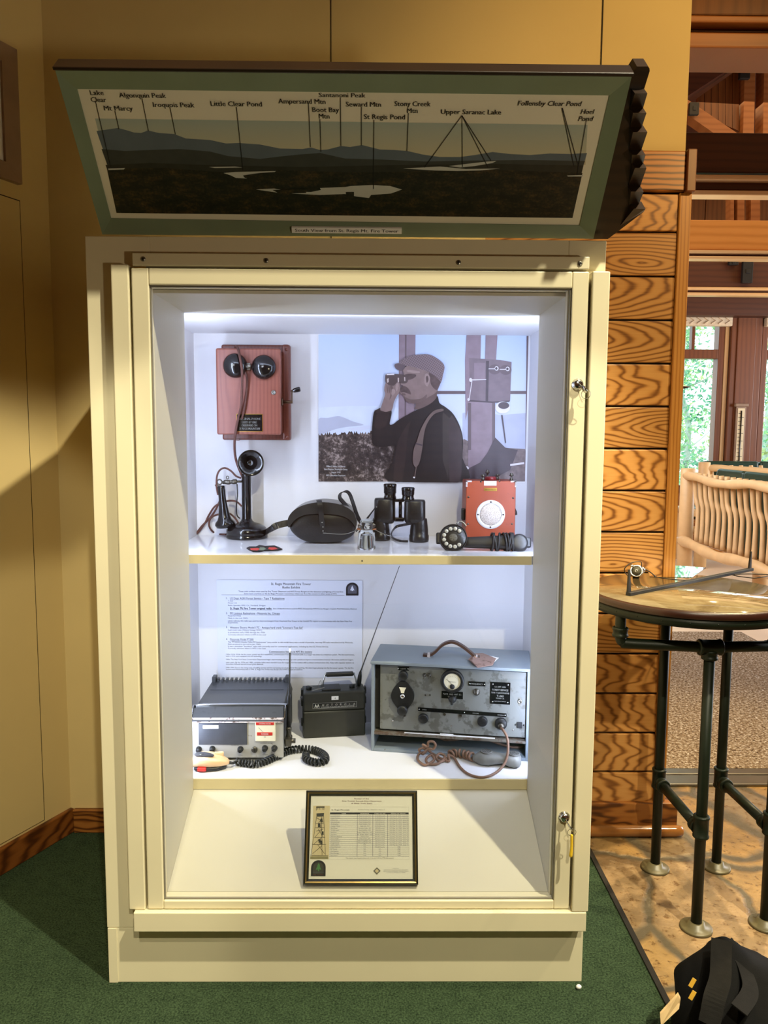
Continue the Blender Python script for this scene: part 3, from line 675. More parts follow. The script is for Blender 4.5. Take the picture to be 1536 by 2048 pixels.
# keys
def key(z, label, tagged):
    o = thing('key', label, 'key', (0.571, -0.046, z), None, 'keys left in the cabinet locks')
    g = G((0.571, -0.046, z)); g.X = None
    P0 = Vector((0.571, -0.0462, z)); d = Vector((0.35, -0.75, -0.55)).normalized()
    g.bar(P0, P0 + d * 0.016, 0.0045, 0.002, 0.0005, (1, 0, 0.3)); c = P0 + d * 0.024
    g.lathe([(0.0001, -0.001), (0.010, -0.001), (0.010, 0.001), (0.0001, 0.001)], c, Vector((0.8, 0.2, 0.4)), 24)
    g.obj('blade', M['chrome'], o)
    g = G((0.571, -0.046, z)); cc = c + Vector((0.004, -0.001, -0.012))
    g.tube([cc + Vector((math.cos(a) * 0.011, -0.002 * math.sin(a), math.sin(a) * 0.011)) for a in [2 * PI * i / 28 for i in range(28)]], 0.0007, 6, True); g.obj('ring', M['chrome'], o)
    if tagged:
        g = G((0.571, -0.046, z)); e = cc + Vector((0, 0, -0.012))
        g.tube(catmull([e + Vector((0.001, 0, 0.006)), e, e + Vector((0.0005, 0, -0.03)), e + Vector((-0.001, 0, -0.055))], 5), [0.0025, 0.003, 0.0034, 0.0036, 0.0036, 0.0036, 0.0036, 0.0036, 0.0036, 0.0036, 0.0036, 0.004, 0.0042, 0.0044, 0.0046, 0.003], 12); g.obj('tag', M['yellow'], o)
key(1.604, 'bare chrome key on a ring in the upper lock', False)
key(0.487, 'chrome key with a yellow plastic tag in the lower lock', True)
g = G((0.625, -0.03, 0.008)); g.ball((0.625, -0.03, 0.008), 0.008, (1, 0.7, 0.8), 8, 6); tag(g.obj('paper_crumb', M['white']), 'small white crumb on the green carpet in front of the cabinet', 'crumb')

# ================================================================== PANORAMA SIGN ON TOP
RS = Matrix.Rotation(rad(43.5), 3, 'X')
SF = Frame((0.0, 0.02, 1.966), RS)
sign = thing('panorama_sign', 'tilted sage framed panorama sign with labelled peaks on top of the cabinet', 'sign', SF.loc, RS)
a = SF.at(205, 470); b = SF.at(1187, 477); c = SF.at(106, 143); d = SF.at(1264, 152)
x0, x1, zt = a.x, b.x, (c.z + d.z) / 2
ia = SF.at(222, 437, 0.010); ib = SF.at(1159, 451, 0.010); ic = SF.at(154, 178, 0.010); idd = SF.at(1219, 191, 0.010)
px0, px1 = (ia.x + ic.x) / 2, (ib.x + idd.x) / 2; pz0, pz1 = (ia.z + ib.z) / 2, (ic.z + idd.z) / 2
def mitre(g, X0, X1, Z0, Z1, i0, i1, j0, j1, yf, yi, yb, inner=None):
    """picture frame moulding: outer rectangle X/Z, inner i/j, front yf falling to yi at the inner edge"""
    o = [(X0, Z0), (X1, Z0), (X1, Z1), (X0, Z1)]; n = inner or [(i0, j0), (i1, j0), (i1, j1), (i0, j1)]
    for q in range(4):
        r_ = (q + 1) % 4
        vs = [(o[q][0], yf, o[q][1]), (o[r_][0], yf, o[r_][1]), (n[r_][0], yi, n[r_][1]), (n[q][0], yi, n[q][1]),
              (o[q][0], yb, o[q][1]), (o[r_][0], yb, o[r_][1]), (n[r_][0], yb, n[r_][1]), (n[q][0], yb, n[q][1])]
        g.add(vs, [(0, 1, 2, 3), (4, 7, 6, 5), (0, 4, 5, 1), (3, 2, 6, 7), (0, 3, 7, 4), (1, 5, 6, 2)])
g = G(); mitre(g, x0, x1, 0.0, zt, px0, px1, pz0, pz1, 0.0, 0.010, 0.03, [(ia.x, ia.z), (ib.x, ib.z), (idd.x, idd.z), (ic.x, ic.z)]); g.obj('frame', M['sage'], sign)
g = G(); g.box(x0 + 0.001, x1 - 0.001, 0.0302, 0.045, 0.001, zt - 0.001); g.box(x0 - 0.004, x1 + 0.004, -0.002, 0.045, zt + 0.0005, zt + 0.008, 0.002); g.obj('backing_board', M['darkwood'], sign)
# dark board with stepped edge on the right end
LY = [(181.2, 186.8), (218.3, 226), (256.4, 264.3), (300, 310), (332, 336), (374, 383.5), (410, 417.8)]
FX = [1294.8, 1293, 1294.8, 1291, 1293, 1287.4, 1291]; BX = [1287.4, 1285.5, 1282.8, 1282.8, 1284.6, 1280, 1277]
fx_ = [1269.8, 1266, 1266, 1264, 1269.8, 1262, 1268]; bx_ = [1263, 1259.6, 1260.5, 1257.7, 1263, 1256, 1258.6]
yb_, yf_ = 0.006, -0.020
B_ = [SF.at(x, y[0], yb_) for x, y in zip(BX, LY)]; b_ = [SF.at(x, y[0], yb_) for x, y in zip(bx_, LY)]
F_ = [SF.at(x, y[1], yf_) for x, y in zip(FX, LY)]; f_ = [SF.at(x, y[1], yf_) for x, y in zip(fx_, LY)]
tl = SF.at(1216, 478, yb_); tip_ = SF.at(1287, 424, yb_)
g = G()
ol = [Vector((x1 - 0.02, yb_, tl.z)), tl, tip_] + B_[::-1] + [SF.at(x, y, yb_) for x, y in ((1299.5, 142), (1299, 137), (1296, 133), (1274, 133), (1265, 147))] + [Vector((x1 - 0.02, yb_, zt - 0.004))]
g.prism(ol, (0, 0.045, 0))
for i in range(7):
    Bn, bn_ = (B_[i + 1], b_[i + 1]) if i < 6 else (tip_, SF.at(1240, 452, yb_))
    zt_i = F_[i].z; T_ = lambda v: Vector((v.x, v.y, zt_i))
    e = Vector((0, 0.01, 0))
    vs = [T_(F_[i]), T_(f_[i]), T_(Vector((f_[i].x - .004, yb_, 0))) + e, T_(Vector((F_[i].x - .002, yb_, 0))) + e, Bn, bn_, Bn + e, bn_ + e]
    g.add(vs, [(0, 1, 2, 3), (0, 4, 5, 1), (0, 3, 6, 4), (1, 5, 7, 2), (4, 6, 7, 5), (2, 7, 6, 3)])
sb = g.obj('stepped_end_board', M['darkwood'], sign)
# print
k = NT('panorama_sky'); sp = k.n('ShaderNodeSeparateXYZ'); k.put(sp.inputs[0], k.obj())
k.set(k.ramp(k.math('DIVIDE', sp.outputs[2], zt), [(0.44, rgb(214, 200, 160)), (0.72, rgb(172, 184, 176))]), 0.4); M['pan_sky'] = k.m
M['pan_far'] = paint('panorama_far_ridge', (98, 110, 122), 0.4, 0.06, 20, 0)
M['pan_mid'] = paint('panorama_mid_ridge', (62, 64, 62), 0.4, 0.12, 30, 0)
k = NT('panorama_forest'); q_ = k.obj()
n1 = k.noise(k.mapping(q_, (1, 1, 2.5)), 26, 6, 0.7); n2 = k.noise(q_, 160, 4, 0.7)
k.set(k.ramp(k.math('MULTIPLY_ADD', n1, 0.6, k.math('MULTIPLY', n2, 0.4)), [(0.38, rgb(14, 14, 11)), (0.5, rgb(34, 31, 21)), (0.62, rgb(74, 56, 30)), (0.72, rgb(110, 96, 56))]), 0.4); M['pan_forest'] = k.m
M['pan_plain'] = paint('panorama_plain', (46, 44, 38), 0.4, 0.2, 40, 0)
M['pan_lake'] = paint('panorama_lake', (196, 198, 192), 0.35, 0.05, 20, 0)
M['pan_paper'] = paint('panorama_paper', (232, 226, 206), 0.45, 0.02, 4, 0)
g = G(); g.box(px0 - 0.012, px1 + 0.012, 0.0125, 0.016, pz0 - 0.012, pz1 + 0.012)
lay = [0.0124]
def SP(pts, mi):
    g.mi = mi; lay[0] -= 0.00012
    q = [SF.at(px, py, lay[0]) for px, py in pts]; g.poly(q)
ridge = [(193, 262), (215, 259), (235, 256), (252, 260), (268, 265), (282, 266), (296, 261), (318, 266), (348, 268), (372, 277), (420, 280), (452, 287), (478, 286), (520, 289), (560, 297), (605, 298), (622, 295), (640, 300), (655, 299), (682, 292), (700, 294), (724, 290), (760, 299), (790, 300), (815, 302), (845, 309), (880, 314), (920, 314), (950, 310), (985, 304), (1020, 308), (1060, 310), (1100, 307), (1140, 308), (1174, 306)]
SP([(190, 237), (1175, 250), (1171, 330), (216, 340)], 1)
SP(ridge + [(1163, 345), (222, 345)], 2)
SP([(203, 298), (250, 302), (300, 300), (360, 298), (420, 303), (455, 312), (520, 318), (560, 313), (600, 309), (640, 306), (690, 317), (760, 319), (850, 323), (950, 321), (1060, 320), (1170, 322), (1160, 350), (222, 350)], 3)
SP([(211, 330), (300, 326), (420, 330), (600, 334), (800, 330), (1000, 328), (1167, 331), (1160, 360), (222, 360)], 5)
SP([(214, 338), (330, 336), (440, 344), (560, 340), (700, 345), (860, 342), (1000, 340), (1165, 346), (1145, 436), (233, 426)], 4)
for L in ([(447, 346), (470, 344), (552, 342), (548, 345), (512, 350), (492, 357), (472, 356), (462, 351)], [(512, 379), (548, 377), (580, 383), (622, 384), (642, 380), (640, 376), (690, 374), (702, 372), (745, 370), (780, 372), (804, 379), (782, 387), (742, 390), (738, 396), (712, 393), (690, 388), (640, 390), (600, 388), (560, 386)],
          [(806, 337), (880, 333), (932, 338), (1000, 337), (960, 341), (915, 342), (870, 341)], [(898, 332), (940, 327), (975, 323), (993, 322), (985, 326), (950, 332), (920, 335)], [(1134, 351), (1166, 350), (1166, 353), (1136, 353)], [(216, 337), (250, 336), (248, 339), (217, 340)], [(418, 334), (470, 333), (486, 335), (430, 336)]): SP(L, 6)
for L in ([(486, 351), (520, 346), (552, 344), (548, 352), (520, 358), (490, 356)], [(692, 384), (708, 384), (708, 396), (692, 396)], [(545, 380), (615, 378), (612, 386), (560, 388)]): SP(L, 4)
# label lines and lettering
g.mi = 7; lay[0] -= 0.0002
def ln(x0_, y0_, x1_, y1_, wd=1.1):
    a = SF.at(x0_, y0_, lay[0]); b = SF.at(x1_, y1_, lay[0]); d = (b - a).normalized(); nn = Vector((-d.z, 0, d.x)) * 0.0007 * wd
    g.poly([a + nn, b + nn, b - nn, a - nn])
for L in ((191, 202, 221, 333), (230, 222, 238, 258), (284, 196, 297, 262), (340, 214, 351, 269), (473, 214, 486, 341), (617, 206, 621, 294), (640, 238, 642, 304), (681, 195, 682, 292), (723, 214, 723, 291), (748, 240, 747, 378), (817, 226, 814, 302), (924, 231, 849, 335), (924, 231, 925, 334), (924, 231, 976, 335), (924, 231, 982, 321), (1124, 216, 1148, 333), (1125, 216, 1157, 333), (1173, 240, 1154, 350)): ln(*L)
def lab(t, xl, xr, yb, h, it=0.0):
    a = SF.at(xl, yb, lay[0]); b = SF.at(xr, yb, lay[0]); c_ = SF.at(xl, yb - h, lay[0])
    g.text(t, a, (c_.z - a.z) / 0.72, width=b.x - a.x, bold=0.004, shear=it)
for t, xl, xr, yb, h in (('Lake', 181, 208, 190, 10), ('Clear', 183, 213, 204, 10), ('Mt Marcy', 209, 266, 221, 10), ('Algonquin Peak', 239, 332, 195, 10), ('Iroquois Peak', 307, 389, 214, 10), ('Little Clear Pond', 422, 524, 212, 10), ('Ampersand Mtn', 557, 651, 207, 10), ('Santanoni Peak', 638, 731, 194, 9), ('Boot Bay', 625, 678, 224, 10), ('Mtn', 638, 659, 237, 10), ('Seward Mtn', 692, 762, 213, 10), ('Stony Creek', 789, 861, 212, 10), ('Mtn', 814, 835, 226, 10), ('St Regis Pond', 728, 810, 238, 10), ('Upper Saranac Lake', 882, 1002, 228, 10)): lab(t, xl, xr, yb, h)
for t, xl, xr, yb, h in (('Follensby Clear Pond', 1035, 1161, 211, 10), ('Hoel', 1161, 1186, 228, 10), ('Pond', 1156, 1184, 242, 10)): lab(t, xl, xr, yb, h, 0.18)
g.obj('print', [M['pan_paper'], M['pan_sky'], M['pan_far'], M['pan_mid'], M['pan_forest'], M['pan_plain'], M['pan_lake'], M['ink']], sign, recalc=False)
g = G(); a = SF.at(584, 465, 0.001); b = SF.at(803, 468, 0.001); c_ = SF.at(584, 454, 0.001)
g.box(a.x, b.x, -0.0012, 0.006, a.z, c_.z, 0.0003); g.mi = 1
g.text('South View from St. Regis Mt. Fire Tower', ((a.x + b.x) / 2, -0.0014, a.z + (c_.z - a.z) * 0.25), (c_.z - a.z) * 0.75, align='C', width=(b.x - a.x) * 0.94, bold=0.008)
g.obj('caption_strip', [M['white'], M['ink']], sign)

# ================================================================== UPPER SHELF
ZS = 1.1152
XP = lambda px, Y, py=1000: PY(px, py, Y).x
ZP = lambda py, Y, px=700: PY(px, py, Y).z
# ---- wall telephone box
YB = 0.796
tb = thing('wall_telephone', 'reddish wooden telephone box with two black bells on the niche back wall', 'telephone', ((XP(434, .69) + XP(562, .69)) / 2, YB, ZP(875, .78)))
o_ = tb.location
g = G(o_); q0, q1 = PY(446, 882, .78), PY(581, 688, .78)
g.box(q0.x, q1.x, 0.770, YB, q0.z + 0.004, q1.z - 0.004, 0.006)
g.box(q1.x - 0.028, q1.x, 0.752, 0.772, q0.z + 0.004, q1.z - 0.004, 0.008, 3)
for z in (q0.z + 0.016, q1.z - 0.022): g.lathe([(0.0055, 0), (0.005, 0.002), (0.0001, 0.0028)], (q1.x - 0.012, 0.752, z), (0, -1, 0), 14)
g.box(q0.x + 0.05, q0.x + 0.06, 0.762, 0.772, q0.z + 0.002, q0.z + 0.008)
g.obj('backboard', M['redwood_edge'], tb)
a, b = PY(434, 869, .685), PY(561, 697, .685)
g = G(o_); g.box(a.x + 0.002, b.x - 0.002, 0.695, 0.770, a.z + 0.003, b.z - 0.003, 0.006, 3); g.obj('case', M['redwood_edge'], tb)
g = G(o_); g.box(a.x, b.x, 0.682, 0.696, a.z, b.z, 0.006, 3); lid = g.obj('front_panel', M['oldwood'], tb)
for px, py in ((470, 731), (527, 734)):
    c = PY(px, py, .672); g = G(o_)
    g.lathe([(0.0395, 0), (0.041, 0.003), (0.040, 0.010), (0.034, 0.020), (0.024, 0.0275), (0.010, 0.031), (0.0001, 0.0315)], (c.x, 0.680, c.z), (0, -1, 0), 36)
    g.mi = 1; g.lathe([(0.0045, 0), (0.004, 0.003), (0.0001, 0.004)], (c.x, 0.6490, c.z), (0, -1, 0), 14); g.obj('bell', [M['black'], M['steel']], tb)
c = PY(497, 733, .672); g = G(o_); g.tube([(c.x - 0.009, 0.668, c.z), (c.x + 0.009, 0.668, c.z)], 0.006, 12); g.box(c.x - 0.006, c.x + 0.006, 0.672, 0.682, c.z - 0.012, c.z + 0.012, 0.002)
g.obj('clapper', M['steel'], tb)
c = PY(547, 785, .68); g = G(o_); g.lathe([(0.008, 0), (0.0075, 0.003), (0.0045, 0.004), (0.004, 0.002), (0.0001, 0.002)], (c.x, 0.6818, c.z), (0, -1, 0), 20); g.obj('lock', M['steel'], tb)
c = PY(566, 805, .72); g = G(o_)
e1 = PY(584, 804, .72); e2 = PY(584, 782, .72); e3 = PY(601, 778, .72)
g.lathe([(0.014, 0), (0.014, 0.003), (0.008, 0.005), (0.0001, 0.005)], (b.x - 0.0015, 0.72, e1.z), (1, 0, 0), 18)
g.tube([(b.x, 0.72, e1.z), (e1.x, 0.72, e1.z)], 0.005, 10); g.bar((e1.x, 0.72, e1.z - 0.005), (e1.x, 0.72, e2.z + 0.004), 0.010, 0.004, 0.001, (1, 0, 0))
g.mi = 1; g.lathe([(0.003, -0.004), (0.004, 0.002), (0.0075, 0.008), (0.0085, 0.018), (0.0085, 0.026), (0.007, 0.029), (0.0001, 0.0295)], (e2.x, 0.72, e2.z), (e3 - e2).normalized(), 16)
g.obj('crank', [paint('bronzed_steel', (96, 74, 56), 0.35, 0.15, metal=0.8), M['black']], tb)
a2, b2 = PY(473, 863, .68), PY(525, 828, .68); g = G(o_)
g.box(a2.x, b2.x, 0.6796, 0.6822, a2.z, b2.z, 0.0006); g.mi = 1; g.box(a2.x + 0.0015, b2.x - 0.0015, 0.6790, 0.6797, a2.z + 0.0015, b2.z - 0.0015)
g.mi = 2
hh = b2.z - a2.z
for t, f, wd in (('ORIGINAL PHONE', 0.66, 0.86), ('USED BY FIRE', 0.46, 0.56), ('OBSERVERS ON', 0.29, 0.58), ('ST REGIS MOUNTAIN', 0.11, 0.78)):
    g.text(t, ((a2.x + b2.x) / 2, 0.6788, a2.z + hh * f), hh * 0.18, align='C', width=(b2.x - a2.x) * wd, bold=0.01)
g.obj('plaque', [M['brass'], M['black'], paint('plaque_letters', (170, 168, 160), 0.5, 0.02, bump=0)], lid)
g = G(o_)
L = [PY(470, 700, .70), PY(472, 692, .69), PY(476, 697, .670), PY(480, 716, .642), PY(484, 742, .641), PY(484, 775, .655), PY(482, 812, .668), PY(476, 838, .668), PY(471, 866, .667), PY(469, 890, .68), PY(471, 915, .70), PY(477, 935, .715), PY(487, 958, .725)]
g.tube(catmull(L, 6), 0.0042, 8)
L = [PY(487, 737, .678), PY(494, 756, .672), PY(493, 785, .674), PY(489, 815, .674), PY(484, 838, .672)]
g.tube(catmull(L, 6), 0.0036, 8); g.obj('cord', M['redbrown_cord'], tb)

# ---- candlestick telephone
YC = 0.727; bx = XP(494, YC, 1070)
cs = thing('candlestick_telephone', 'black candlestick telephone with hanging receiver below the wooden telephone box', 'telephone', (bx, YC, ZS)); o_ = cs.location
g = G(o_)
g.lathe([(0.070, 0), (0.072, 0.002), (0.072, 0.010), (0.069, 0.013), (0.071, 0.016), (0.071, 0.030), (0.067, 0.034), (0.066, 0.036), (0.062, 0.040), (0.045, 0.049), (0.028, 0.054), (0.020, 0.060), (0.018, 0.066), (0.0001, 0.066)], o_, (0, 0, 1), 48); g.obj('base', M['black'], cs)
zt_ = ZP(952, YC); g = G(o_); g.lathe([(0.0185, 0.06), (0.0165, 0.068), (0.0165, zt_ - ZS - 0.004), (0.0175, zt_ - ZS - 0.003), (0.0175, zt_ - ZS + 0.004), (0.015, zt_ - ZS + 0.006), (0.0001, zt_ - ZS + 0.006)], o_, (0, 0, 1), 28); g.obj('stem', M['black'], cs)
cm = PY(500, 925, YC - 0.04); ax = Vector((0.24, -0.96, -0.02)).normalized()
g = G(o_); g.lathe([(0.0001, -0.055), (0.030, -0.054), (0.034, -0.050), (0.036, -0.028), (0.034, -0.018), (0.018, -0.012), (0.016, 0.0), (0.020, 0.012), (0.030, 0.020), (0.042, 0.026), (0.0445, 0.030), (0.0435, 0.033), (0.038, 0.030), (0.026, 0.024), (0.017, 0.014), (0.0135, 0.004), (0.0001, 0.002)], cm, ax, 40)
g.tube([Vector((bx, YC, zt_)), cm - ax * 0.04 + Vector((0, 0, -0.02)), cm - ax * 0.035], 0.012, 12); g.obj('transmitter', M['black'], cs)
h0 = PY(484, 963, YC - .005); h1 = PY(452, 965, YC - .01); h2 = PY(434, 966, YC - .01)
g = G(o_); g.tube([h0, PY(476, 963, YC - .01), PY(474, 963, YC - .01)], 0.004, 10); g.tube(catmull([PY(474, 963, YC - .01), PY(462, 964, YC - .012), h1], 5), [0.0075, 0.0085, 0.0085, 0.009, 0.0075, 0.006, 0.008, 0.0085, 0.008, 0.007, 0.006], 12)
g.tube(catmull([PY(460, 964, YC - .012), PY(450, 964, YC - .012), PY(445, 966, YC - .012)], 4), [.0075] * 5 + [.006] * 2 + [.005] * 2, 10); rc = PY(439, 964, YC - .012); g.tube([rc + Vector((math.cos(a) * .0085, 0, math.sin(a) * .0085)) for a in [2 * PI * i / 20 for i in range(20)]], 0.0026, 8, True)
rc2 = PY(455, 955, YC - .012); g.tube([rc2 + Vector((math.cos(a) * .004, 0, math.sin(a) * .005)) for a in [2 * PI * i / 16 for i in range(16)]], 0.0015, 6, True)
g.tube([PY(430, 971, YC - .012), PY(441, 969, YC - .012)], 0.003, 8); g.obj('hook', M['gunmetal'], cs)
r0 = PY(442, 971, YC - .02); r1 = PY(451, 1056, YC - .02); dr = (r1 - r0); Lr = dr.length; dr.normalize()
g = G(o_); g.lathe([(0.0001, 0), (0.011, 0.001), (0.0125, 0.004), (0.0125, Lr * .30), (0.0155, Lr * .52), (0.020, Lr * .72), (0.0245, Lr * .80), (0.0325, Lr * .86), (0.0345, Lr * .90), (0.0345, Lr * .93), (0.031, Lr * .955), (0.030, Lr * .985), (0.024, Lr * .995), (0.0001, Lr)], r0, dr, 32); g.obj('receiver', M['black'], cs)
g = G(o_)
g.tube(catmull([PY(482, 956, .725), PY(472, 952, .72), (PY(462, 942, .72)), PY(450, 936, .718), PY(440, 940, .716), PY(434, 952, .714), PY(433, 972, .712), PY(436, 990, .712)], 6), 0.0032, 8)
g.tube(catmull([PY(483, 1012, .735), PY(472, 1003, .755), PY(455, 1002, .765), PY(432, 1011, .77), PY(419, 1028, .775), PY(410, 1046, .78), PY(398, 1063, .788), PY(392, 1067, .79)], 6), 0.0034, 8)
g.tube(catmull([PY(392, 1068, .792), PY(404, 1052, .785), PY(420, 1036, .78), PY(432, 1018, .765), PY(440, 1000, .75)], 6), 0.0034, 8)
b0 = PZ(452, 1069, ZS + .004); g.tube(catmull([b0, PZ(432, 1067, ZS + .004), PY(421, 1058, .775), PY(418, 1046, .77), PY(424, 1034, .765), PY(440, 1028, .755), PY(458, 1027, .745), PY(470, 1036, .74), PY(478, 1048, .735)], 6), 0.0034, 8)
g.mi = 1; g.tube(catmull([PY(474, 968, .72), PY(475, 990, .722), PY(473, 1010, .725), PY(474, 1030, .728), PY(480, 1037, .73)], 6), 0.0022, 7)
g.obj('cord', [M['redbrown_cord'], M['black']], cs)

# ---- leather case lying behind the insulator
yk = 0.60; cx = XP(645, yk, 1045)
bc = thing('binocular_case', 'rounded black leather case with a centre buckle strap between telephone and binoculars', 'case', (cx, yk + .06, ZS)); o_ = bc.location
top = [(577, 1051), (577, 1038), (582, 1027), (592, 1017), (608, 1009), (630, 1004), (650, 1003), (674, 1006), (692, 1012), (705, 1021), (712, 1033), (714, 1049)]
bot = [(714, 1058), (709, 1070), (698, 1078), (678, 1085), (660, 1087), (630, 1087), (612, 1084), (597, 1078), (585, 1068), (579, 1060)]
def lvl(P, Y, sc=1.0, dz=0.0):
    V = [PY(x, y, yk) for x, y in P]; c = Vector((cx, 0, ZP(1046, yk)))
    return [Vector((c.x + (v.x - c.x) * sc, Y, max(ZS + 0.0005, c.z + (v.z - c.z) * sc + dz))) for v in V]
out = [(v.x, v.y) for v in catmull([(x, y, 0) for x, y in top + bot], 3, True)]
g = G(o_); g.loft([lvl(out, yk - 0.018, 0.86), lvl(out, yk - 0.012, 0.93), lvl(out, yk, 0.965), lvl(out, yk + 0.10, 0.965), lvl(out, yk + 0.112, 0.93)]); g.obj('body', M['leather'], bc)
lid_ = [(v.x, v.y) for v in catmull([(x, y, 0) for x, y in top], 3)] + [(v.x, v.y) for v in catmull([(x, y, 0) for x, y in [(711, 1053), (706, 1045), (697, 1036), (680, 1029), (645, 1026), (612, 1028), (596, 1035), (586, 1044), (580, 1054)]], 3)]
g = G(o_); a_ = lvl(lid_, yk - 0.026); b_ = lvl(lid_, yk + 0.115)
g.prism(a_, (0, 0.139, 0)); bmesh.ops.bevel(g.bm, geom=g.bm.edges[:], offset=0.0008, segments=1, affect='EDGES')
g.obj('lid', paint('lid_leather', (48, 47, 45), 0.3, 0.25, 24, 0.3, bscale=160), bc)
sidex = (1, 0, 0.05)
g = G(o_); g.ribbon(catmull([PY(636, 1001, yk + .09), PY(638, 1000.5, yk - .005), PY(639, 1004, yk - .028), PY(641, 1016, yk - .034), PY(643, 1036, yk - .0285), PY(645, 1052, yk - .022), PY(646, 1068, yk - .020)], 5), sidex, 0.016, 0.004)
g.mi = 1
for px, py in ((644, 1045), (646, 1054), (646, 1062)): c = PY(px, py, yk - .028); g.lathe([(0.0024, 0), (0.002, 0.0016), (0.0001, 0.002)], (c.x, yk - 0.026, c.z), (0, -1, 0), 12)
g.obj('buckle_strap', [M['leather'], M['steel']], bc)
g = G(o_)
g.ribbon(catmull([PY(576, 1046, yk + .03), PY(566, 1048, yk + .025), PY(552, 1052, yk + .02), PY(540, 1059, yk + .03), PZ(528, 1067, ZS + .012), PZ(522, 1068, ZS + .006)], 5), (0.1, 0.25, 1), 0.022, 0.003); g.obj('shoulder_strap', M['leather'], bc); g = G(o_)
g.ribbon(catmull([PY(700, 1020, yk + .03), PY(688, 1006, yk + .02), PY(680, 996, yk + .01), PY(681, 987, yk + .005), PY(690, 983, yk), PY(699, 988, yk + .005), PY(706, 1006, yk + .01), PY(714, 1030, yk + .02), PY(722, 1046, yk + .03)], 5), (0.35, 0.9, 0.1), 0.022, 0.003)
g.obj('shoulder_strap', M['leather'], bc)

# ---- binoculars standing on their front lenses
bn = thing('binoculars', 'black binoculars standing upright behind the glass insulator', 'binoculars', (XP(798, .66, 1040), .66, ZS)); o_ = bn.location
for k_, (pxo, pxe, yT, yS, Y, xl, xr) in enumerate(((761, 780, 967, 996, .685, 748, 791), (838, 816, 974, 999, .652, 808, 851))):
    ob = XP(pxo, Y, 1070); eb = XP(pxe, Y, 980); zs_ = ZP(1040, Y) - ZS; zp = ZP(yS, Y) - ZS; ze = ZP(yT, Y) - ZS
    g = G(o_); g.lathe([(0.028, 0), (0.0325, 0.001), (0.0335, 0.006), (0.0335, 0.022), (0.0315, 0.025), (0.031, zs_ * .55), (0.0285, zs_ * .85), (0.027, zs_ * 1.05), (0.0255, zs_ * 1.1), (0.0001, zs_ * 1.1)], (ob, Y, ZS), (0, 0, 1), 32); g.obj('objective_tube', M['leather'], bn)
    g = G(o_); a, b = XP(xl, Y, 1015), XP(xr, Y, 1015)
    R_ = []
    for z, s_ in ((zs_ * .86, .80), (zs_ * .98, .97), (zs_ * 1.1, 1.0), (zp - .006, .98), (zp, .90)):
        R_.append(ellipse_ring(((a + b) / 2, Y, ZS + z), ((b - a) / 2 * s_, 0, 0), (0, .030 * s_, 0), 24, 3.0))
    g.loft(R_); g.obj('prism_housing', M['leather'], bn)
    g = G(o_); g.lathe([(0.0215, zp - .002), (0.0215, zp + .006), (0.0195, zp + .008), (0.0195, zp + .016), (0.021, zp + .018), (0.0215, ze - .012), (0.0225, ze - .010), (0.0225, ze - .002), (0.020, ze), (0.014, ze - .003), (0.0001, ze - .006)], (eb, Y - .006, ZS), (0, 0, 1), 28)
    for r in range(5): g.lathe([(0.0222, 0), (0.0222, 0.0012)], (eb, Y - .006, ZS + zp + .020 + r * .004), (0, 0, 1), 28)
    g.obj('eyepiece', M['black'], bn)
a, b = XP(789, .67, 1010), XP(808, .67, 1010)
g = G(o_); g.box(a, b, .655, .685, ZP(1003, .67), ZP(997, .67), .003); g.box(a, b, .655, .685, ZP(1042, .67), ZP(1034, .67), .003); g.lathe([(0.006, 0), (0.006, ZP(997, .67) - ZP(1042, .67))], ((a + b) / 2 + .004, .674, ZP(1042, .67)), (0, 0, 1), 16); g.obj('hinge', M['black'], bn)
g = G(o_)
g.ribbon(catmull([PY(752, 1014, .653), PY(744, 1024, .63), PY(732, 1040, .615), PY(722, 1052, .61), PY(712, 1062, .62)], 5), (0.5, 0.1, 0.9), 0.010, 0.002)
g.ribbon(catmull([PY(822, 1047, .625), PY(806, 1050, .60), PY(792, 1054, .585), PZ(783, 1066, ZS + .010), PZ(786, 1076, ZS + .003), PZ(800, 1082, ZS + .003), PZ(816, 1083, ZS + .003)], 6), (0.1, -0.3, 1), 0.009, 0.002)
g.mi = 1; c = PY(753, 1014, .650); g.ball(c, 0.0028, (1, 1, 1), 10, 8); g.obj('neck_strap', [M['leather'], M['steel']], bn)

# ---- glass insulator
q = PZ(733, 1098, ZS)
ins = thing('glass_insulator', 'clear ribbed glass insulator with wires at the shelf front', 'insulator', (q.x, q.y, ZS)); o_ = ins.location
u = 0.00156
pf = [(17.5, 0), (18.5, 1.5), (18.2, 8), (17.4, 22), (16.8, 34), (15.0, 37), (12.5, 39), (12.5, 42), (15.8, 44), (18.0, 47), (18.0, 50), (14.5, 52.5), (12.8, 54), (13.5, 57), (11.5, 60), (8, 61.5), (0.01, 62)]
pin = [(0.01, 30), (8, 30), (9, 26), (11, 4), (13.5, 0)]
g = G(o_); g.lathe([(r * u, h * u) for r, h in pin + pf], o_, (0, 0, 1), 36)
g.obj('glass_body', M['insul'], ins)
zw = ZS + 40.5 * u; g = G(o_)
g.tube(catmull([PY(646, 1066, .46), PY(690, 1068, .44), (q.x - .024, q.y, zw), (q.x - .012, q.y - .017, zw), (q.x + .006, q.y - .0195, zw), (q.x + .022, q.y - .004, zw), PY(768, 1068, .45), PY(783, 1073, .46)], 6), 0.0011, 6)
g.mi = 1
for s_ in (-1, 1): g.tube([(q.x + s_ * .019, q.y - .006, zw), (q.x + s_ * .030, q.y - .002, zw + .001)], 0.0026, 8)
g.obj('wire', [M['steel'], paint('copper_wire', (186, 120, 80), 0.4, 0.1, metal=0.8)], ins)

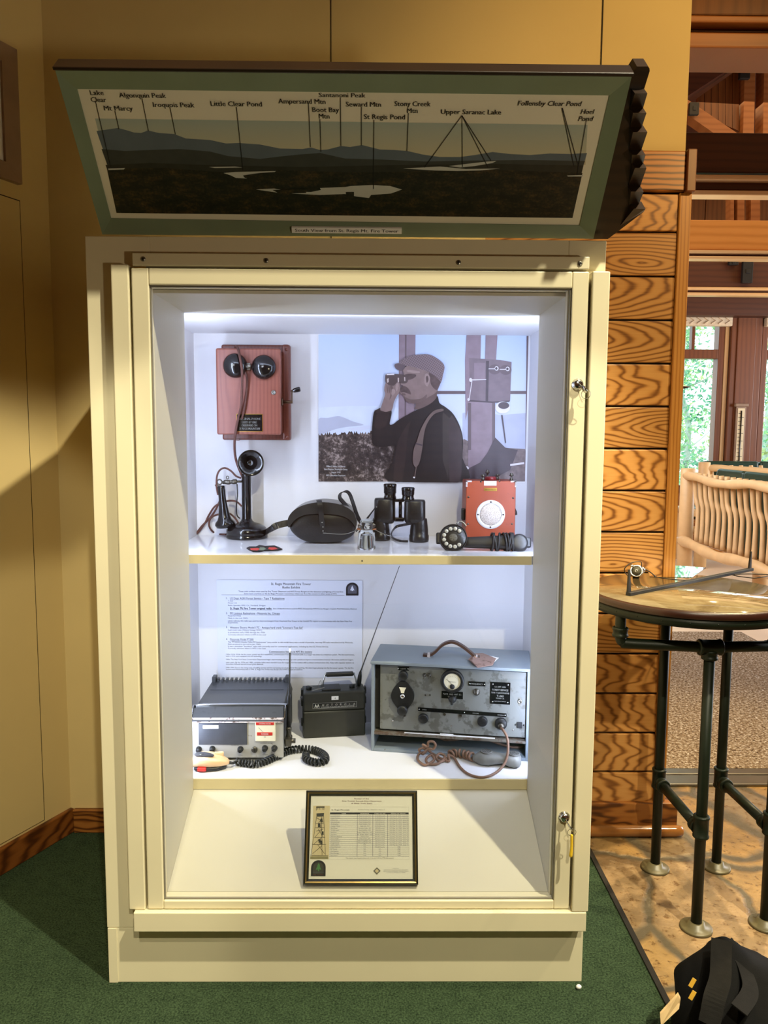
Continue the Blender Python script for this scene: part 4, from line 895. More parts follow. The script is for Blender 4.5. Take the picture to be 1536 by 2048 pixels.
# ---- cloth patch
g = G(); zc = ZS + .0008
P = [PZ(x, y, zc) for x, y in ((493, 1097), (499, 1094), (512, 1094), (519, 1091), (530, 1093), (549, 1092), (557, 1095), (565, 1099), (556, 1101), (540, 1102), (528, 1102), (520, 1104), (506, 1104), (499, 1101))]
g = G((P[0] + Vector((.05, 0, 0)))); g.prism(P, (0, 0, 0.0022)); g.mi = 1
for L in ([(500, 1097), (514, 1096), (522, 1098), (514, 1101), (502, 1100)], [(538, 1095), (550, 1095), (556, 1098), (544, 1100), (536, 1098)]): g.prism([PZ(x, y, zc + .0023) for x, y in L], (0, 0, .0006))
g.mi = 2
for L in ([(520, 1095), (528, 1095), (532, 1098), (526, 1101), (518, 1100)],): g.prism([PZ(x, y, zc + .0023) for x, y in L], (0, 0, .0007))
tag(g.obj('embroidered_patch', [paint('patch_black', (26, 24, 26), 0.9, 0.2, 80, 0.3), paint('patch_red', (196, 66, 56), 0.9, 0.15, 80, 0.3), paint('patch_green', (112, 124, 104), 0.9, 0.15, 80, 0.3)]), 'black embroidered patch with red panels flat on the shelf front', 'patch')

# ---- orange test set box
yf = 0.60
ts = thing('test_set_box', 'orange metal telephone test set with a round speaker grille', 'telephone test set', (XP(982, yf), yf, ZS)); o_ = ts.location
a = XP(932, yf, 1010); b = XP(1031, yf, 1010); zt_ = ZP(962, yf, 980)
g = G(o_); g.box(a, b, yf, yf + .008, ZS, zt_, .002); fp = g.obj('front_panel', M['orange'], ts)
g = G(o_); g.box(a + .002, b - .001, yf + .008, yf + .135, ZS, zt_ - .001, .004)
g.box(b - .001, b + .002, yf + .03, yf + .10, ZS + .02, zt_ - .03, .001); g.obj('case', paint('dull_red_case', (140, 66, 50), 0.5, 0.15, 30, 0.15), ts)
g = G(o_)
for x, s_ in ((a, 1), (b, -1)):
    g.box(min(x - .001 * s_, x + .018 * s_), max(x - .001 * s_, x + .018 * s_), yf - .0012, yf + .01, zt_ - .004, zt_ + .001, .0005); g.box(min(x - .001 * s_, x + .004 * s_), max(x - .001 * s_, x + .004 * s_), yf - .0012, yf + .01, zt_ - .020, zt_ + .001, .0005); g.obj('corner_plate', M['chipped'], ts); g = G(o_)

c = PY(981, 1029, yf); rr = 29 * .00167
g = G(o_); g.lathe([(rr, 0), (rr, .002), (rr * .985, .003), (rr * .76, .003), (rr * .75, .0022), (0.0001, .0022)], (c.x, yf, c.z), (0, -1, 0), 48)
g.mi = 1; g.lathe([(rr * .75, .0), (rr * .7, .0008), (0.0001, .0012)], (c.x, yf - .0022, c.z), (0, -1, 0), 48)
g.mi = 2
for an in (0, 90, 180, 270): g.cyl((c.x + math.cos(rad(an)) * rr * .87, yf - .003, c.z + math.sin(rad(an)) * rr * .87), .0028, .0006, (0, -1, 0), 12)
g.obj('speaker_grille', [paint('grille_ring', (206, 204, 204), 0.4, 0.04), M['grille'], M['ink']], fp)
g = G(o_); p0, p1 = PY(968, 971, yf), PY(993, 962, yf); g.box(p0.x, p1.x, yf - .0012, yf + .001, p0.z, p1.z, .0003); g.mi = 1; g.text('3', ((p0.x + p1.x) / 2, yf - .0014, p0.z + .004), .008, align='C'); g.obj('number_label', [M['white'], M['ink']], fp)
g = G(o_); p0, p1 = PY(968, 982, yf), PY(994, 976, yf); g.box(p0.x, p1.x, yf - .0012, yf + .001, p0.z, p1.z, .0003); g.mi = 1; g.text('Western Electric', ((p0.x + p1.x) / 2, yf - .0014, p0.z + .0028), .006, align='C', width=(p1.x - p0.x) * .84); g.obj('maker_plate', [M['brass'], M['ink']], fp)
g = G(o_)
for px, py in ((962, 963), (999, 962), (937, 994), (1026, 996), (936, 1048), (1024, 1048)): c = PY(px, py, yf); g = G(o_); g.lathe([(.0034, 0), (.003, .0012), (.0001, .0016)], (c.x, yf, c.z), (0, -1, 0), 12); g.obj('screw', M['gunmetal'], fp)
g = G(o_); c = PY(981, 956, yf + .05); g.lathe([(.017, 0), (.019, .002), (.019, .010), (.017, .013), (.0001, .013)], (c.x, yf + .05, zt_ - .001), (0, 0, 1), 24); g.obj('red_cap', paint('dark_red_cap', (130, 36, 40), 0.35, 0.1), ts)
for px, Y, h in ((966, yf + .03, .022), (975, yf + .09, .034), (995, yf + .09, .020), (1023, yf + .03, .026)):
    x = XP(px, Y, 950); g = G(o_); g.lathe([(.006, 0), (.006, .008), (.003, .010), (.003, h * .6), (.006, h * .65), (.005, h), (.0001, h)], (x, Y, zt_ - .001), (0, 0, 1), 14); g.tube([(x - .008, Y, zt_ + h * .7), (x, Y, zt_ + h * .62), (x + .007, Y, zt_ + h * .72)], .0022, 7); g.obj('terminal', M['gunmetal'], ts)
g = G(o_); g.tube([(b + .001, yf + .05, ZP(1018, yf)), (b + .004, yf + .05, ZP(1018, yf)), (b + .010, yf + .05, ZP(1026, yf)), (b + .010, yf + .045, ZP(1030, yf))], .005, 9); g.cyl((b + .001, yf + .05, ZP(1018, yf)), .009, .004, (1, 0, 0), 14); g.obj('crank', M['matblack'], ts); g = G(o_); g.box(a - .010, a + .002, yf + .03, yf + .06, ZP(1042, yf), ZP(1018, yf), .004); g.obj('side_knob', M['matblack'], ts)

# ---- lineman's handset with dial, cord wound round its grip
q = PZ(908, 1103, ZS); HF = Frame((q.x, q.y, ZS), Matrix.Rotation(rad(-1.5), 3, 'Z') @ Matrix.Rotation(rad(-20), 3, 'X'))
hs = thing('dial_handset', 'black handset with finger dial and cord wound round its grip, before the orange box', 'handset', HF.loc, HF.rot)
dc = HF.at(907, 1074); dr_ = 27.5 * .00158
g = G(); g.lathe([(0.0001, -.022), (dr_ * .9, -.022), (dr_, -.016), (dr_ * 1.03, -.004), (dr_ * 1.02, .002), (dr_ * .96, .004), (dr_ * .95, .0015), (0.0001, .0015)], (dc.x, .012, dc.z), (0, -1, 0), 44); g.obj('dial_housing', M['matblack'], hs)
g = G(); g.lathe([(dr_ * .92, 0), (dr_ * .90, .0016), (0.0001, .0016)], (dc.x, .0100, dc.z), (0, -1, 0), 40); g.mi = 1
for i in range(10):
    an = rad(-128 - i * 29 + 0); an = rad(60 + 8 + i * 29 - 20)
    cx_, cz_ = dc.x + math.cos(an) * dr_ * .68, dc.z + math.sin(an) * dr_ * .68
    g.lathe([(dr_ * .150, 0), (dr_ * .150, .0008), (0.0001, .0008)], (cx_, .0085, cz_), (0, -1, 0), 18)
g.mi = 2
for i in range(10):
    an = rad(68 + i * 29 - 20); cx_, cz_ = dc.x + math.cos(an) * dr_ * .68, dc.z + math.sin(an) * dr_ * .68
    g.text('1234567890'[i], (cx_, .0076, cz_ - .0022), .006, align='C')
    g.tube([(cx_ + math.cos(t) * dr_ * .165, .0078, cz_ + math.sin(t) * dr_ * .165) for t in [2 * PI * j / 16 for j in range(16)]], .0009, 6, True)
g.mi = 3; g.lathe([(dr_ * .30, 0), (dr_ * .27, .0015), (.0001, .0018)], (dc.x, .0085, dc.z), (0, -1, 0), 24)
for i in range(6):
    an = rad(60 * i); g.bar((dc.x, .0066, dc.z), (dc.x + math.cos(an) * dr_ * .24, .0066, dc.z + math.sin(an) * dr_ * .24), .0024, .0006, 0, (0, 1, 0))
g.obj('finger_wheel', [paint('dial_brown', (40, 38, 30), 0.35, 0.1), paint('dial_white', (214, 210, 192), 0.45, 0.05), M['ink'], paint('dial_centre', (96, 92, 78), 0.5, 0.2)], hs)
g = G(); l_ = HF.at(873, 1074); g.box(l_.x, dc.x, .014, .030, dc.z - .018, dc.z + .018, .004)
e = HF.at(1058, 1084); R_ = []
for px, w_, d_ in ((925, 11, 8), (940, 12, 10), (965, 13, 11), (985, 14, 12), (1010, 16, 14), (1030, 17, 15)):
    c = HF.at(px, 1082); R_.append(ellipse_ring((c.x, .022, c.z), (0, .0012 * d_, 0), (0, 0, .00145 * w_), 20, 3))
g.loft(R_); g.obj('grip', M['matblack'], hs)
c = HF.at(1040, 1084); g = G(); g.lathe([(0.0001, -.022), (.024, -.022), (.029, -.014), (.029, .004), (.026, .010), (.020, .012), (.0001, .011)], (c.x, .016, c.z), (0, -1, 0), 32)
g.box(c.x + .010, c.x + .036, .006, .024, c.z - .015, c.z + .017, .004); g.obj('earpiece', M['rubber'], hs)
g = G(); p_ = []
for i in range(200):
    t = i / 199; px = 985 + 42 * (0.5 + 0.5 * math.sin(t * 9)); c = HF.at(px, 1082)
    an = 2 * PI * 9 * t; p_.append((c.x + .004 * math.sin(an * .5 + 1), .016 + .020 * math.cos(an), c.z + .028 * math.sin(an)))
g.tube(p_, .0034, 7)
for dz in (-.004, .003): g.tube(catmull([(c.x + .045, .016, c.z + dz), (c.x + .055, .014, c.z + dz * 1.4), (c.x + .064, .012, c.z + dz * 1.2 + .004)], 4), .0016, 6)
g.obj('cord', M['matblack'], hs)
g = G(); c = HF.at(908, 1074); g.tube(catmull([HF.at(914, 1048, .014), HF.at(918, 1043, .016), HF.at(926, 1045, .018), HF.at(932, 1052, .018)], 5), .0034, 8); g.obj('belt_clip', M['steel'], hs)

# ================================================================== PICTURES ON THE NICHE BACK WALL
YP = 0.7945
# ---- photograph of the fire observer
a = PY(637, 963, YP); b = PY(1057, 669, YP)
g = G((a.x + (b.x - a.x) / 2, YP, a.z)); g.box(a.x, b.x, YP, YP + .002, a.z, b.z); lay[0] = YP - .0001
def Q(P, mi, f=None):
    g.mi = mi; lay[0] -= .00011
    pts = []
    for x, y in P:
        px, py = (f(x, y) if f else (x, y)); v = PY(px, py, YP)
        pts.append((min(max(v.x, a.x), b.x), lay[0], min(max(v.z, a.z), b.z)))
    g.poly(pts)
c7 = lambda x, y: (730 + x / 6.982, 680 + y / 6.982)
c4 = lambda x, y: (700 + x / 3.84, 640 + y / 3.84)
def CV(P, n=5, cl=True): return [(v.x, v.y) for v in catmull([(x, y, 0) for x, y in P], n, cl)]
Q([(637, 669), (1057, 669), (1057, 963), (637, 963)], 1)
# far water, hills
Q([(637, 815), (700, 812), (760, 812), (800, 816), (940, 840), (940, 870), (637, 870)], 2)
Q(CV([(637, 838), (655, 836), (676, 832), (690, 836), (706, 843), (728, 850), (700, 853), (672, 858), (650, 866), (637, 868)], 3), 3)
Q([(690, 858), (740, 850), (760, 852), (720, 862)], 1)
Q(CV([(925, 826), (960, 822), (1000, 830), (1057, 826), (1057, 905), (925, 905)], 1), 3)
random.seed(3)
fo = [(637, 866)]
for i in range(58):
    x = 637 + i * 2; fo.append((x, 868 - (x - 660) * .02 + random.choice((-5, -2, 0, 1, 2, -3))))
fo += [(752, 862), (800, 900), (800, 963), (637, 963)]
Q(fo, 4)
Q([(918, 885), (928, 878), (940, 884), (960, 893), (1050, 898), (1057, 905), (1057, 963), (918, 963)], 5)
Q([(1016, 905), (1040, 902), (1057, 910), (1057, 935), (1016, 935)], 5)
# window bars
Q([(798, 669), (831, 669), (829, 850), (797, 850)], 6); Q([(810, 669), (813, 669), (812, 850), (809, 850)], 7)
Q([(870, 782), (932, 782), (932, 788), (870, 788)], 7); Q([(1020, 782), (1056, 782), (1056, 788), (1020, 788)], 7)
Q([(1053, 672), (1057, 672), (1057, 963), (1050, 963)], 7)
# post with the wall telephone
Q([(933, 669), (962, 669), (961, 720), (931, 840), (930, 720)], 6); Q([(971, 669), (995, 669), (992, 720), (970, 720)], 6)
Q([(936, 720), (990, 720), (990, 900), (975, 960), (936, 960)], 6)
Q(CV([(938, 716), (1000, 720), (1023, 724), (1020, 802), (985, 804), (940, 800)], 1), 8)
Q([(972, 722), (978, 722), (976, 803), (971, 803)], 9); Q([(938, 800), (985, 803), (1019, 801), (1019, 804), (985, 806), (938, 803)], 9); Q([(948, 726), (970, 726), (970, 758), (948, 760)], 6); Q([(936, 806), (942, 806), (942, 900), (936, 900)], 7); Q([(984, 806), (990, 806), (990, 880), (984, 890)], 7)
for cx_, cy_ in ((989, 738), (1011, 739)):
    Q([(cx_ + 12 * math.cos(t), cy_ + 1 + 10 * math.sin(t)) for t in [2 * PI * i / 20 for i in range(20)]], 7); Q([(cx_ - 12, cy_ - 1), (cx_ + 2, cy_ - 1), (cx_ + 2, cy_ + .5), (cx_ - 12, cy_ + .5)], 10); Q([(cx_ + 4 + 4 * math.cos(t), cy_ - 1 + 4.5 * math.sin(t)) for t in [2 * PI * i / 16 for i in range(16)]], 10); Q([(cx_ + 3.4 + 2.4 * math.cos(t), cy_ - 1 + 2.8 * math.sin(t)) for t in [2 * PI * i / 16 for i in range(16)]], 9)
Q([(942, 759), (972, 758.5), (972, 760), (942, 761)], 10); Q([(943, 762), (944.4, 762), (939, 798), (937.4, 798)], 10); Q([(941 + 3 * math.cos(t), 760 + 4 * math.sin(t)) for t in [2 * PI * i / 12 for i in range(12)]], 10); Q([(937 + 2.6 * math.cos(t), 799 + 3 * math.sin(t)) for t in [2 * PI * i / 12 for i in range(12)]], 10)
Q([(1005 + 15 * math.cos(t), 815 + 12 * math.sin(t)) for t in [2 * PI * i / 24 for i in range(24)]], 10); Q([(1007 + 11 * math.cos(t), 811 + 7 * math.sin(t)) for t in [2 * PI * i / 24 for i in range(24)]], 9)
Q([(1002, 830), (1005, 830), (1012, 885), (1010, 887)], 9)
Q([(990, 875), (1010, 895), (1035, 900), (1020, 940), (975, 963), (930, 963), (920, 945), (960, 925), (975, 905)], 9)
Q([(1020, 928), (1048, 924), (1048, 928), (1020, 932)], 10); Q([(928, 935), (934, 932), (938, 936), (932, 946), (926, 944)], 10); Q([(930, 939), (938, 938), (938, 963), (928, 963)], 9)
# the man: coat, strap
Q(CV([(870, 910), (1000, 780), (1040, 880), (1120, 935), (1220, 1020), (1300, 1150), (1350, 1290), (1368, 1430), (1360, 1650), (1400, 1975), (340, 1975), (380, 1700), (420, 1480), (260, 1500), (130, 1470), (95, 1400), (100, 1200), (135, 985), (250, 1005), (370, 985), (345, 1170), (400, 1170), (470, 1115), (700, 985)], 4), 11, c7)
Q([(1090, 1010), (1180, 1090), (1172, 1700), (1160, 1940), (1085, 1680), (1080, 1060)], 12, c7)
Q(CV([(1180, 1090), (1290, 1180), (1345, 1330), (1350, 1480), (1330, 1975), (1180, 1975)], 3), 13, c7)
Q(CV([(440, 1500), (520, 1290), (640, 1120), (600, 1300), (520, 1975), (400, 1975)], 3), 14, c7); Q(CV([(180, 1010), (330, 1010), (300, 1180), (200, 1250), (130, 1200)], 3), 14, c7)
# neck, face, ear
Q(CV([(560, 700), (1000, 560), (1005, 740), (980, 830), (860, 920), (700, 975), (705, 890), (640, 880), (575, 850)], 3), 15, c7)
Q(CV([(525, 400), (700, 360), (1000, 500), (1040, 600), (1000, 720), (900, 790), (700, 890), (640, 875), (570, 850), (555, 790), (500, 760), (490, 690), (530, 640), (490, 610), (540, 470)], 4), 16, c7)
Q(CV([(900, 450), (1070, 520), (1050, 610), (1000, 700), (930, 640), (905, 560)], 3), 17, c7)
Q(CV([(835, 490), (870, 470), (905, 520), (900, 580), (870, 650), (830, 600)], 4), 18, c7); Q(CV([(850, 520), (875, 505), (885, 560), (860, 600)], 4), 17, c7)
Q(CV([(560, 480), (700, 480), (700, 520), (600, 560)], 3), 17, c7); Q(CV([(600, 420), (760, 440), (740, 465), (600, 450)], 3), 18, c7)
Q(CV([(500, 660), (560, 650), (620, 700), (640, 760), (600, 750), (540, 730), (500, 730)], 4), 17, c7); Q(CV([(510, 745), (560, 750), (560, 775), (515, 770)], 3), 15, c7)
Q(CV([(560, 800), (640, 830), (780, 820), (860, 760), (840, 830), (720, 885), (640, 878), (575, 850)], 3), 19, c7)
# cap
Q(CV([(412, 350), (440, 330), (490, 320), (520, 280), (640, 225), (780, 203), (900, 207), (1000, 255), (1080, 320), (1108, 385), (1090, 480), (1062, 590), (1040, 570), (980, 510), (860, 440), (700, 385), (560, 365), (520, 430), (470, 425), (425, 395)], 4), 20, c7)
Q(CV([(412, 350), (440, 330), (500, 335), (560, 365), (525, 425), (470, 425), (425, 395)], 4), 21, c7)
# binoculars and hand
Q(CV([(285, 490), (330, 470), (400, 475), (480, 480), (560, 490), (600, 530), (590, 590), (540, 610), (460, 600), (400, 640), (320, 630), (285, 590)], 3), 22, c7)
Q([(300, 475), (405, 472), (410, 490), (300, 492)], 10, c7); Q([(305, 545), (330, 535), (330, 590), (308, 600)], 23, c7); Q([(455, 530), (475, 530), (475, 590), (458, 590)], 23, c7); Q([(545, 520), (560, 520), (562, 575), (548, 575)], 23, c7)
Q(CV([(290, 600), (330, 630), (400, 640), (440, 600), (470, 590), (490, 640), (485, 720), (440, 790), (400, 880), (370, 985), (290, 1005), (215, 985), (250, 860), (280, 760), (268, 690)], 4), 16, c7)
Q(CV([(350, 640), (390, 660), (380, 760), (340, 840), (360, 740)], 3), 19, c7); Q(CV([(425, 650), (455, 600), (470, 650), (440, 720)], 3), 18, c7); Q(CV([(365, 700), (410, 690), (420, 740), (375, 780)], 3), 18, c7)
for k_ in range(3): Q(CV([(300 + k_ * 28, 640), (312 + k_ * 28, 640), (322 + k_ * 24, 720), (312 + k_ * 24, 740)], 3), 19, c7)
Q([(140, 985), (215, 945), (215, 985), (290, 1008), (368, 985), (365, 1020), (150, 1020)], 14, c7)
# shoulder strap
Q(CV([(1070, 960), (1090, 990), (960, 1040), (860, 1180), (820, 1330), (800, 1500), (765, 1690), (720, 1770), (690, 1760), (665, 1690), (680, 1520), (720, 1420), (780, 1240), (870, 1080), (960, 990)], 4), 24, c7)
Q([(700, 1435), (800, 1460), (795, 1480), (698, 1452)], 9, c7); Q([(710, 1770), (720, 1775), (698, 1910), (685, 1905)], 24, c7); Q([(670, 1905), (700, 1910), (690, 1930), (672, 1925)], 10, c7)
# caption
g.mi = 25; lay[0] -= .0002
for t, y, xw in (('William E. Durkee, Fire Observer', 934, 38), ('Black Mountain, Washington County', 940, 46), ('August 1918', 946, 18), ('NYS Conservation Department', 952, 38)):
    c = PY(672, y, YP); l_ = PY(672 - xw / 2, y, YP); r_ = PY(672 + xw / 2, y, YP); g.text(t, (c.x, lay[0], c.z), .0085, align='C', width=r_.x - l_.x, bold=.02)
k = NT('poster_forest'); q_ = k.obj(); n1 = k.noise(q_, 75, 5, 0.75); n2 = k.noise(q_, 18, 3)
k.set(k.ramp(k.math('MULTIPLY_ADD', n2, 0.35, k.math('MULTIPLY', n1, 0.65)), [(0.40, rgb(38, 30, 28)), (0.52, rgb(74, 62, 58)), (0.62, rgb(168, 150, 142))]), 0.5); M['p_forest'] = k.m
k = NT('poster_cap'); q_ = k.mapping(k.obj(), (1, 1, 1), (0, rad(12), 0)); ch = k.n('ShaderNodeTexChecker'); k.put(ch.inputs['Vector'], q_); ch.inputs['Scale'].default_value = 210
k.set(k.mix(k.math('MULTIPLY', ch.outputs['Fac'], 0.75), rgb(134, 114, 116), rgb(92, 76, 78)), 0.5); M['p_cap'] = k.m
k = NT('poster_sky'); sp = k.n('ShaderNodeSeparateXYZ'); k.put(sp.inputs[0], k.obj()); k.set(k.ramp(k.math('MULTIPLY', sp.outputs[2], 1.95), [(0.3, rgb(214, 216, 232)), (0.95, rgb(192, 208, 238))]), 0.45); M['p_sky'] = k.m
pm = lambda n, c, v=.05, s_=20: paint('poster_' + n, c, 0.45, v, s_, 0)
po = g.obj('fire_observer_photograph', [M['white'], M['p_sky'], pm('water', (214, 222, 240)), pm('hill', (182, 186, 206)), M['p_forest'], pm('shrubs', (120, 104, 102), .3, 60), pm('post', (142, 122, 130), .12, 30), pm('bar', (104, 88, 92)),
    pm('box', (124, 106, 112), .1, 40), pm('shade', (74, 62, 68), .12), pm('glint', (224, 216, 218)), pm('coat', (40, 33, 32), .2, 14), pm('coat_sleeve_light', (62, 54, 50), .15, 14), pm('coat_back', (66, 54, 54), .2, 16), pm('coat_fold', (54, 42, 40), .2, 18),
    pm('neck', (104, 84, 80), .1, 30), pm('skin', (136, 113, 108), .14, 34), pm('hair', (88, 70, 68), .25, 60), pm('skin_light', (158, 134, 128), .08, 30), pm('skin_fold', (108, 88, 84), .1, 30), M['p_cap'], pm('cap_peak', (96, 80, 84), .08),
    pm('glasses', (82, 66, 64), .15, 40), pm('bright_rim', (196, 176, 168)), pm('strap', (110, 92, 86), .12, 30), M['white']], recalc=False)
tag(po, 'sepia photograph of a person in a flat cap and dark coat looking through binoculars', 'photograph')

# ---- typed exhibit sheet
a = PY(436, 1355, YP); b = PY(725, 1161, YP)
g = G(((a.x + b.x) / 2, YP, a.z)); g.box(a.x, b.x, YP, YP + .001, a.z, b.z); y_ = YP - .0004
def T(t, xl, xr, yb, h, mi=1, al='L', bold=0.0, P_=None):
    l_ = PY(xl, yb, YP); r_ = PY(xr, yb, YP); c_ = PY(xl, yb - h, YP); g.mi = mi
    g.text(t, (l_.x, y_, l_.z), (c_.z - l_.z) / .72, width=r_.x - l_.x, bold=bold)
def U(xl, xr, y, th=.7, mi=1):
    l_ = PY(xl, y, YP); r_ = PY(xr, y + th, YP); g.mi = mi; g.box(l_.x, r_.x, y_ - .0001, y_ + .0003, r_.z, l_.z)
T('St. Regis Mountain Fire Tower', 542, 622, 1170, 5); T('Radio Exhibit', 565, 600, 1177, 5)
T('These radio artifacts were used by Fire Tower Observers and NYS Forest Rangers in the detection and fighting of forest fires.', 477, 687, 1184, 3)
T('Some items are from or the St. Regis Mountain restoration; others are from fire towers in other areas of NYS.', 488, 674, 1188.5, 3); U(443, 689, 1190, .5, 2)
T('1.', 452, 455, 1198, 4); T('US Dept AGRI Forest Service - Type T Radiophone', 460, 569, 1198.5, 4.2); U(460, 569, 1199.5)
T('T-460', 456, 466, 1203, 2.6, 2); T('Model C.B.', 456, 474, 1207, 2.6, 2); T('Radio Specialty MFG. Co., Portland, Oregon', 456, 531, 1212, 2.8, 2)
T('St. Regis Mt Fire Tower original radio.', 460, 544, 1218.5, 4.4, 1, 'L', .01); U(460, 544, 1219.5); T('One of the first three used in NYS. Donated by NYS Forest Ranger, Captain Paul Hartmann, Retired.', 546, 714, 1218.5, 3)
T('2.', 452, 455, 1228, 4); T('FM Lookout Radiophone - Motorola Inc, Chicago', 460, 560, 1228.5, 4.2); U(460, 560, 1229.5)
T('Model N1177AA', 456, 482, 1233, 2.8, 2); T("Made in the mid 1950's", 456, 496, 1237.5, 2.8, 2); T('Labels indicate this radio was used by observers/rangers from Overlook Fire Tower in the Catskill Mt. region to communicate with the New Paltz Fire', 456, 704, 1243, 3); T('Department.', 456, 476, 1246.5, 2.8, 2)
T('3.', 452, 455, 1256, 4); T('Western Electric Model 17C - Antique hard crank "Lineman\'s Test Set"', 460, 606, 1257, 4.2); U(460, 606, 1258)
T('Field crank radio (Military Vintage WW1)', 456, 524, 1261.5, 2.8, 2); T('In production early 1900s through the 1930s', 456, 530, 1266, 2.8, 2); T('Currently unknown where in NYS it was used', 456, 532, 1270.5, 2.8, 2)
T('4.', 452, 455, 1280, 4); T('Motorola Model PT300', 460, 507, 1280.5, 4.2); U(460, 507, 1281.5)
T('The "PT300XX Handie-Talkie FM Radiophone" (very similar to this model here) was a model of portable, two-way FM radio manufactured by Motorola,', 456, 706, 1285.5, 3); T('likely produced in the mid-to-late 1960s.', 456, 522, 1289.5, 2.8); T('It was a transistor "lunchbox" style radio primarily used for commercial applications, including by the U.S. Forest Service.', 456, 657, 1294, 3); T('Currently unknown where in NYS it was used.', 456, 532, 1298, 2.8)
T('Communication history in NYS fire towers', 538, 624, 1305, 3.8, 1, 'L', .02); U(538, 624, 1306)
for i, (t, xr) in enumerate((('1909s-1910s: While the fire tower system was first established, communication from the mountain peak to a ranger was done via a telephone system. The first steel towers,', 709), ('built in 1916, were equipped with this technology.', 524), ('1940s: The New York State Conservation Department began experimenting with two-way radio systems to improve communications between the towers and forest rangers.', 707), ('Later years: By the 1970s and 1980s, portable radios were standard issue for rangers. For fire towers with a critical communication link, many radio repeater stations on', 708), ('mountains followed served around great distances.', 527), ('1990-1999: Due to the rising costs of staffing towers and the increasing use of aircraft for fire spotting, the state began phasing out the fire tower system. The last fire', 707), ('towers were decommissioned in 1990. St. Regis Fire Tower was the last one in NYS to have an observer.', 606))):
    T(t, 452, xr, (1310, 1313.5, 1320, 1326, 1329.5, 1336.5, 1340)[i], 2.8)
# arched badge
def arch(cx, cy, wpx, hpx, mi, off):
    P = [(cx - wpx, cy + hpx), (cx - wpx, cy - hpx * .1)] + [(cx - wpx * math.cos(t), cy - hpx * .1 - hpx * .9 * math.sin(t)) for t in [PI * i / 12 for i in range(1, 12)]] + [(cx + wpx, cy - hpx * .1), (cx + wpx, cy + hpx)]
    g.mi = mi; g.poly([Vector((PY(x, y, YP).x, y_ - off, PY(x, y, YP).z)) for x, y in P])
arch(704.5, 1178, 12.5, 13, 1, .0003); arch(704.5, 1178, 9, 9, 2, .0004)
g.mi = 0; g.poly([(PY(x, y, YP).x, y_ - .0005, PY(x, y, YP).z) for x, y in ((704.5, 1171), (709, 1181), (706, 1180), (706, 1182), (703, 1182), (703, 1180), (700, 1181))]); U(695, 714, 1184, 1.6, 0); U(695, 714, 1187.5, 1.2, 0)
T('FIRE TOWER', 696, 713, 1170, 2, 0)
tag(g.obj('exhibit_sheet', [M['paper'], M['ink'], M['greyink']], recalc=False), 'typed white exhibit sheet with a black arched badge, on the niche wall under the shelf', 'sign')

# ================================================================== LOWER SHELF
ZF = 0.4202
# ---- mobile radio at the left
q = PZ(475, 1523, ZF)
MF = Frame((-0.368, 0.456, ZF), Matrix.Rotation(rad(0.6), 3, 'Z'))
mr = thing('mobile_radio', 'grey two way radio with chipped hood, wire bail and red label strips, at the left', 'radio', MF.loc, MF.rot)
W2 = 0.147; ytop = MF.at(475, 1443, 0.0).z
rb = MF.at(400, 1385, 0.30); hz = MF.at(480, 1386, 0.31).z
g = G(); g.box(-W2, W2, 0.0, 0.012, 0.012, ytop, 0.003); fp = g.obj('front_panel', M['case_front'], mr)
g = G(); g.box(-W2 + .002, W2 - .002, 0.0121, 0.315, 0.012, ytop + .004, .004)
R0 = [(-W2 - .001, .0, ytop + .002), (W2 + .001, .0, ytop + .002), (W2 + .001, .055, ytop + .034), (W2 - .012, .30, ytop + .036), (W2 - .012, .315, ytop + .006), (-W2 + .012, .315, ytop + .006), (-W2 + .012, .30, ytop + .036), (-W2 - .001, .055, ytop + .034)]
g.obj('case', M['lid_worn'], mr)
g = G(); z0 = ytop + .002
vs = [(-W2, -.004, z0), (W2, -.004, z0), (W2 - .004, .045, z0 + .030), (-W2 + .004, .045, z0 + .030), (W2 - .010, .30, z0 + .038), (-W2 + .010, .30, z0 + .038), (-W2, .31, z0), (W2, .31, z0)]
g.add(vs, [(0, 1, 2, 3), (3, 2, 4, 5), (5, 4, 7, 6), (1, 7, 4, 2), (0, 3, 5, 6), (0, 6, 7, 1)])
for i in range(16): g.box(-W2 + .026 + i * .0158, -W2 + .034 + i * .0158, .285, .305, z0 + .034, z0 + .046, .001)
for x in (-W2 + .010, W2 - .024): g.box(x, x + .014, .275, .308, z0 + .030, z0 + .056, .002)
g.box(-W2 + .02, W2 - .02, .20, .204, z0 + .034, z0 + .0365)
hood = g.obj('hood', M['lid_worn'], mr)
g = G(); g.prism([(-W2 - .001, -.005, z0 - .004), (-W2 - .001, .006, z0 + .0085), (-W2 - .001, .0075, z0 + .0075), (-W2 - .001, -.0035, z0 - .004)], (2 * W2 + .002, 0, 0)); g.obj('hood_edge', M['chipped'], hood)
g = G(); zb = MF.at(480, 1409, 0.06).z
g.ribbon(catmull([(-W2 - .003, .012, z0 + .002), (-W2 - .003, .04, z0 + .03), (-W2 - .002, .058, zb - .006), (-W2 + .005, .06, zb), (0, .06, zb + .001), (W2 - .005, .06, zb), (W2 + .002, .058, zb - .006), (W2 + .003, .04, z0 + .03), (W2 + .003, .012, z0 + .002)], 5), (0, 1, 0), .012, .003); g.obj('bail_handle', M['chrome'], mr)
g = G(); a, b = MF.at(398, 1489), MF.at(494, 1446); g.box(a.x, b.x, -.003, .001, a.z, b.z, .001); gp = g.obj('speaker_panel', paint('slate_panel', (60, 62, 68), 0.4, 0.15, 30, 0.1), fp)
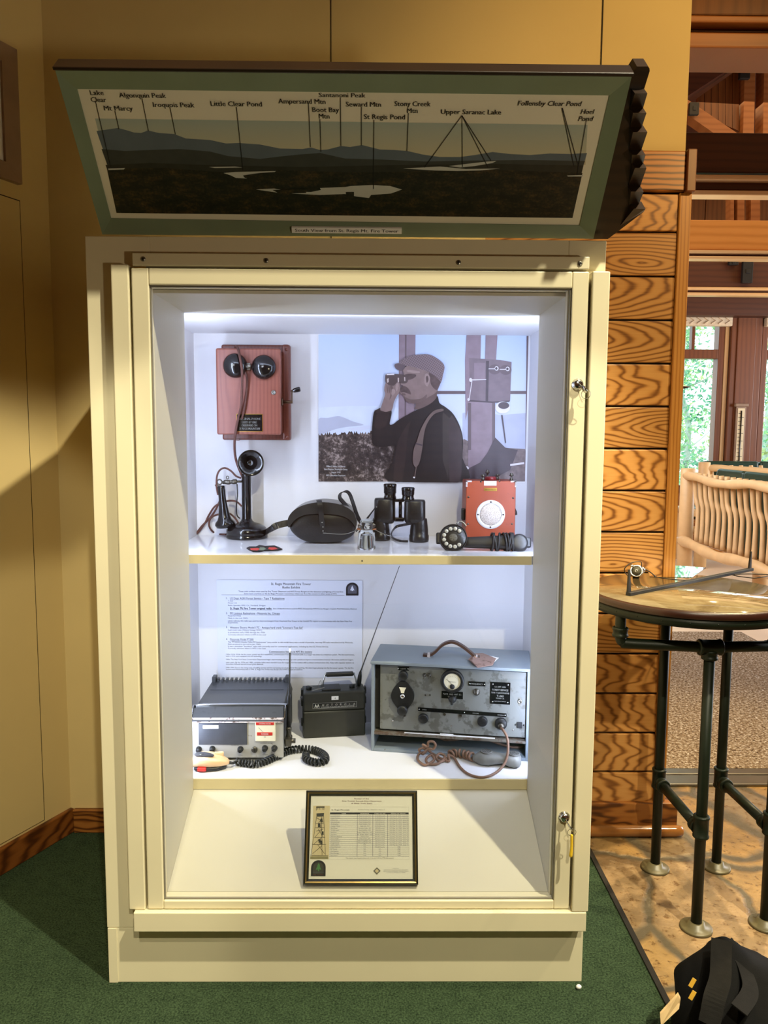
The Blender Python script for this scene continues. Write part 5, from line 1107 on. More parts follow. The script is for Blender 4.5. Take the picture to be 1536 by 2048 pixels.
g = G(); a, b = MF.at(406, 1457, -.003), MF.at(437, 1450.5, -.003); g.box(a.x, b.x, -.0042, -.0029, a.z, b.z, .0003); g.mi = 1; g.text('MOTOROLA', (a.x + (b.x - a.x) * .22, -.0044, a.z + (b.z - a.z) * .28), (b.z - a.z) * .62, width=(b.x - a.x) * .74, bold=.02); g.obj('name_label', [M['white'], M['ink']], gp)
g = G(); a, b = MF.at(511, 1482), MF.at(551, 1444); g.box(a.x, b.x, -.005, .001, a.z, b.z, .002)
g.mi = 1; u0 = MF.at(517, 1455, -.005); u1 = MF.at(526, 1464, -.005); g.bar((u0.x, -.0054, u0.z), (u1.x, -.0054, u1.z), .0006, .0004, 0, (0, 1, 0)); c = MF.at(530, 1474, -.005); g.tube([(c.x + .002 * math.cos(t), -.0052, c.z + .002 * math.sin(t)) for t in [2 * PI * i / 14 for i in range(14)]], .0004, 5, True)
mt = g.obj('meter', [M['cream_dial'], M['greyink']], fp)
for t, p0, p1 in (('OVERLOOK', (512, 1450), (548, 1444.5)), ('TOWER', (514, 1471), (545, 1464.5))):
    a, b = MF.at(*p0, -.005), MF.at(*p1, -.005); g = G(); g.box(a.x, b.x, -.0062, -.0048, a.z, b.z, .0004); g.mi = 1; g.text(t, ((a.x + b.x) / 2, -.0064, a.z + (b.z - a.z) * .26), (b.z - a.z) * .66, align='C', width=(b.x - a.x) * (.66 if len(t) > 6 else .48), bold=.015); g.obj('label_strip', [M['redlabel'], M['white']], mt)
for i, (px, py, r) in enumerate(((398, 1498, .0095), (425, 1497, .0095), (481, 1498, .0100), (509, 1499, .0100), (530, 1496, .0100), (549, 1496, .0100))):
    c = MF.at(px, py); g = G()
    if i == 3:
        g.lathe([(r, 0), (r, .003), (r * .9, .005), (.0001, .005)], (c.x, 0, c.z), (0, -1, 0), 24); g.mi = 1; g.box(c.x - .0015, c.x + .0015, -.0056, -.0045, c.z - .005, c.z + .005); g.obj('key_switch', [M['gunmetal'], M['ink']], fp)
    else:
        g.lathe([(r, 0), (r, .002), (r * .82, .004), (r * .78, .014), (r * .66, .016), (.0001, .016)], (c.x, 0, c.z), (0, -1, 0), 24); g.obj('knob', M['rubber'], fp)
g = G(); g.mi = 0
g.bm.free()
for t, xl, xr, y in (('SQUELCH', 462, 477, 1491), ('VOLUME', 520, 545, 1487), ('BATTERY', 527, 535, 1484), ('PULL', 477, 486, 1511), ('OFF', 525, 536, 1510)):
    a, b = MF.at(xl, y), MF.at(xr, y); g = G(); g.text(t, (a.x, -.0006, a.z), .0032, width=b.x - a.x); g.obj('lettering', M['ink'], fp, recalc=False)
ant = MF.at(578, 1485, .06); g = G()
g.box(W2, W2 + .022, .03, .075, .035, .062, .004); g.lathe([(.010, -.012), (.010, 0), (.0085, .004), (.0085, .020), (.0095, .022), (.0095, .030), (.006, .034), (.0001, .034)], (ant.x, .055, .062), (0, 0, 1), 18)
g.tube([(W2 + .010, .052, .048), (W2 + .034, .052, .048)], .008, 12); g.obj('antenna_mount', M['gunmetal'], mr)
g = G(); tz = MF.at(580, 1297, .055); p0 = Vector((ant.x, .055, .092)); p1 = Vector((tz.x, .055, tz.z)); d = p1 - p0
st = [(0, .0078), (.30, .0078), (.36, .0085), (.385, .0085), (.43, .005), (.45, .0032), (.95, .0026)]
g.tube([p0 + d * t for t, r in st], [r for t, r in st], 12); g.mi = 1; g.tube([p0 + d * .95, p0 + d * .97, p1], [.003, .0032, .0025], 10); g.obj('antenna', [M['rubber'], M['white']], mr)

# ---- hand microphone with coiled cord
q = PZ(424, 1537, ZF); CF = Frame((q.x, q.y, ZF))
mc = thing('hand_microphone', 'beige hand microphone with red key and black coiled cord, before the left radio', 'microphone', CF.loc); 
xa_, xb_ = CF.at(386, 1520).x, CF.at(459, 1520).x
def mring(t, w_, h0, h1, e=2.6):
    x = xa_ + (xb_ - xa_) * t; return ellipse_ring((x, .0, (h0 + h1) / 2), (0, w_, 0), (0, 0, (h1 - h0) / 2), 24, e)
g = G(); g.loft([mring(0.0, .018, .012, .036), mring(.03, .026, .010, .043), mring(.25, .032, .010, .052), mring(.5, .033, .011, .050), mring(.75, .027, .012, .042), mring(.93, .015, .014, .032), mring(1.0, .006, .017, .026)]); g.obj('body', M['beige'], mc)
g = G(); g.loft([mring(.06, .020, .0005, .014), mring(.12, .027, .0, .016), mring(.4, .031, .0, .017), mring(.7, .026, .001, .017), mring(.92, .012, .006, .018)]); g.obj('back_shell', M['rubber'], mc)
g = G(); g.box(xa_ + .020, xa_ + .048, -.0345, -.022, .004, .016, .003); g.obj('push_key', M['red'], mc)
g = G(); P = [CF.at(x, y, -.012) for x, y in ((390, 1508), (394, 1505), (407, 1504), (421, 1507), (427, 1510), (424, 1514), (412, 1516), (398, 1516), (392, 1513))]
zt_ = .0515; P = [CF.atz(x, y, .052) for x, y in ((389, 1509), (395, 1505), (408, 1504), (422, 1507), (428, 1510), (424, 1514), (411, 1516), (398, 1516), (391, 1513))]
P = [Vector((p_.x, max(-.024, min(.024, p_.y)), .0490)) for p_ in P]; g.prism(P, (0, 0, .0042)); g.mi = 1; c = CF.atz(400, 1513, .053); g.lathe([(.005, 0), (.005, .001), (.0001, .001)], (c.x, max(-.016, c.y), .0532), (0, 0, 1), 18); g.obj('grille_inset', [paint('slate_inset', (66, 66, 70), 0.4, 0.1, 40, 0.1), M['steel']], mc)
g = G(); g.bar((xa_ + .068, .004, .046), (xa_ + .096, .010, .044), .010, .016, .004); g.obj('side_tab', M['beige'], mc)
g = G(CF.loc)
zr = ZF + .012
path = [PZ(474, 1523, zr), PZ(490, 1526, zr), PZ(510, 1528, zr), PZ(530, 1523, zr), PZ(550, 1514, zr), PZ(575, 1502, ZF + .014), PZ(600, 1498, zr), PZ(628, 1500, zr), PZ(648, 1510, zr), PZ(650, 1521, zr), PZ(634, 1525, zr), PZ(614, 1519, zr), PZ(612, 1509, zr)]
g.tube(coil(path, .0098, 46), .0036, 7)
g.tube([CF.loc + Vector((xb_ - .008, 0, .020)), CF.loc + Vector((xb_ + .012, 0, .018)), PZ(474, 1523, zr)], [.006, .0045, .004], 10)
g.obj('coiled_cord', M['rubber'], mc)

# ---- portable radio with carrying handle
PF = Frame((-0.174, 0.643, ZF), Matrix.Rotation(rad(8.0), 3, 'Z'))
pr_ = thing('portable_radio', 'dark olive portable radio with carrying handle and lettered nameplate, between the two radios', 'radio', PF.loc, PF.rot)
w_ = PF.at(731, 1470).x; h_ = PF.at(660, 1384).z; dp = 0.085
g = G(); g.box(0, w_, 0, dp, 0, h_ * .58, .006, 3); g.box(0, w_, .0, dp, h_ * .585, h_, .007, 3); g.obj('case', M['portable'], pr_)
g = G(); a, b = PF.at(625, 1418), PF.at(714, 1402); a2 = PF.at(625, 1421)
g.box(a.x, b.x, -.0012, .001, a.z, b.z, .0004); g.mi = 1
g.box(a.x + .001, b.x - .001, -.0015, -.0011, a.z + .001, a.z + .0016); g.box(a.x + .001, b.x - .001, -.0015, -.0011, b.z - .0016, b.z - .001); g.box(a.x + .001, a.x + .0016, -.0015, -.0011, a.z + .001, b.z - .001); g.box(b.x - .0016, b.x - .001, -.0015, -.0011, a.z + .001, b.z - .001)
wd, hh = b.x - a.x, b.z - a.z
for i in (0, 1):
    x = a.x + wd * (.045 + i * .055); g.prism([(x, -.0015, a.z + hh * .22), (x + wd * .022, -.0015, b.z - hh * .22), (x + wd * .03, -.0015, b.z - hh * .22), (x + wd * .055, -.0015, a.z + hh * .22), (x + wd * .042, -.0015, a.z + hh * .22), (x + wd * .028, -.0015, a.z + hh * .5), (x + wd * .014, -.0015, a.z + hh * .22)], (0, -.0002, 0))
for i, ch_ in enumerate('MOTOROLA'): g.text(ch_, (a.x + wd * (.23 + i * .1), -.0017, a.z + hh * .42), hh * .46, align='C', bold=.015, shear=.15)
g.text('HANDIE-TALKIE FM RADIOPHONE', (a.x + wd * .2, -.0017, a.z + hh * .17), hh * .22, width=wd * .74)
g.obj('nameplate', [M['black'], paint('plate_silver', (196, 196, 190), 0.4, 0.03, bump=0)], pr_, recalc=False)
g = G(); a, b = PF.at(663, 1400), PF.at(677, 1392); g.box(a.x, b.x, -.001, .001, a.z, b.z, .0003); g.mi = 1; g.text('4', ((a.x + b.x) / 2, -.0013, a.z + .003), .009, align='C'); g.obj('number_label', [M['white'], M['ink']], pr_)
g = G(); x0_, x1_ = w_ * .32, w_ * .88; zh = PF.at(675, 1346, .05).z
g.tube(catmull([(x0_, .045, h_ - .002), (x0_ + .003, .045, h_ + .022), (x0_ + .010, .045, zh - .006), (x0_ + .018, .045, zh), (x1_ - .018, .045, zh), (x1_ - .010, .045, zh - .006), (x1_ - .003, .045, h_ + .022), (x1_, .045, h_ - .002)], 5), .0026, 8)
g.mi = 1; g.box(x0_ + .012, x1_ - .012, .036, .056, zh - .010, zh + .004, .004); g.obj('handle', [M['chrome'], M['matblack']], pr_)
g = G(); g.box(x0_ - .004, x0_ + .062, .012, .07, h_, h_ + .006, .002); g.obj('top_plate', M['matblack'], pr_)
for x in (.022, w_ * .80): g = G(); g.lathe([(.010, 0), (.0095, .010), (.008, .012), (.0001, .012)], (x, .04, h_ - .001), (0, 0, 1), 20); g.obj('knob', M['matblack'], pr_)
g = G()
for P in ([(.012, .03, h_ + .012), (.020, .02, h_ + .020), (.045, .015, h_ + .010), (.07, .02, h_ + .008)], [(.05, .02, h_ + .004), (.055, .015, h_ + .024), (.062, .02, h_ + .036), (.066, .03, h_ + .012)]): g.tube(catmull(P, 5), .0008, 5)
g.bar((.03, .01, h_ + .004), (.075, .02, h_ + .010), .006, .0012); g.obj('wire', M['steel'], pr_)
g = G()
for z in (.28, .72, .94):
    for xl_, xr_ in ((w_ - .001, w_ + .006), (-.006, .001)):
        g = G(); g.box(xl_, xr_, .03, .05, h_ * z - .012, h_ * z + .012, .002); g.obj('latch', M['matblack'], pr_)
g = G(); a0 = PF.at(717, 1372, .055); a1 = PF.at(721, 1343, .055); a2 = PF.at(799, 1132, .055)
g.tube([a0, a0.lerp(a1, .3), a0.lerp(a1, .7), a1], [.0075, .0085, .007, .004], 12); g.mi = 1; g.tube([a1, a1.lerp(a2, .04), a1.lerp(a2, .4), a1.lerp(a2, 1)], [.0026, .0022, .0016, .0011], 8); g.obj('antenna', [M['matblack'], M['gunmetal']], pr_)

# ---- big grey field radio at the right
GF = Frame((0.062, 0.542, ZF), Matrix.Rotation(rad(-9.07), 3, 'Z'))
gr = thing('field_radio', 'large blue grey cased field radio with dial, meter and leather handle, at the right', 'radio', GF.loc, GF.rot)
gw, gh, gd = 0.520, 0.309, 0.215; t_ = .010
g = G(); g.box(0, t_, 0, gd, 0, gh - .001, .002); g.box(gw - t_, gw, 0, gd, 0, gh - .001, .002); g.box(t_, gw - t_, .0, gd, 0, t_, .001); g.box(t_, gw - t_, gd - .01, gd, t_, gh - t_)
g.box(-.003, gw + .003, -.004, gd, gh - t_, gh + .001, .003); g.obj('case', M['case_blue'], gr)
zsh = GF.at(760, 1462, .004).z
g = G(); g.box(t_, gw - t_, .002, gd - .011, zsh - .012, zsh - .003, .001); g.mi = 1; a, b = GF.at(808, 1461, 0), GF.at(990, 1474, 0)
for x0_, x1_ in ((a.x, b.x),): g.box(x0_, x1_, .006, .012, zsh - .003, zsh - .001)
c = GF.at(893, 1466, 0).x; g.box(c - .022, c + .022, .004, .016, zsh - .003, zsh + .001, .0004); g.obj('divider', [worn('rusty_divider', (108, 102, 92), (84, 66, 52), .5, .5, 40), M['white']], gr)
yp = .014; g = G(); pb = zsh + .004; pt = gh - .016; g.box(.028, gw - t_ - .001, yp, yp + .004, pb, pt, .001); pn = g.obj('control_panel', M['grey_metal'], gr)
g = G(); g.box(.0101, .0275, yp + .01, yp + .012, pb, pt); g.box(t_ + .0001, gw - t_ - .0001, yp + .05, yp + .052, zsh - .003, gh - t_); g.obj('dark_interior', M['dark_gap'], gr)
def gp_(px, py): v = GF.at(px, py, yp); return v.x, v.z
u = .00168
def knob(px, py, r, h, mat='rubber', name='knob'):
    x, z = gp_(px, py); g = G(); g.lathe([(r, 0), (r, h * .4), (r * .92, h * .9), (r * .8, h), (.0001, h)], (x, yp, z), (0, -1, 0), 28); g.bar((x - r * .5, yp - h - .0005, z), (x + r * .5, yp - h - .0005, z), .0018, .001, 0, (0, 1, 0)); return g.obj(name, M[mat], pn)
knob(807, 1350, 9.5 * u, .014); knob(847, 1436, 10 * u, .012); knob(965, 1442, 10 * u, .012)
# main dial
x, z = gp_(806, 1390); g = G(); R1 = 23 * u
P = []
for i in range(48):
    t = 2 * PI * i / 48; r = R1 * (1 + .30 * max(0, math.cos(t - PI / 2)) ** 8 + .32 * max(0, math.cos(t + PI / 2)) ** 8); P.append((x + r * math.cos(t) * (1.0), yp - .002, z + r * math.sin(t)))
g.prism(P, (0, -.010, 0)); g.mi = 1; g.lathe([(.009, 0), (.0085, .004), (.005, .007), (.0001, .0075)], (x, yp - .012, z), (0, -1, 0), 20)
g.mi = 2; zz = z + R1 * .62; g.prism([(x - .012, yp - .0121, zz + .006), (x + .012, yp - .0121, zz + .006), (x + .007, yp - .0121, zz - .004), (x + .005, yp - .0121, zz - .013), (x - .005, yp - .0121, zz - .013), (x - .007, yp - .0121, zz - .004)], (0, -.0008, 0))
g.mi = 0; g.lathe([(10.5 * u, 0), (10 * u, .012), (8 * u, .015), (.0001, .015)], (x, yp - .010, z - R1 * 1.22), (0, -1, 0), 24)
g.obj('tuning_dial', [M['matblack'], M['chrome'], M['cream_dial']], pn)
# meter
x, z = gp_(905, 1361); g = G(); R1 = 23 * u
g.lathe([(R1, 0), (R1, .010), (R1 * .95, .014), (R1 * .74, .015), (R1 * .70, .011), (.0001, .011)], (x, yp, z), (0, -1, 0), 44); g.mi = 1; g.lathe([(R1 * .70, 0), (.0001, .0004)], (x, yp - .0112, z), (0, -1, 0), 40, False)
g.mi = 2; yq = yp - .0122
for i in range(9):
    an = rad(150 - i * 15); g.bar((x + math.cos(an) * R1 * .52, yq, z - R1 * .1 + math.sin(an) * R1 * .52), (x + math.cos(an) * R1 * .60, yq, z - R1 * .1 + math.sin(an) * R1 * .60), .0005, .0003, 0, (0, 1, 0))
g.bar((x + .004, yq - .0004, z - R1 * .36), (x - R1 * .48, yq - .0004, z + R1 * .20), .0007, .0004, 0, (0, 1, 0)); g.text('Milliamperes', (x, yq, z - .002), .0042, align='C', width=R1 * .62)
g.lathe([(R1 * .22, 0), (R1 * .2, .002), (.0001, .003)], (x, yq + .0005, z - R1 * .45), (0, -1, 0), 20); g.obj('meter', [M['matblack'], M['cream_dial'], M['ink']], pn)
def plate(px0, py0, px1, py1, lines, name='plate', rv=True):
    x0_, z0_ = gp_(px0, py1); x1_, z1_ = gp_(px1, py0); g = G(); g.box(x0_, x1_, yp - .0016, yp + .0005, z0_, z1_, .0004); g.mi = 1
    for t, fx, fz, fw, fh in lines:
        g.text(t, (x0_ + (x1_ - x0_) * fx, yp - .0019, z0_ + (z1_ - z0_) * fz), (z1_ - z0_) * fh, align='C', width=(x1_ - x0_) * fw)
    g.mi = 2
    if rv == 4: pts = [(.12, .10), (.88, .10), (.12, .90), (.88, .90)]
    elif rv: pts = [(.06, .5), (.94, .5)]
    else: pts = []
    for fx, fz in pts: g.lathe([(.0028, 0), (.002, .0014), (.0001, .0016)], (x0_ + (x1_ - x0_) * fx, yp - .0016, z0_ + (z1_ - z0_) * fz), (0, -1, 0), 12)
    g.obj(name, [M['black'], paint('engraved_grey', (150, 150, 144), .5, .02, bump=0), M['chrome']], pn, recalc=False)
plate(796, 1334, 818, 1340, [('LIGHTS', .5, .25, .5, .55)], 'plate')
plate(937, 1364, 971, 1371, [('FREQUENCY', .5, .28, .7, .55)])
plate(883, 1384, 926, 1396, [('PLATE  GRID  ANT  R S', .5, .52, .84, .32), ('CURRENT', .5, .16, .4, .28)], 'plate', False)
plate(980, 1365.5, 1021, 1407, [('U.S. DEPT. AGRI.', .5, .76, .56, .09), ('FOREST SERVICE', .5, .61, .8, .12), ('TYPE T RADIOPHONE', .5, .48, .9, .10), ('T-460', .5, .33, .34, .13), ('MODEL C.B.', .5, .24, .4, .08), ('RADIO SPECIALTY MFG CO', .5, .11, .56, .06)], 'name_plate', 4)
x0_, z0_ = gp_(836, 1418); x1_, z1_ = gp_(1013, 1430.5); g = G()
g.bar((x0_, yp - .0008, z0_), (x1_, yp - .0008, z1_), .0125, .0016, .0003, (0, 1, 0)); g.mi = 1
d = Vector((x1_ - x0_, 0, z1_ - z0_)); L_ = d.length; d.normalize(); up_ = Vector((-d.z, 0, d.x))
for t, f, wd in (('ANTENNA', .05, .05), ('VOLUME', .62, .07), ('MICROPHONE', .90, .09)): g.text(t, Vector((x0_, yp - .0019, z0_)) + d * L_ * f - up_ * .002, .005, d, up_, 'L', L_ * wd)
g.mi = 2
for f in (.015, .53, .985): q = Vector((x0_, yp - .0016, z0_)) + d * L_ * f; g.lathe([(.0024, 0), (.0018, .0012), (.0001, .0014)], q, (0, -1, 0), 12)
g.obj('label_rail', [M['black'], paint('engraved_grey2', (150, 150, 144), .5, .02, bump=0), M['chrome']], pn, recalc=False)
for px, py in ((889, 1428), (921, 1431), (809, 1430), (851, 1390), (860, 1390)):
    x, z = gp_(px, py); g = G(); r = .0055 if py > 1400 else .003; g.lathe([(r, 0), (r, .002), (r * .7, .004), (r * .55, .001), (.0001, .001)], (x, yp, z), (0, -1, 0), 16); g.obj('jack', M['gunmetal'], pn)
x, z = gp_(905, 1398); g = G(); g.lathe([(8 * u, 0), (7 * u, .006), (5 * u, .012), (.0001, .013)], (x, yp, z), (0, -1, 0), 20); g.bar((x, yp - .009, z + .004), (x - .002, yp - .010, z - .017), .009, .008, .003, (0, 1, 0)); g.obj('pointer_knob', M['matblack'], pn)
x, z = gp_(953, 1384); g = G(); g.lathe([(7 * u, 0), (6.5 * u, .003), (4.5 * u, .0035), (4.3 * u, .016), (.0001, .017)], (x, yp, z), (0, -1, 0), 20); g.obj('push_button', M['gunmetal'], pn)
g = G()
for px in (849, 859):
    x, z = gp_(px, 1350); g.lathe([(.0065, 0), (.006, .003), (.003, .004), (.0026, .010), (.0001, .010)], (x, yp, z), (0, -1, 0), 16)
    g.bar((x, yp - .007, z), (x - .004, yp - .010, z - .012), .003, .003, .001, (0, 1, 0)); g.obj('toggle_switch', M['gunmetal'], pn); g = G()
x, z = gp_(1040, 1403); g = G(); g.lathe([(.0075, 0), (.0075, .003), (.005, .004), (.0035, .001), (.0001, .001)], (x, yp, z), (0, -1, 0), 18); g.box(x - .005, x + .005, yp - .001, yp, z - .014, z + .014, .0004); g.obj('latch_bolt', M['steel'], pn)
x, z = gp_(1039, 1450); g = G(); g.box(x - .0085, x + .0085, yp - .004, yp, z - .010, z + .010, .001)
for dx in (-.013, .013): g.cyl((x + dx, yp, z), .0025, .002, (0, -1, 0), 12)
g.obj('socket', M['matblack'], pn)
g = G()
for px, py in ((786, 1442), (903, 1452), (1026, 1460)): x, z = gp_(px, py); g = G(); g.lathe([(.003, 0), (.0022, .0014), (.0001, .0016)], (x, yp, z), (0, -1, 0), 12); g.obj('screw', M['chrome'], pn)
x, z = gp_(1002, 1446); g = G(); g.lathe([(11.5 * u, 0), (11.5 * u, .010), (9 * u, .013), (.0001, .013)], (x, yp, z), (0, -1, 0), 28); g.mi = 1; g.lathe([(7 * u, .0), (6 * u, .010), (.0001, .011)], (x, yp - .012, z - .003), (0, -.9, -.35), 20); g.obj('plug', [M['matblack'], M['gunmetal']], pn)
plug = GF.loc + GF.rot @ Vector((x, yp - .022, z - .008))
# leather handle on top
g = G(); h0 = GF.atz(840, 1303, gh + .001); h1 = GF.atz(944, 1310, gh + .001); yy = (h0.y + h1.y) / 2; yy = .085
zc = GF.at(905, 1283, yy).z
xs0, xs1 = GF.at(862, 1300, yy).x, GF.at(948, 1302, yy).x
L = catmull([(xs0 - .026, yy, gh + .006), (xs0 - .006, yy, gh + .006), (xs0 + .012, yy, gh + .016), (xs0 + .040, yy, zc - .012), (xs0 + .072, yy, zc - .001), (xs0 + .105, yy, zc - .014), (xs1 - .010, yy, gh + .020), (xs1 + .006, yy, gh + .007), (xs1 + .020, yy, gh + .006)], 6)
g.ribbon(L, (0, 1, 0), .022, .008); g.obj('handle', M['brown_leather'], gr)
g = G(); g.box(xs0 - .012, xs0 - .002, yy - .013, yy + .013, gh, gh + .011, .001); g.box(xs1 + .002, xs1 + .012, yy - .013, yy + .013, gh, gh + .011, .001); g.obj('handle_loop', M['chipped'], gr)
g = G(); zt_ = gh + .003; tp = [(936, 1321), (948, 1312), (966, 1308), (978, 1313), (992, 1322), (985, 1332), (955, 1337), (944, 1328)]
Pt = [GF.atz(px, py, zt_) for px, py in tp]; g.prism([Vector((p_.x, p_.y, zt_ + .006 * (i % 3 == 1) + .002)) for i, p_ in enumerate(Pt)], (0, 0, .0012)); g.mi = 1
g.prism([GF.atz(px, py, zt_ - .001) for px, py in ((975, 1311), (998, 1316), (988, 1325), (972, 1320))], (0, 0, .001)); g.mi = 2
g.tube(catmull([(xs1 + .002, yy - .014, gh + .014), (xs1 + .008, yy - .02, gh + .010), (Pt[1].x, Pt[1].y, zt_ + .008)], 5), .001, 5); g.obj('string_tag', [M['tagpaper'], M['white'], M['beige']], gr)
g = G(); L = [GF.at(880, 1470, .08), GF.at(905, 1480, .07), GF.at(935, 1474, .07), GF.at(965, 1476, .08), GF.at(1000, 1488, .08), GF.at(1030, 1498, .07), GF.at(1052, 1492, .08)]
L = [Vector((p_.x, p_.y, max(t_ + .006, min(p_.z, zsh - .018)))) for p_ in L]; g.tube(catmull(L, 5), .004, 8)
L = [Vector((p_.x - .02, p_.y + .01, p_.z - .006)) for p_ in L[:4]]; g.tube(catmull(L, 5), .004, 8); g.obj('loose_cable', M['tan_cord'], gr)

# ---- its handset on the shelf floor
q = PZ(990, 1535, ZF); TF = Frame((q.x, q.y + .02, ZF), Matrix.Rotation(rad(-12), 3, 'Z'))
th = thing('radio_handset', 'grey handset with tan coiled cord on the floor before the large radio', 'handset', TF.loc, TF.rot)
xa_, xb_ = TF.at(951, 1522).x, TF.at(1042, 1525).x; Lh = xb_ - xa_
def hring(t, w_, h0, h1, e=2.4): return ellipse_ring((xa_ + Lh * t, 0, (h0 + h1) / 2), (0, w_, 0), (0, 0, (h1 - h0) / 2), 24, e)
g = G(); g.loft([hring(-.06, .010, .010, .026), hring(0, .013, .008, .030), hring(.06, .022, .003, .036), hring(.14, .028, .0, .042), hring(.30, .030, .0, .043), hring(.44, .024, .006, .040), hring(.60, .021, .010, .038), hring(.74, .026, .002, .042), hring(.86, .029, .0, .044), hring(.96, .025, .004, .040), hring(1.0, .014, .012, .032)]); g.obj('body', paint('mottled_grey_plastic', (118, 118, 114), .5, .22, 26, .15), th)
for t, r in ((.24, .019), (.85, .019)):
    g = G(); x = xa_ + Lh * t; g.lathe([(r, 0), (r, .0015), (r * .85, .0025), (.0001, .0025)], (x, 0, .0425 if t < .5 else .0432), (0, 0, 1), 28); g.mi = 1
    for i in range(3):
        for j in range(6 * i or 1): an = 2 * PI * j / (6 * i or 1); g.cyl((x + math.cos(an) * r * .33 * i, math.sin(an) * r * .33 * i, .0449 if t < .5 else .0456), .0022, .0004, (0, 0, 1), 8)
    g.obj('cap', [paint('grey_cap', (96, 96, 92), .5, .15, 30), M['ink']], th)
g = G(TF.loc); zr = ZF + .011
inv = TF.rot.transposed()
def TL(p_): return p_
cordpts = [PZ(948, 1515, ZF + .020), PZ(938, 1511, ZF + .016), PZ(925, 1508, ZF + .013), PZ(912, 1506, ZF + .012), PZ(900, 1509, ZF + .012)]
allp = coil(cordpts, .0115, 6, 16)
mess = [PZ(900, 1509, ZF + .012), PZ(892, 1519, ZF + .006), PZ(880, 1523, ZF + .006), PZ(872, 1515, ZF + .012), PZ(880, 1507, ZF + .018), PZ(890, 1514, ZF + .010), PZ(876, 1527, ZF + .006), PZ(858, 1528, ZF + .006), PZ(852, 1519, ZF + .012), PZ(862, 1510, ZF + .018), PZ(868, 1520, ZF + .010), PZ(850, 1530, ZF + .006), PZ(836, 1520, ZF + .008), PZ(838, 1508, ZF + .020), PZ(852, 1503, ZF + .026), PZ(846, 1496, ZF + .034), PZ(838, 1500, ZF + .030), PZ(846, 1508, ZF + .02),
        PY(856, 1498, .43), PY(866, 1498, .43), PY(871, 1490, .43), PY(866, 1483, .43), PY(857, 1484, .43), PY(855, 1493, .43), PY(846, 1490, .43), PZ(862, 1505, ZF + .016), PZ(880, 1516, ZF + .008), PZ(898, 1522, ZF + .006), PZ(896, 1510, ZF + .014), PZ(908, 1516, ZF + .007),
        PZ(920, 1534, ZF + .004), PZ(935, 1547, ZF + .004), PZ(955, 1554, ZF + .004), PZ(975, 1553, ZF + .004), PZ(995, 1543, ZF + .005), PY(1010, 1525, .40), PY(1016, 1500, .41), PY(1014, 1475, .42), PY(1006, 1460, .44), plug]
pts = allp + catmull(mess, 8)
X4 = (Matrix.Translation(TF.loc) @ TF.rot.to_4x4()).inverted()
g = G(); g.X = X4; g.tube(pts, .0042, 8); g.obj('cord', M['tan_cord'], th)

# ================================================================== STANDING ROSTER FRAME
RF = Frame((0.039, 0.030, 0.2615), Matrix.Rotation(rad(-25), 3, 'X'))
rf = thing('framed_roster', 'dark gilt framed roster sheet standing at the bottom of the display case', 'framed document', RF.loc, RF.rot)
a = RF.at(607, 1775); b = RF.at(837, 1773); c = RF.at(613, 1581); d = RF.at(833, 1581)
fx0, fx1, fz0, fz1 = (a.x + c.x) / 2, (b.x + d.x) / 2, 0.0, (c.z + d.z) / 2
fw_ = .0135
g = G(); mitre(g, fx0, fx1, fz0, fz1, fx0 + fw_ * .35, fx1 - fw_ * .35, fz0 + fw_ * .35, fz1 - fw_ * .35, -.009, -.011, .008); mitre(g, fx0 + fw_ * .62, fx1 - fw_ * .62, fz0 + fw_ * .62, fz1 - fw_ * .62, fx0 + fw_, fx1 - fw_, fz0 + fw_, fz1 - fw_, -.010, -.005, .008); g.obj('frame', M['frame_black'], rf)
g = G(); mitre(g, fx0 + fw_ * .35, fx1 - fw_ * .35, fz0 + fw_ * .35, fz1 - fw_ * .35, fx0 + fw_ * .62, fx1 - fw_ * .62, fz0 + fw_ * .62, fz1 - fw_ * .62, -.0118, -.0108, .006); g.obj('gilt_bead', M['frame_gold'], rf)
g = G(); g.box(fx0 + .004, fx1 - .004, .008, .011, fz0 + .004, fz1 - .004); g.bar((.0, .0135, fz1 * .75), (.0, .075, .028), .003, .05, 0, (1, 0, 0)); g.obj('easel_back', M['matblack'], rf)
dx0, dx1, dz0, dz1 = fx0 + fw_ - .001, fx1 - fw_ + .001, fz0 + fw_ - .001, fz1 - fw_ + .001
g = G(); g.box(dx0, dx1, -.002, .002, dz0, dz1)
ul = lambda U_, V_: (dx0 + (dx1 - dx0) * (U_ - 215) / 1035, -.0024, dz1 - (dz1 - dz0) * (V_ - 165) / 862)
def rt(t, u0, u1, v, h, mi=1, bold=0.0, al='L', dy=0):
    a = ul(u0, v); b = ul(u1, v); e = ul(u0, v - h); g.mi = mi; g.text(t, (a[0], a[1] - dy, a[2]), (e[2] - a[2]) / .72, width=b[0] - a[0], bold=bold)
def rr_(u0, v0, u1, v1, mi=1, dy=0.0): a = ul(u0, v1); b = ul(u1, v0); g.mi = mi; g.box(a[0], b[0], -.0023 - dy, -.0019, a[2], b[2])
rt('Roster of the', 658, 806, 208, 15, 3, .02); rt('Fire Tower Forest Fire Observers', 535, 932, 234, 15, 3, .02); rt('of New York State', 625, 840, 258, 15, 3, .02)
rt('St. Regis Mountain', 428, 612, 326, 14, 1, .02); rt('Franklin County - District 6 - Region 5', 700, 966, 321, 9, 1)
rr_(415, 346, 1208, 366, 1)
for t, u0, u1 in (('NAME', 532, 576), ('RESIDENCE', 722, 808), ('START SALARY', 862, 976), ('PERIOD OF SERVICE', 1030, 1176)): rt(t, u0, u1, 361, 9, 0, .0, 'L', .0006)
random.seed(11)
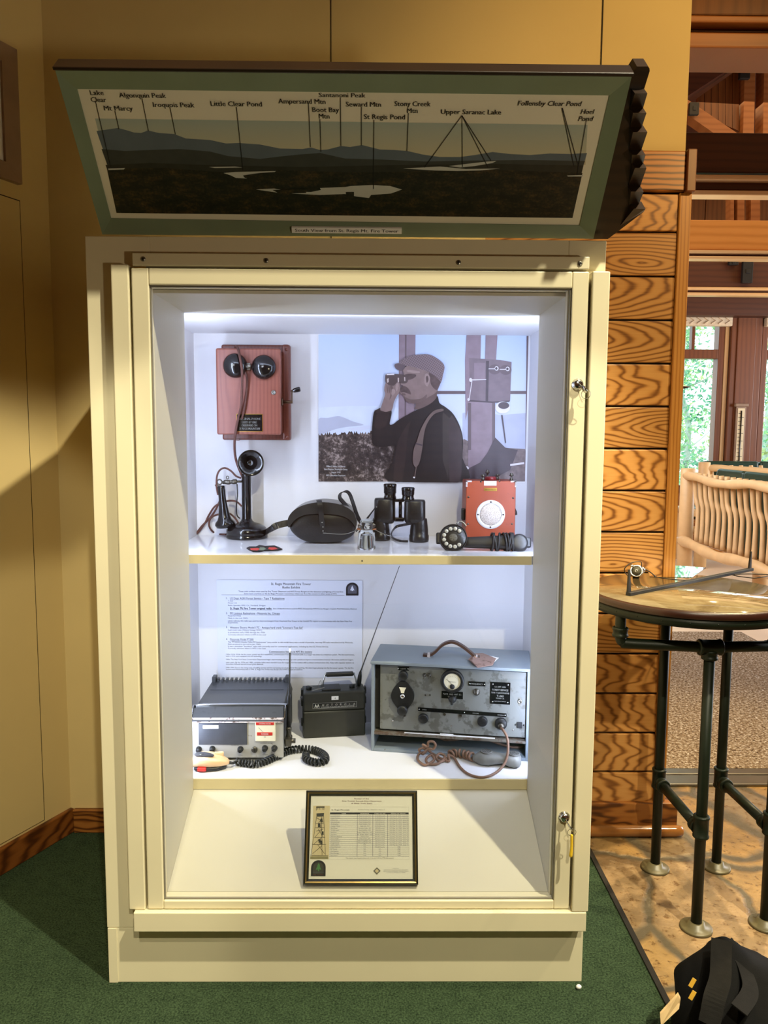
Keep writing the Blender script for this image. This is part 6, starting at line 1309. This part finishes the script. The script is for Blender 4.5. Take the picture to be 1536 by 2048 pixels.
fi = 'Leonard Henry Milton Leonard Fred Leander Bert Orville Paul Don Meredith Robert James Donald Steven Edward Bill John Mary Dick'.split(); la = 'Martin Thompson Ray Brown Larkin Martin Dumas Lamb Rork Perry Richards Hough Robinson Newell Shaffer Eastwood Foote Langdon Finnegan Lowrey'.split()
tow = ['Paul Smiths, NY'] * 5 + ['Gabriels, NY', 'Saranac Lake, NY', 'Paul Smiths, NY', 'Lake Clear Jct, NY', 'St. Regis Falls, NY', 'Malone, NY', 'Lake Clear, NY', 'Bloomingdale, NY', 'Bloomingdale, NY'] + ['N/A'] * 6
for i in range(20):
    v = 386 + i * 21.3; rr_(415, v + 3.6, 1210, v + 6.0, 2)
    n_t = fi[i] + ' ' + la[i]; rt(n_t, 428, 428 + 6.4 * len(n_t), v, 9.5, 2); t = tow[i]; wt = 8.0 * len(t); rt(t, 768 - wt / 2, 768 + wt / 2, v, 9.5, 2)
    t = '$%d.00/month' % random.choice((60, 75, 90, 100)) if i < 9 else ('$%d.50 weekly' % random.choice((52, 60, 84)) if i < 12 else ('$2.%d/hourly' % (50 + i) if i < 16 else 'N/A')); wt = 7.6 * len(t); rt(t, 920 - wt / 2, 920 + wt / 2, v, 9.5, 2)
    t = '5/%d May %d, 19%d - June %d' % (i % 9 + 1, i + 8, 12 + i * 3, 30 - i) if i < 15 else '19%d' % (70 + i); wt = 7.2 * len(t); rt(t, 1110 - wt / 2, 1110 + wt / 2, v, 9.5, 2)
for u_ in (690, 846, 995): rr_(u_, 366, u_ + 3.2, 800, 2)
for u_ in (415, 1209): rr_(u_, 288, u_ + 1.2, 826, 4)
rr_(415, 288, 1210, 289.2, 4); rr_(415, 826, 1216, 827.2, 4)
rt('The tower was decommissioned at the end of the 1990 fire season', 578, 1056, 818, 10, 1)
rr_(243, 276, 412, 826, 5)
def seg(u0, v0, u1, v1, w_=3.0):
    a = Vector(ul(u0, v0)); b = Vector(ul(u1, v1)); a.y = b.y = -.0028; dd = (b - a).normalized(); nn = Vector((-dd.z, 0, dd.x)) * w_ * .00013; g.mi = 1; g.poly([a + nn, b + nn, b - nn, a - nn])
g.mi = 6; g.poly([Vector(ul(*p_)) + Vector((0, -.0005, 0)) for p_ in ((278, 356), (354, 352), (352, 388), (280, 390))]); g.poly([Vector(ul(*p_)) + Vector((0, -.0005, 0)) for p_ in ((274, 284), (358, 282), (358, 296), (274, 298))])
for L in ((275, 296, 275, 326), (340, 292, 340, 318), (352, 292, 352, 318), (290, 300, 292, 316), (310, 298, 312, 318), (280, 390, 235, 785), (352, 388, 378, 785), (330, 390, 345, 785), (276, 460, 352, 458), (272, 506, 362, 506), (262, 606, 372, 604), (250, 678, 382, 676), (228, 785, 405, 788), (280, 400, 340, 440), (340, 400, 300, 455), (280, 540, 350, 520), (270, 600, 340, 520), (300, 520, 350, 600), (262, 670, 330, 610), (250, 770, 340, 690), (300, 680, 370, 770), (320, 470, 320, 505), (295, 470, 318, 500), (300, 620, 320, 675), (340, 615, 345, 670), (330, 410, 350, 450)): seg(*L, 4.0)
for vv in ((430, 330), (640, 318), (655, 335), (560, 345), (480, 308)): g.mi = 6; g.poly([Vector(ul(vv[1] - 10, vv[0] - 18)) + Vector((0, -.0008, 0)), Vector(ul(vv[1] + 10, vv[0] - 18)) + Vector((0, -.0008, 0)), Vector(ul(vv[1] + 12, vv[0] + 18)) + Vector((0, -.0008, 0)), Vector(ul(vv[1] - 12, vv[0] + 18)) + Vector((0, -.0008, 0))])
rr_(228, 796, 405, 824, 7, .0003)
def arch2(u, v, w_, h_, mi, dy):
    P = [(u - w_, v + h_), (u - w_, v - h_ * .1)] + [(u - w_ * math.cos(t), v - h_ * .1 - h_ * .9 * math.sin(t)) for t in [PI * i / 14 for i in range(1, 14)]] + [(u + w_, v - h_ * .1), (u + w_, v + h_)]
    g.mi = mi; g.poly([Vector(ul(*p_)) - Vector((0, dy, 0)) for p_ in P])
arch2(312, 915, 72, 80, 1, .0003); arch2(312, 915, 52, 58, 6, .0006)
g.mi = 8; g.poly([Vector(ul(*p_)) - Vector((0, .0009, 0)) for p_ in ((314, 862), (330, 895), (324, 893), (340, 930), (320, 928), (320, 945), (308, 945), (308, 928), (286, 930), (304, 893), (298, 895))])
rt('SAINT REGIS MOUNTAIN', 258, 368, 962, 9, 2, 0, 'L', .0008); rt('FIRE TOWER', 262, 364, 986, 13, 3, .01, 'L', .0008)
for s_, mi in ((37, 7), (30, 2), (22, 5)): g.mi = mi; g.poly([Vector(ul(*p_)) - Vector((0, .0003 + .0001 * (40 - s_), 0)) for p_ in ((890, 942 - s_), (890 + s_, 942), (890, 942 + s_), (890 - s_, 942))])
rt('by Bill Starr', 1046, 1108, 920, 8, 2); rt('State Director, Forest Fire Lookout Association', 958, 1198, 936, 8, 2); rt('Eastern Area Coordinator - National Historic', 955, 1204, 950, 8, 2); rt('Lookout Register 1998', 988, 1170, 964, 8, 2)
g.obj('document', [paint('roster_paper', (236, 230, 210), .5, .01, 4, 0), M['ink'], M['greyink'], paint('roster_red_brown', (120, 70, 60), .6, .02, bump=0), paint('roster_rule', (160, 156, 140), .6, .02, bump=0), paint('roster_sepia', (214, 196, 150), .6, .06, 20, 0), paint('roster_dark', (58, 58, 50), .6, .08, bump=0), paint('roster_olive', (140, 132, 92), .6, .12, 30, 0), paint('roster_green', (70, 128, 70), .6, .1, bump=0)], rf, recalc=False)
g = G(); g.box(dx0, dx1, -.0062, -.0048, dz0, dz1); g.obj('cover_glass', M['glass'], rf)

# ================================================================== FIRE FINDER TABLE AT THE RIGHT
TC = Vector((1.05, 0.405, 0)); TZ = 1.0; TR = 0.307
tbl = thing('pipe_leg_table', 'round map table with dark rim on green pipe legs beside the cabinet', 'table', TC); o_ = tbl.location
g = G(o_); g.lathe([(TR, 0), (TR + .002, .003), (TR + .002, .018), (TR - .002, .021), (TR - .009, .0215), (0.0001, .0215)], (TC.x, TC.y, TZ - .0225), (0, 0, 1), 96); g.obj('rim', M['rimwood'], tbl)
g = G(o_); g.lathe([(TR - .008, 0), (TR - .008, .0012), (.0001, .0012)], (TC.x, TC.y, TZ - .0012), (0, 0, 1), 96); g.obj('map_surface', M['maptop'], tbl)
g = G(o_); g.lathe([(TR - .004, 0), (TR - .004, .026), (TR - .012, .026), (TR - .012, 0), (TR - .004, 0)], (TC.x, TC.y, TZ - .0487), (0, 0, 1), 96)
for i in range(26):
    an = 2 * PI * i / 26; g.lathe([(.0028, 0), (.002, .0012), (.0001, .0015)], (TC.x + math.cos(an) * (TR - .0045), TC.y + math.sin(an) * (TR - .0045), TZ - .035), (math.cos(an), math.sin(an), 0), 10)
g.obj('ring_band', M['pipe'], tbl)
PR = .0158
def fitting(g, p, d, L=.03, r=.0215): g.lathe([(PR, 0), (r, .001), (r + .002, .003), (r + .002, .008), (r, .010), (r, L - .010), (r + .002, L - .008), (r + .002, L - .003), (r, L - .001), (PR, L)], Vector(p) - Vector(d).normalized() * L / 2, d, 20)
legs = [PZ(1392, 1857, 0), PZ(1310, 1737, 0), PZ(1432, 1735, 0), PZ(1530, 1850, 0)]
tops = [.865, TZ - .049, TZ - .049, .865]
zlow = PY(1322, 1556, legs[1].y).z
for L, zt_ in zip(legs, tops):
    g = G(o_); g.tube([L + Vector((0, 0, .004)), L + Vector((0, 0, zt_))], PR, 18); fitting(g, L + Vector((0, 0, zlow)), (0, 0, 1), .07); lg = g.obj('leg', M['pipe'], tbl)
    g = G(o_); g.lathe([(.047, 0), (.047, .006), (.044, .008), (.026, .010), (.023, .022), (.0165, .022)], L + Vector((0, 0, .0005)), (0, 0, 1), 32)
    g.mi = 1
    for k_ in range(4): an = rad(45 + 90 * k_); g.cyl(L + Vector((math.cos(an) * .036, math.sin(an) * .036, .0078)), .0042, .001, (0, 0, 1), 12)
    g.obj('floor_flange', [paint('flange_bronze', (92, 84, 58), .4, .15, 20, .1), M['ink']], lg)
for i, j in ((1, 0), (2, 3)):
    a = legs[i] + Vector((0, 0, zlow - .012)); b = legs[j] + Vector((0, 0, zlow - .012)); d = (b - a).normalized()
    g = G(o_); g.tube([a + d * .018, b - d * .018], PR, 16); fitting(g, a + d * .03, d, .03); fitting(g, b - d * .03, d, .03); g.obj('cross_pipe', M['pipe'], tbl)
for L, sx in ((legs[0], -1), (legs[3], 1)):
    z = tops[0] + .004; xe = PY(1249, 1290, L.y).x if sx < 0 else L.x + .12
    if sx > 0: xe = min(xe, TC.x + .20)
    g = G(o_); xx = L.x; ye = L.y
    dd = math.sqrt(max(0, (TR - .02) ** 2 - (xe - TC.x) ** 2)); ye2 = max(L.y, TC.y - dd)
    g.tube(catmull([(xx + sx * .02, L.y, z), (xx + sx * .06, L.y + (ye2 - L.y) * .2, z), (xe - sx * .03, L.y + (ye2 - L.y) * .9, z), (xe - sx * .008, ye2, z + .004), (xe, ye2, z + .022), (xe, ye2, z + .05), (xe, ye2, TZ - .03)], 6), PR, 16)
    fitting(g, (xe, ye2, z + .034), (0, 0, 1), .03); fitting(g, (xx, L.y, z), (1, 0, 0), .07, .022); fitting(g, (xx, L.y, z - .022), (0, 0, 1), .03)
    g.obj('bracket_pipe', M['pipe'], tbl)
g = G(o_); z = tops[0] + .004; g.tube([(legs[0].x, legs[0].y, z), (legs[3].x, legs[3].y, z)], PR, 16); g.obj('bracket_pipe', M['pipe'], tbl)
# sighting bar
sa, sb_ = PZ(1256, 1189, TZ + .004), PZ(1503, 1139, TZ + .004)
al = thing('sighting_bar', 'black sighting bar with two upright vanes lying across the round table', 'sighting bar', ((sa + sb_) / 2)); al.location.z = TZ + .0005; o_ = al.location
g = G(o_); d = (sb_ - sa).normalized(); g.bar(sa + Vector((0, 0, .0012)), sb_ + Vector((0, 0, .0012)), .017, .010, .001); g.obj('bar', M['matblack'], al)
for p_, py, dx in ((sa, 1140, 1), (sb_, 1103, -1)):
    zt_ = PY(1260 if dx > 0 else 1500, py, p_.y).z
    s_ = d * dx
    g = G(o_); q0 = Vector((p_.x, p_.y, TZ + .005)); g.prism([q0 + Vector((0, 0, 0)), q0 + s_ * .016, Vector((p_.x, p_.y, zt_)) + s_ * .007, Vector((p_.x, p_.y, zt_)) + s_ * .003], Vector((-d.y, d.x, 0)) * .006); g.obj('sight_vane', M['matblack'], al)
# chrome timer-like device with black cord, clear sheet
q = PZ(1272, 1154, TZ + .002)
dv = thing('chrome_sight_case', 'round chrome cased instrument with looped black cord on the round table', 'instrument', (q.x, q.y, TZ + .0005)); o_ = dv.location
c = Vector((q.x, q.y, TZ + .021)); ax = Vector((-.25, -.9, .35)).normalized()
g = G(o_); g.lathe([(.0001, -.014), (.018, -.014), (.0215, -.010), (.0215, .010), (.020, .014), (.017, .012), (.0001, .012)], c, ax, 36); g.obj('case', M['chrome'], dv)
g = G(o_); g.lathe([(.0165, .0125), (.0001, .0132)], c, ax, 30); g.mi = 1; g.tube([c + ax * .0136 + Vector((.004 * math.cos(t), .0, .004 * math.sin(t))) for t in [2 * PI * i / 14 for i in range(14)]], .0006, 5, True); g.obj('face', [paint('smoky_face', (92, 88, 74), .2, .2, 30), M['white']], dv)
g = G(o_); g.cyl(c + Vector((-.014, 0, .016)), .005, .008, (-.5, 0, .9), 12); g.obj('knob', M['chrome'], dv); g = G(o_); g.cyl(c + Vector((.018, .006, .004)), .012, .008, (.9, .3, .1), 18); g.obj('knob', M['chrome'], dv)
g = G(o_); W = lambda x, y, z=.004: PZ(x, y, TZ + z)
g.tube(catmull([c + Vector((.016, 0, .012)), PY(1282, 1124, q.y) , PY(1262, 1126, q.y - .005), PY(1249, 1138, q.y - .01), W(1254, 1150), W(1264, 1152)], 6), .0016, 7)
g.tube(catmull([c + Vector((.02, .0, .012)), PY(1300, 1144, q.y), W(1312, 1153), W(1330, 1157), W(1360, 1160), W(1388, 1160)], 6), .0018, 7); g.obj('cord', M['matblack'], dv)
g = G((q.x + .08, q.y + .06, TZ + .0005)); P = [W(1300, 1155, .0025), W(1384, 1156, .0025), W(1412, 1136, .0025), W(1290, 1128, .0025)]; g.prism(P, (0, 0, .002)); tag(g.obj('clear_sheet', glass('acrylic', (.93, .97, .95, 1), 3.0, .02)), 'small clear plastic sheet lying beside the chrome instrument', 'plastic sheet')
g = G(W(1500, 1152, .0005)); g.tube(catmull([W(1465, 1150, .003), W(1480, 1153, .003), W(1512, 1156, .003), W(1540, 1150, .003), W(1512, 1148, .003), W(1484, 1148, .003), W(1468, 1149, .003)], 6), .0017, 7); tag(g.obj('black_lanyard', M['matblack']), 'thin black cord loop lying at the back of the round table', 'cord')

# ================================================================== BLACK PACK ON THE STONE FLOOR
bp = thing('black_pack', 'black nylon pack with gold labels slumped on the stone floor at the lower right', 'bag', (0.98, -0.27, 0)); o_ = bp.location
g = G(o_); R_ = []
tip = PY(1449, 1877, -.20)
for z, cx_, cy_, hx, hy in ((.001, 1.0, -.29, .185, .13), (.03, 1.0, -.29, .20, .14), (.09, .995, -.285, .205, .135), (.14, .985, -.27, .19, .12), (.18, .965, -.25, .155, .10), (.21, .945, -.23, .105, .075), (.235, .925, -.215, .06, .05), (tip.z - .012, tip.x + .004, -.205, .03, .03), (tip.z, tip.x, -.20, .012, .012)):
    r_ = ellipse_ring((cx_, cy_, z), (hx, 0, 0), (0, hy, 0), 48, 2.4)
    R_.append([p_ + Vector((mnoise.noise(p_ * 14), mnoise.noise(p_ * 14 + Vector((9, 0, 0))), 0)) * .022 * (1 if z > .02 else .3) + Vector((0, 0, 0)) for p_ in r_])
g.loft(R_); g.obj('body', M['bag'], bp)
g = G(o_); sd = (.8, .3, -.3)
g.ribbon(catmull([PY(1443, 1880, -.235), PY(1442, 1920, -.29), PY(1440, 1960, -.34), PY(1428, 2000, -.38), PY(1418, 2050, -.41)], 6), (1, 0, .1), .045, .003); g.obj('strap', M['strap'], bp)
g = G(o_); g.ribbon(catmull([PY(1455, 1882, -.215), PY(1478, 1915, -.24), PY(1494, 1950, -.28), PY(1500, 1985, -.33), PY(1478, 2020, -.39)], 6), (.9, .3, -.2), .036, .003); g.obj('strap', M['strap'], bp)
g = G(o_); P = [PY(1486, 1912, -.16), PY(1500, 1918, -.15), PY(1522, 1935, -.15), PY(1550, 1965, -.18), PY(1556, 2010, -.24)]; g.tube(catmull(P, 5), [.014 + .012 * math.sin(PI * i / 20) for i in range(21)], 12); g.obj('padded_strap', M['bag'], bp)
for (x0_, y0_), (x1_, y1_) in (((1384, 1974), (1380, 1960)), ((1385, 2000), (1380, 1984))):
    c = PY(1385, (y0_ + y1_) / 2, -.40); g = G(o_); g.bar(c + Vector((-.005, 0, -.008)), c + Vector((.006, .004, .008)), .010, .002, .0005, (0, 1, 0)); g.obj('gold_label', M['label_y'], bp)
g = G(o_); c0, c1, c2, c3 = PY(1324, 2046, -.36), PY(1358, 1992, -.36), PY(1362, 1998, -.36), PY(1350, 2022, -.36)
g.prism([PY(1320, 2030, -.40), PY(1356, 1990, -.38), PY(1361, 2000, -.38), PY(1358, 2018, -.39), PY(1322, 2052, -.41)], (.002, .006, .002)); g.obj('paper_tag', paint('tan_tag', (190, 162, 116), .7, .15, 40, .1), bp)

# ================================================================== HALL FURNISHINGS
g = G((2.0, 2.5, .0005)); g.box(1.20, PZ(1498, 1275, 0).x, 1.325, PZ(1400, 1266, 0).y, .0005, .012, .004); tag(g.obj('entrance_mat', M['mat']), 'brown and white speckled entrance mat beyond the stone floor', 'mat')
def sofa(name, label, loc, rotz, Ln, hz, hb, nsl, grp):
    rot = Matrix.Rotation(rotz, 3, 'Z')
    s_ = thing(name, label, 'sofa', loc, rot, grp)
    def wav(x, a=.016): return a * math.sin(x * 5.2 + 1)
    for x, y, h_ in ((0, 0, hz + .05), (Ln, 0, hz + .05), (0, .72, .62), (Ln, .72, .62)):
        g = G(); g.tube([(x, y, 0), (x + .004, y, h_ * .5), (x, y, h_ - .006), (x, y, h_)], [.068, .066, .064, .058], 18); g.obj('post', M['log'], s_)
    for z, r, nm in ((hz - .03, .036, 'top_rail'), (hb, .045, 'seat_rail')):
        g = G(); g.tube([(Ln * i / 24 - .02 if i == 0 else Ln * i / 24, -.03 if nm == 'top_rail' else -.05, z + wav(Ln * i / 24)) for i in range(25)], [r * (1 + .12 * math.sin(i * 1.3)) * (0.7 if i in (0, 24) else 1) for i in range(25)], 14); g.obj(nm, M['log'], s_)
    for i in range(nsl):
        x = .11 + (Ln - .22) * i / (nsl - 1); w1 = random.uniform(-.012, .012)
        g = G(); g.tube(catmull([(x - .02, .03, hz + .015), (x + w1, .035, hz - .2), (x + .04, .045, (hz + hb) / 2), (x + .10 - w1, .02, hb + .03)], 5), [.021 * (1 + .1 * math.sin(j)) for j in range(16)], 10); g.obj('slat', M['log'], s_)
    for x in (0, Ln):
        g = G(); g.tube([(x, .0, .60), (x, .36, .61), (x, .74, .60)], [.04, .044, .04], 12); g.obj('arm_rail', M['log'], s_)
    g = G(); g.box(.06, Ln - .06, .05, .70, hb - .03, hb + .01, .008); g.obj('seat_board', M['oak_v'], s_)
    n = max(2, round(Ln / .62))
    for i in range(n):
        x0_, x1_ = .08 + (Ln - .16) * i / n, .08 + (Ln - .16) * (i + 1) / n
        m4 = Matrix.Rotation(rad(-8), 4, 'X'); m4.translation = Vector((0, .13, hb + .02))
        g = G(); g.box(x0_ + .004, x1_ - .004, 0, .15, .0, hz - hb + .045, .03, 4, m4); g.obj('back_cushion', M['cushion'], s_)
        g = G(); g.box(x0_ + .004, x1_ - .004, .26, .72, hb + .012, hb + .15, .03, 4); g.obj('seat_cushion', M['cushion'], s_)
    return s_
p_ = PX(1385, 1100, 2.95)
random.seed(5)
sofa('log_sofa', 'peeled log settee with green cushions, its slatted back towards the round table', (2.95, 5.12, 0), rad(-90), 2.25, 1.13, .50, 20, 'peeled log settees')
xs = PY(1405, 930, 6.6).x
sofa('log_sofa', 'second log settee with green cushions, behind the slatted one and below the windows', (xs, 6.55, 0), 0.0, 2.1, 1.14, .50, 18, 'peeled log settees')
# thermometer on the window post
a = PY(1466, 925, YW - .125); b = PY(1492, 812, YW - .125); zb = 0.62
tm = thing('wall_thermometer', 'tall wooden wall thermometer on the dark post between the hall windows', 'thermometer', ((a.x + b.x) / 2, YW - .116, zb)); o_ = tm.location
g = G(o_); g.box(a.x, b.x, YW - .14, YW - .116, zb, b.z, .006); g.box(a.x - .02, b.x + .02, YW - .16, YW - .116, b.z - .01, b.z + .03, .008); g.obj('board', M['frame_grey'], tm)
g = G(o_); g.box(a.x + .02, b.x - .02, YW - .145, YW - .139, zb + .03, b.z - .03, .002); g.mi = 1
for i in range(22): z = zb + .10 + (b.z - zb - .2) * i / 21; g.box(a.x + .03, b.x - .03 - (.04 if i % 2 else 0), YW - .1465, YW - .1448, z, z + .006)
g.obj('scale_plate', [paint('scale_plate', (232, 214, 176), .5, .05), M['ink']], tm)
g = G(o_); xm = (a.x + b.x) / 2; g.tube([(xm, YW - .150, zb + .08), (xm, YW - .150, b.z - .06)], .008, 8); g.ball((xm, YW - .150, zb + .07), .018, (1, 1, 1), 12, 8); g.obj('tube', M['black'], tm)
# dark pointed hook on the far edge of the boarded wall
h0 = PX(1363, 781, 1.165)
g = G((1.164, .90, h0.z)); yh = .90; z = PY(1365, 779, yh).z; tipx = PY(1382, 775, yh).x
g.loft([ellipse_ring((1.1610, yh, z), (0, .013, 0), (0, 0, .016), 14), ellipse_ring((1.170, yh, z + .003), (0, .011, 0), (0, 0, .013), 14), ellipse_ring(((1.17 + tipx) / 2, yh, z + .009), (0, .007, 0), (0, 0, .007), 14), ellipse_ring((tipx, yh, z + .009), (0, .001, 0), (0, 0, .001), 14)])
tag(g.obj('wall_hook', M['matblack']), 'small black pointed hook jutting from the edge of the boarded wall', 'hook')
# framed picture on the left wall
pf = thing('framed_picture', 'taupe framed picture hung high on the left wall above the flush door', 'picture', WL(.5, .0, 2.285))
o_ = pf.location
def lmitre(g, s0, s1, z0, z1, i, nf, ni, nb_):
    S_ = [(s0, z0), (s1, z0), (s1, z1), (s0, z1)]; I_ = [(s0 + i, z0 + i), (s1 - i, z0 + i), (s1 - i, z1 - i), (s0 + i, z1 - i)]
    for q in range(4):
        r_ = (q + 1) % 4
        vs = [WL(S_[q][0], nf, S_[q][1]), WL(S_[r_][0], nf, S_[r_][1]), WL(I_[r_][0], ni, I_[r_][1]), WL(I_[q][0], ni, I_[q][1]), WL(S_[q][0], nb_, S_[q][1]), WL(S_[r_][0], nb_, S_[r_][1]), WL(I_[r_][0], nb_, I_[r_][1]), WL(I_[q][0], nb_, I_[q][1])]
        g.add(vs, [(0, 1, 2, 3), (4, 7, 6, 5), (0, 4, 5, 1), (3, 2, 6, 7), (0, 3, 7, 4), (1, 5, 6, 2)])
g = G(o_); lmitre(g, .125, .90, 2.285, 2.703, .055, .022, .016, .001); g.obj('frame', M['frame_grey'], pf)
g = G(o_); wbox(g, .178, .848, .001, .006, 2.337, 2.651); g.mi = 1; wbox(g, .22, .806, .006, .0066, 2.38, 2.61); g.obj('print', [M['white'], paint('grey_print', (150, 150, 140), .6, .2, 8, 0)], pf)
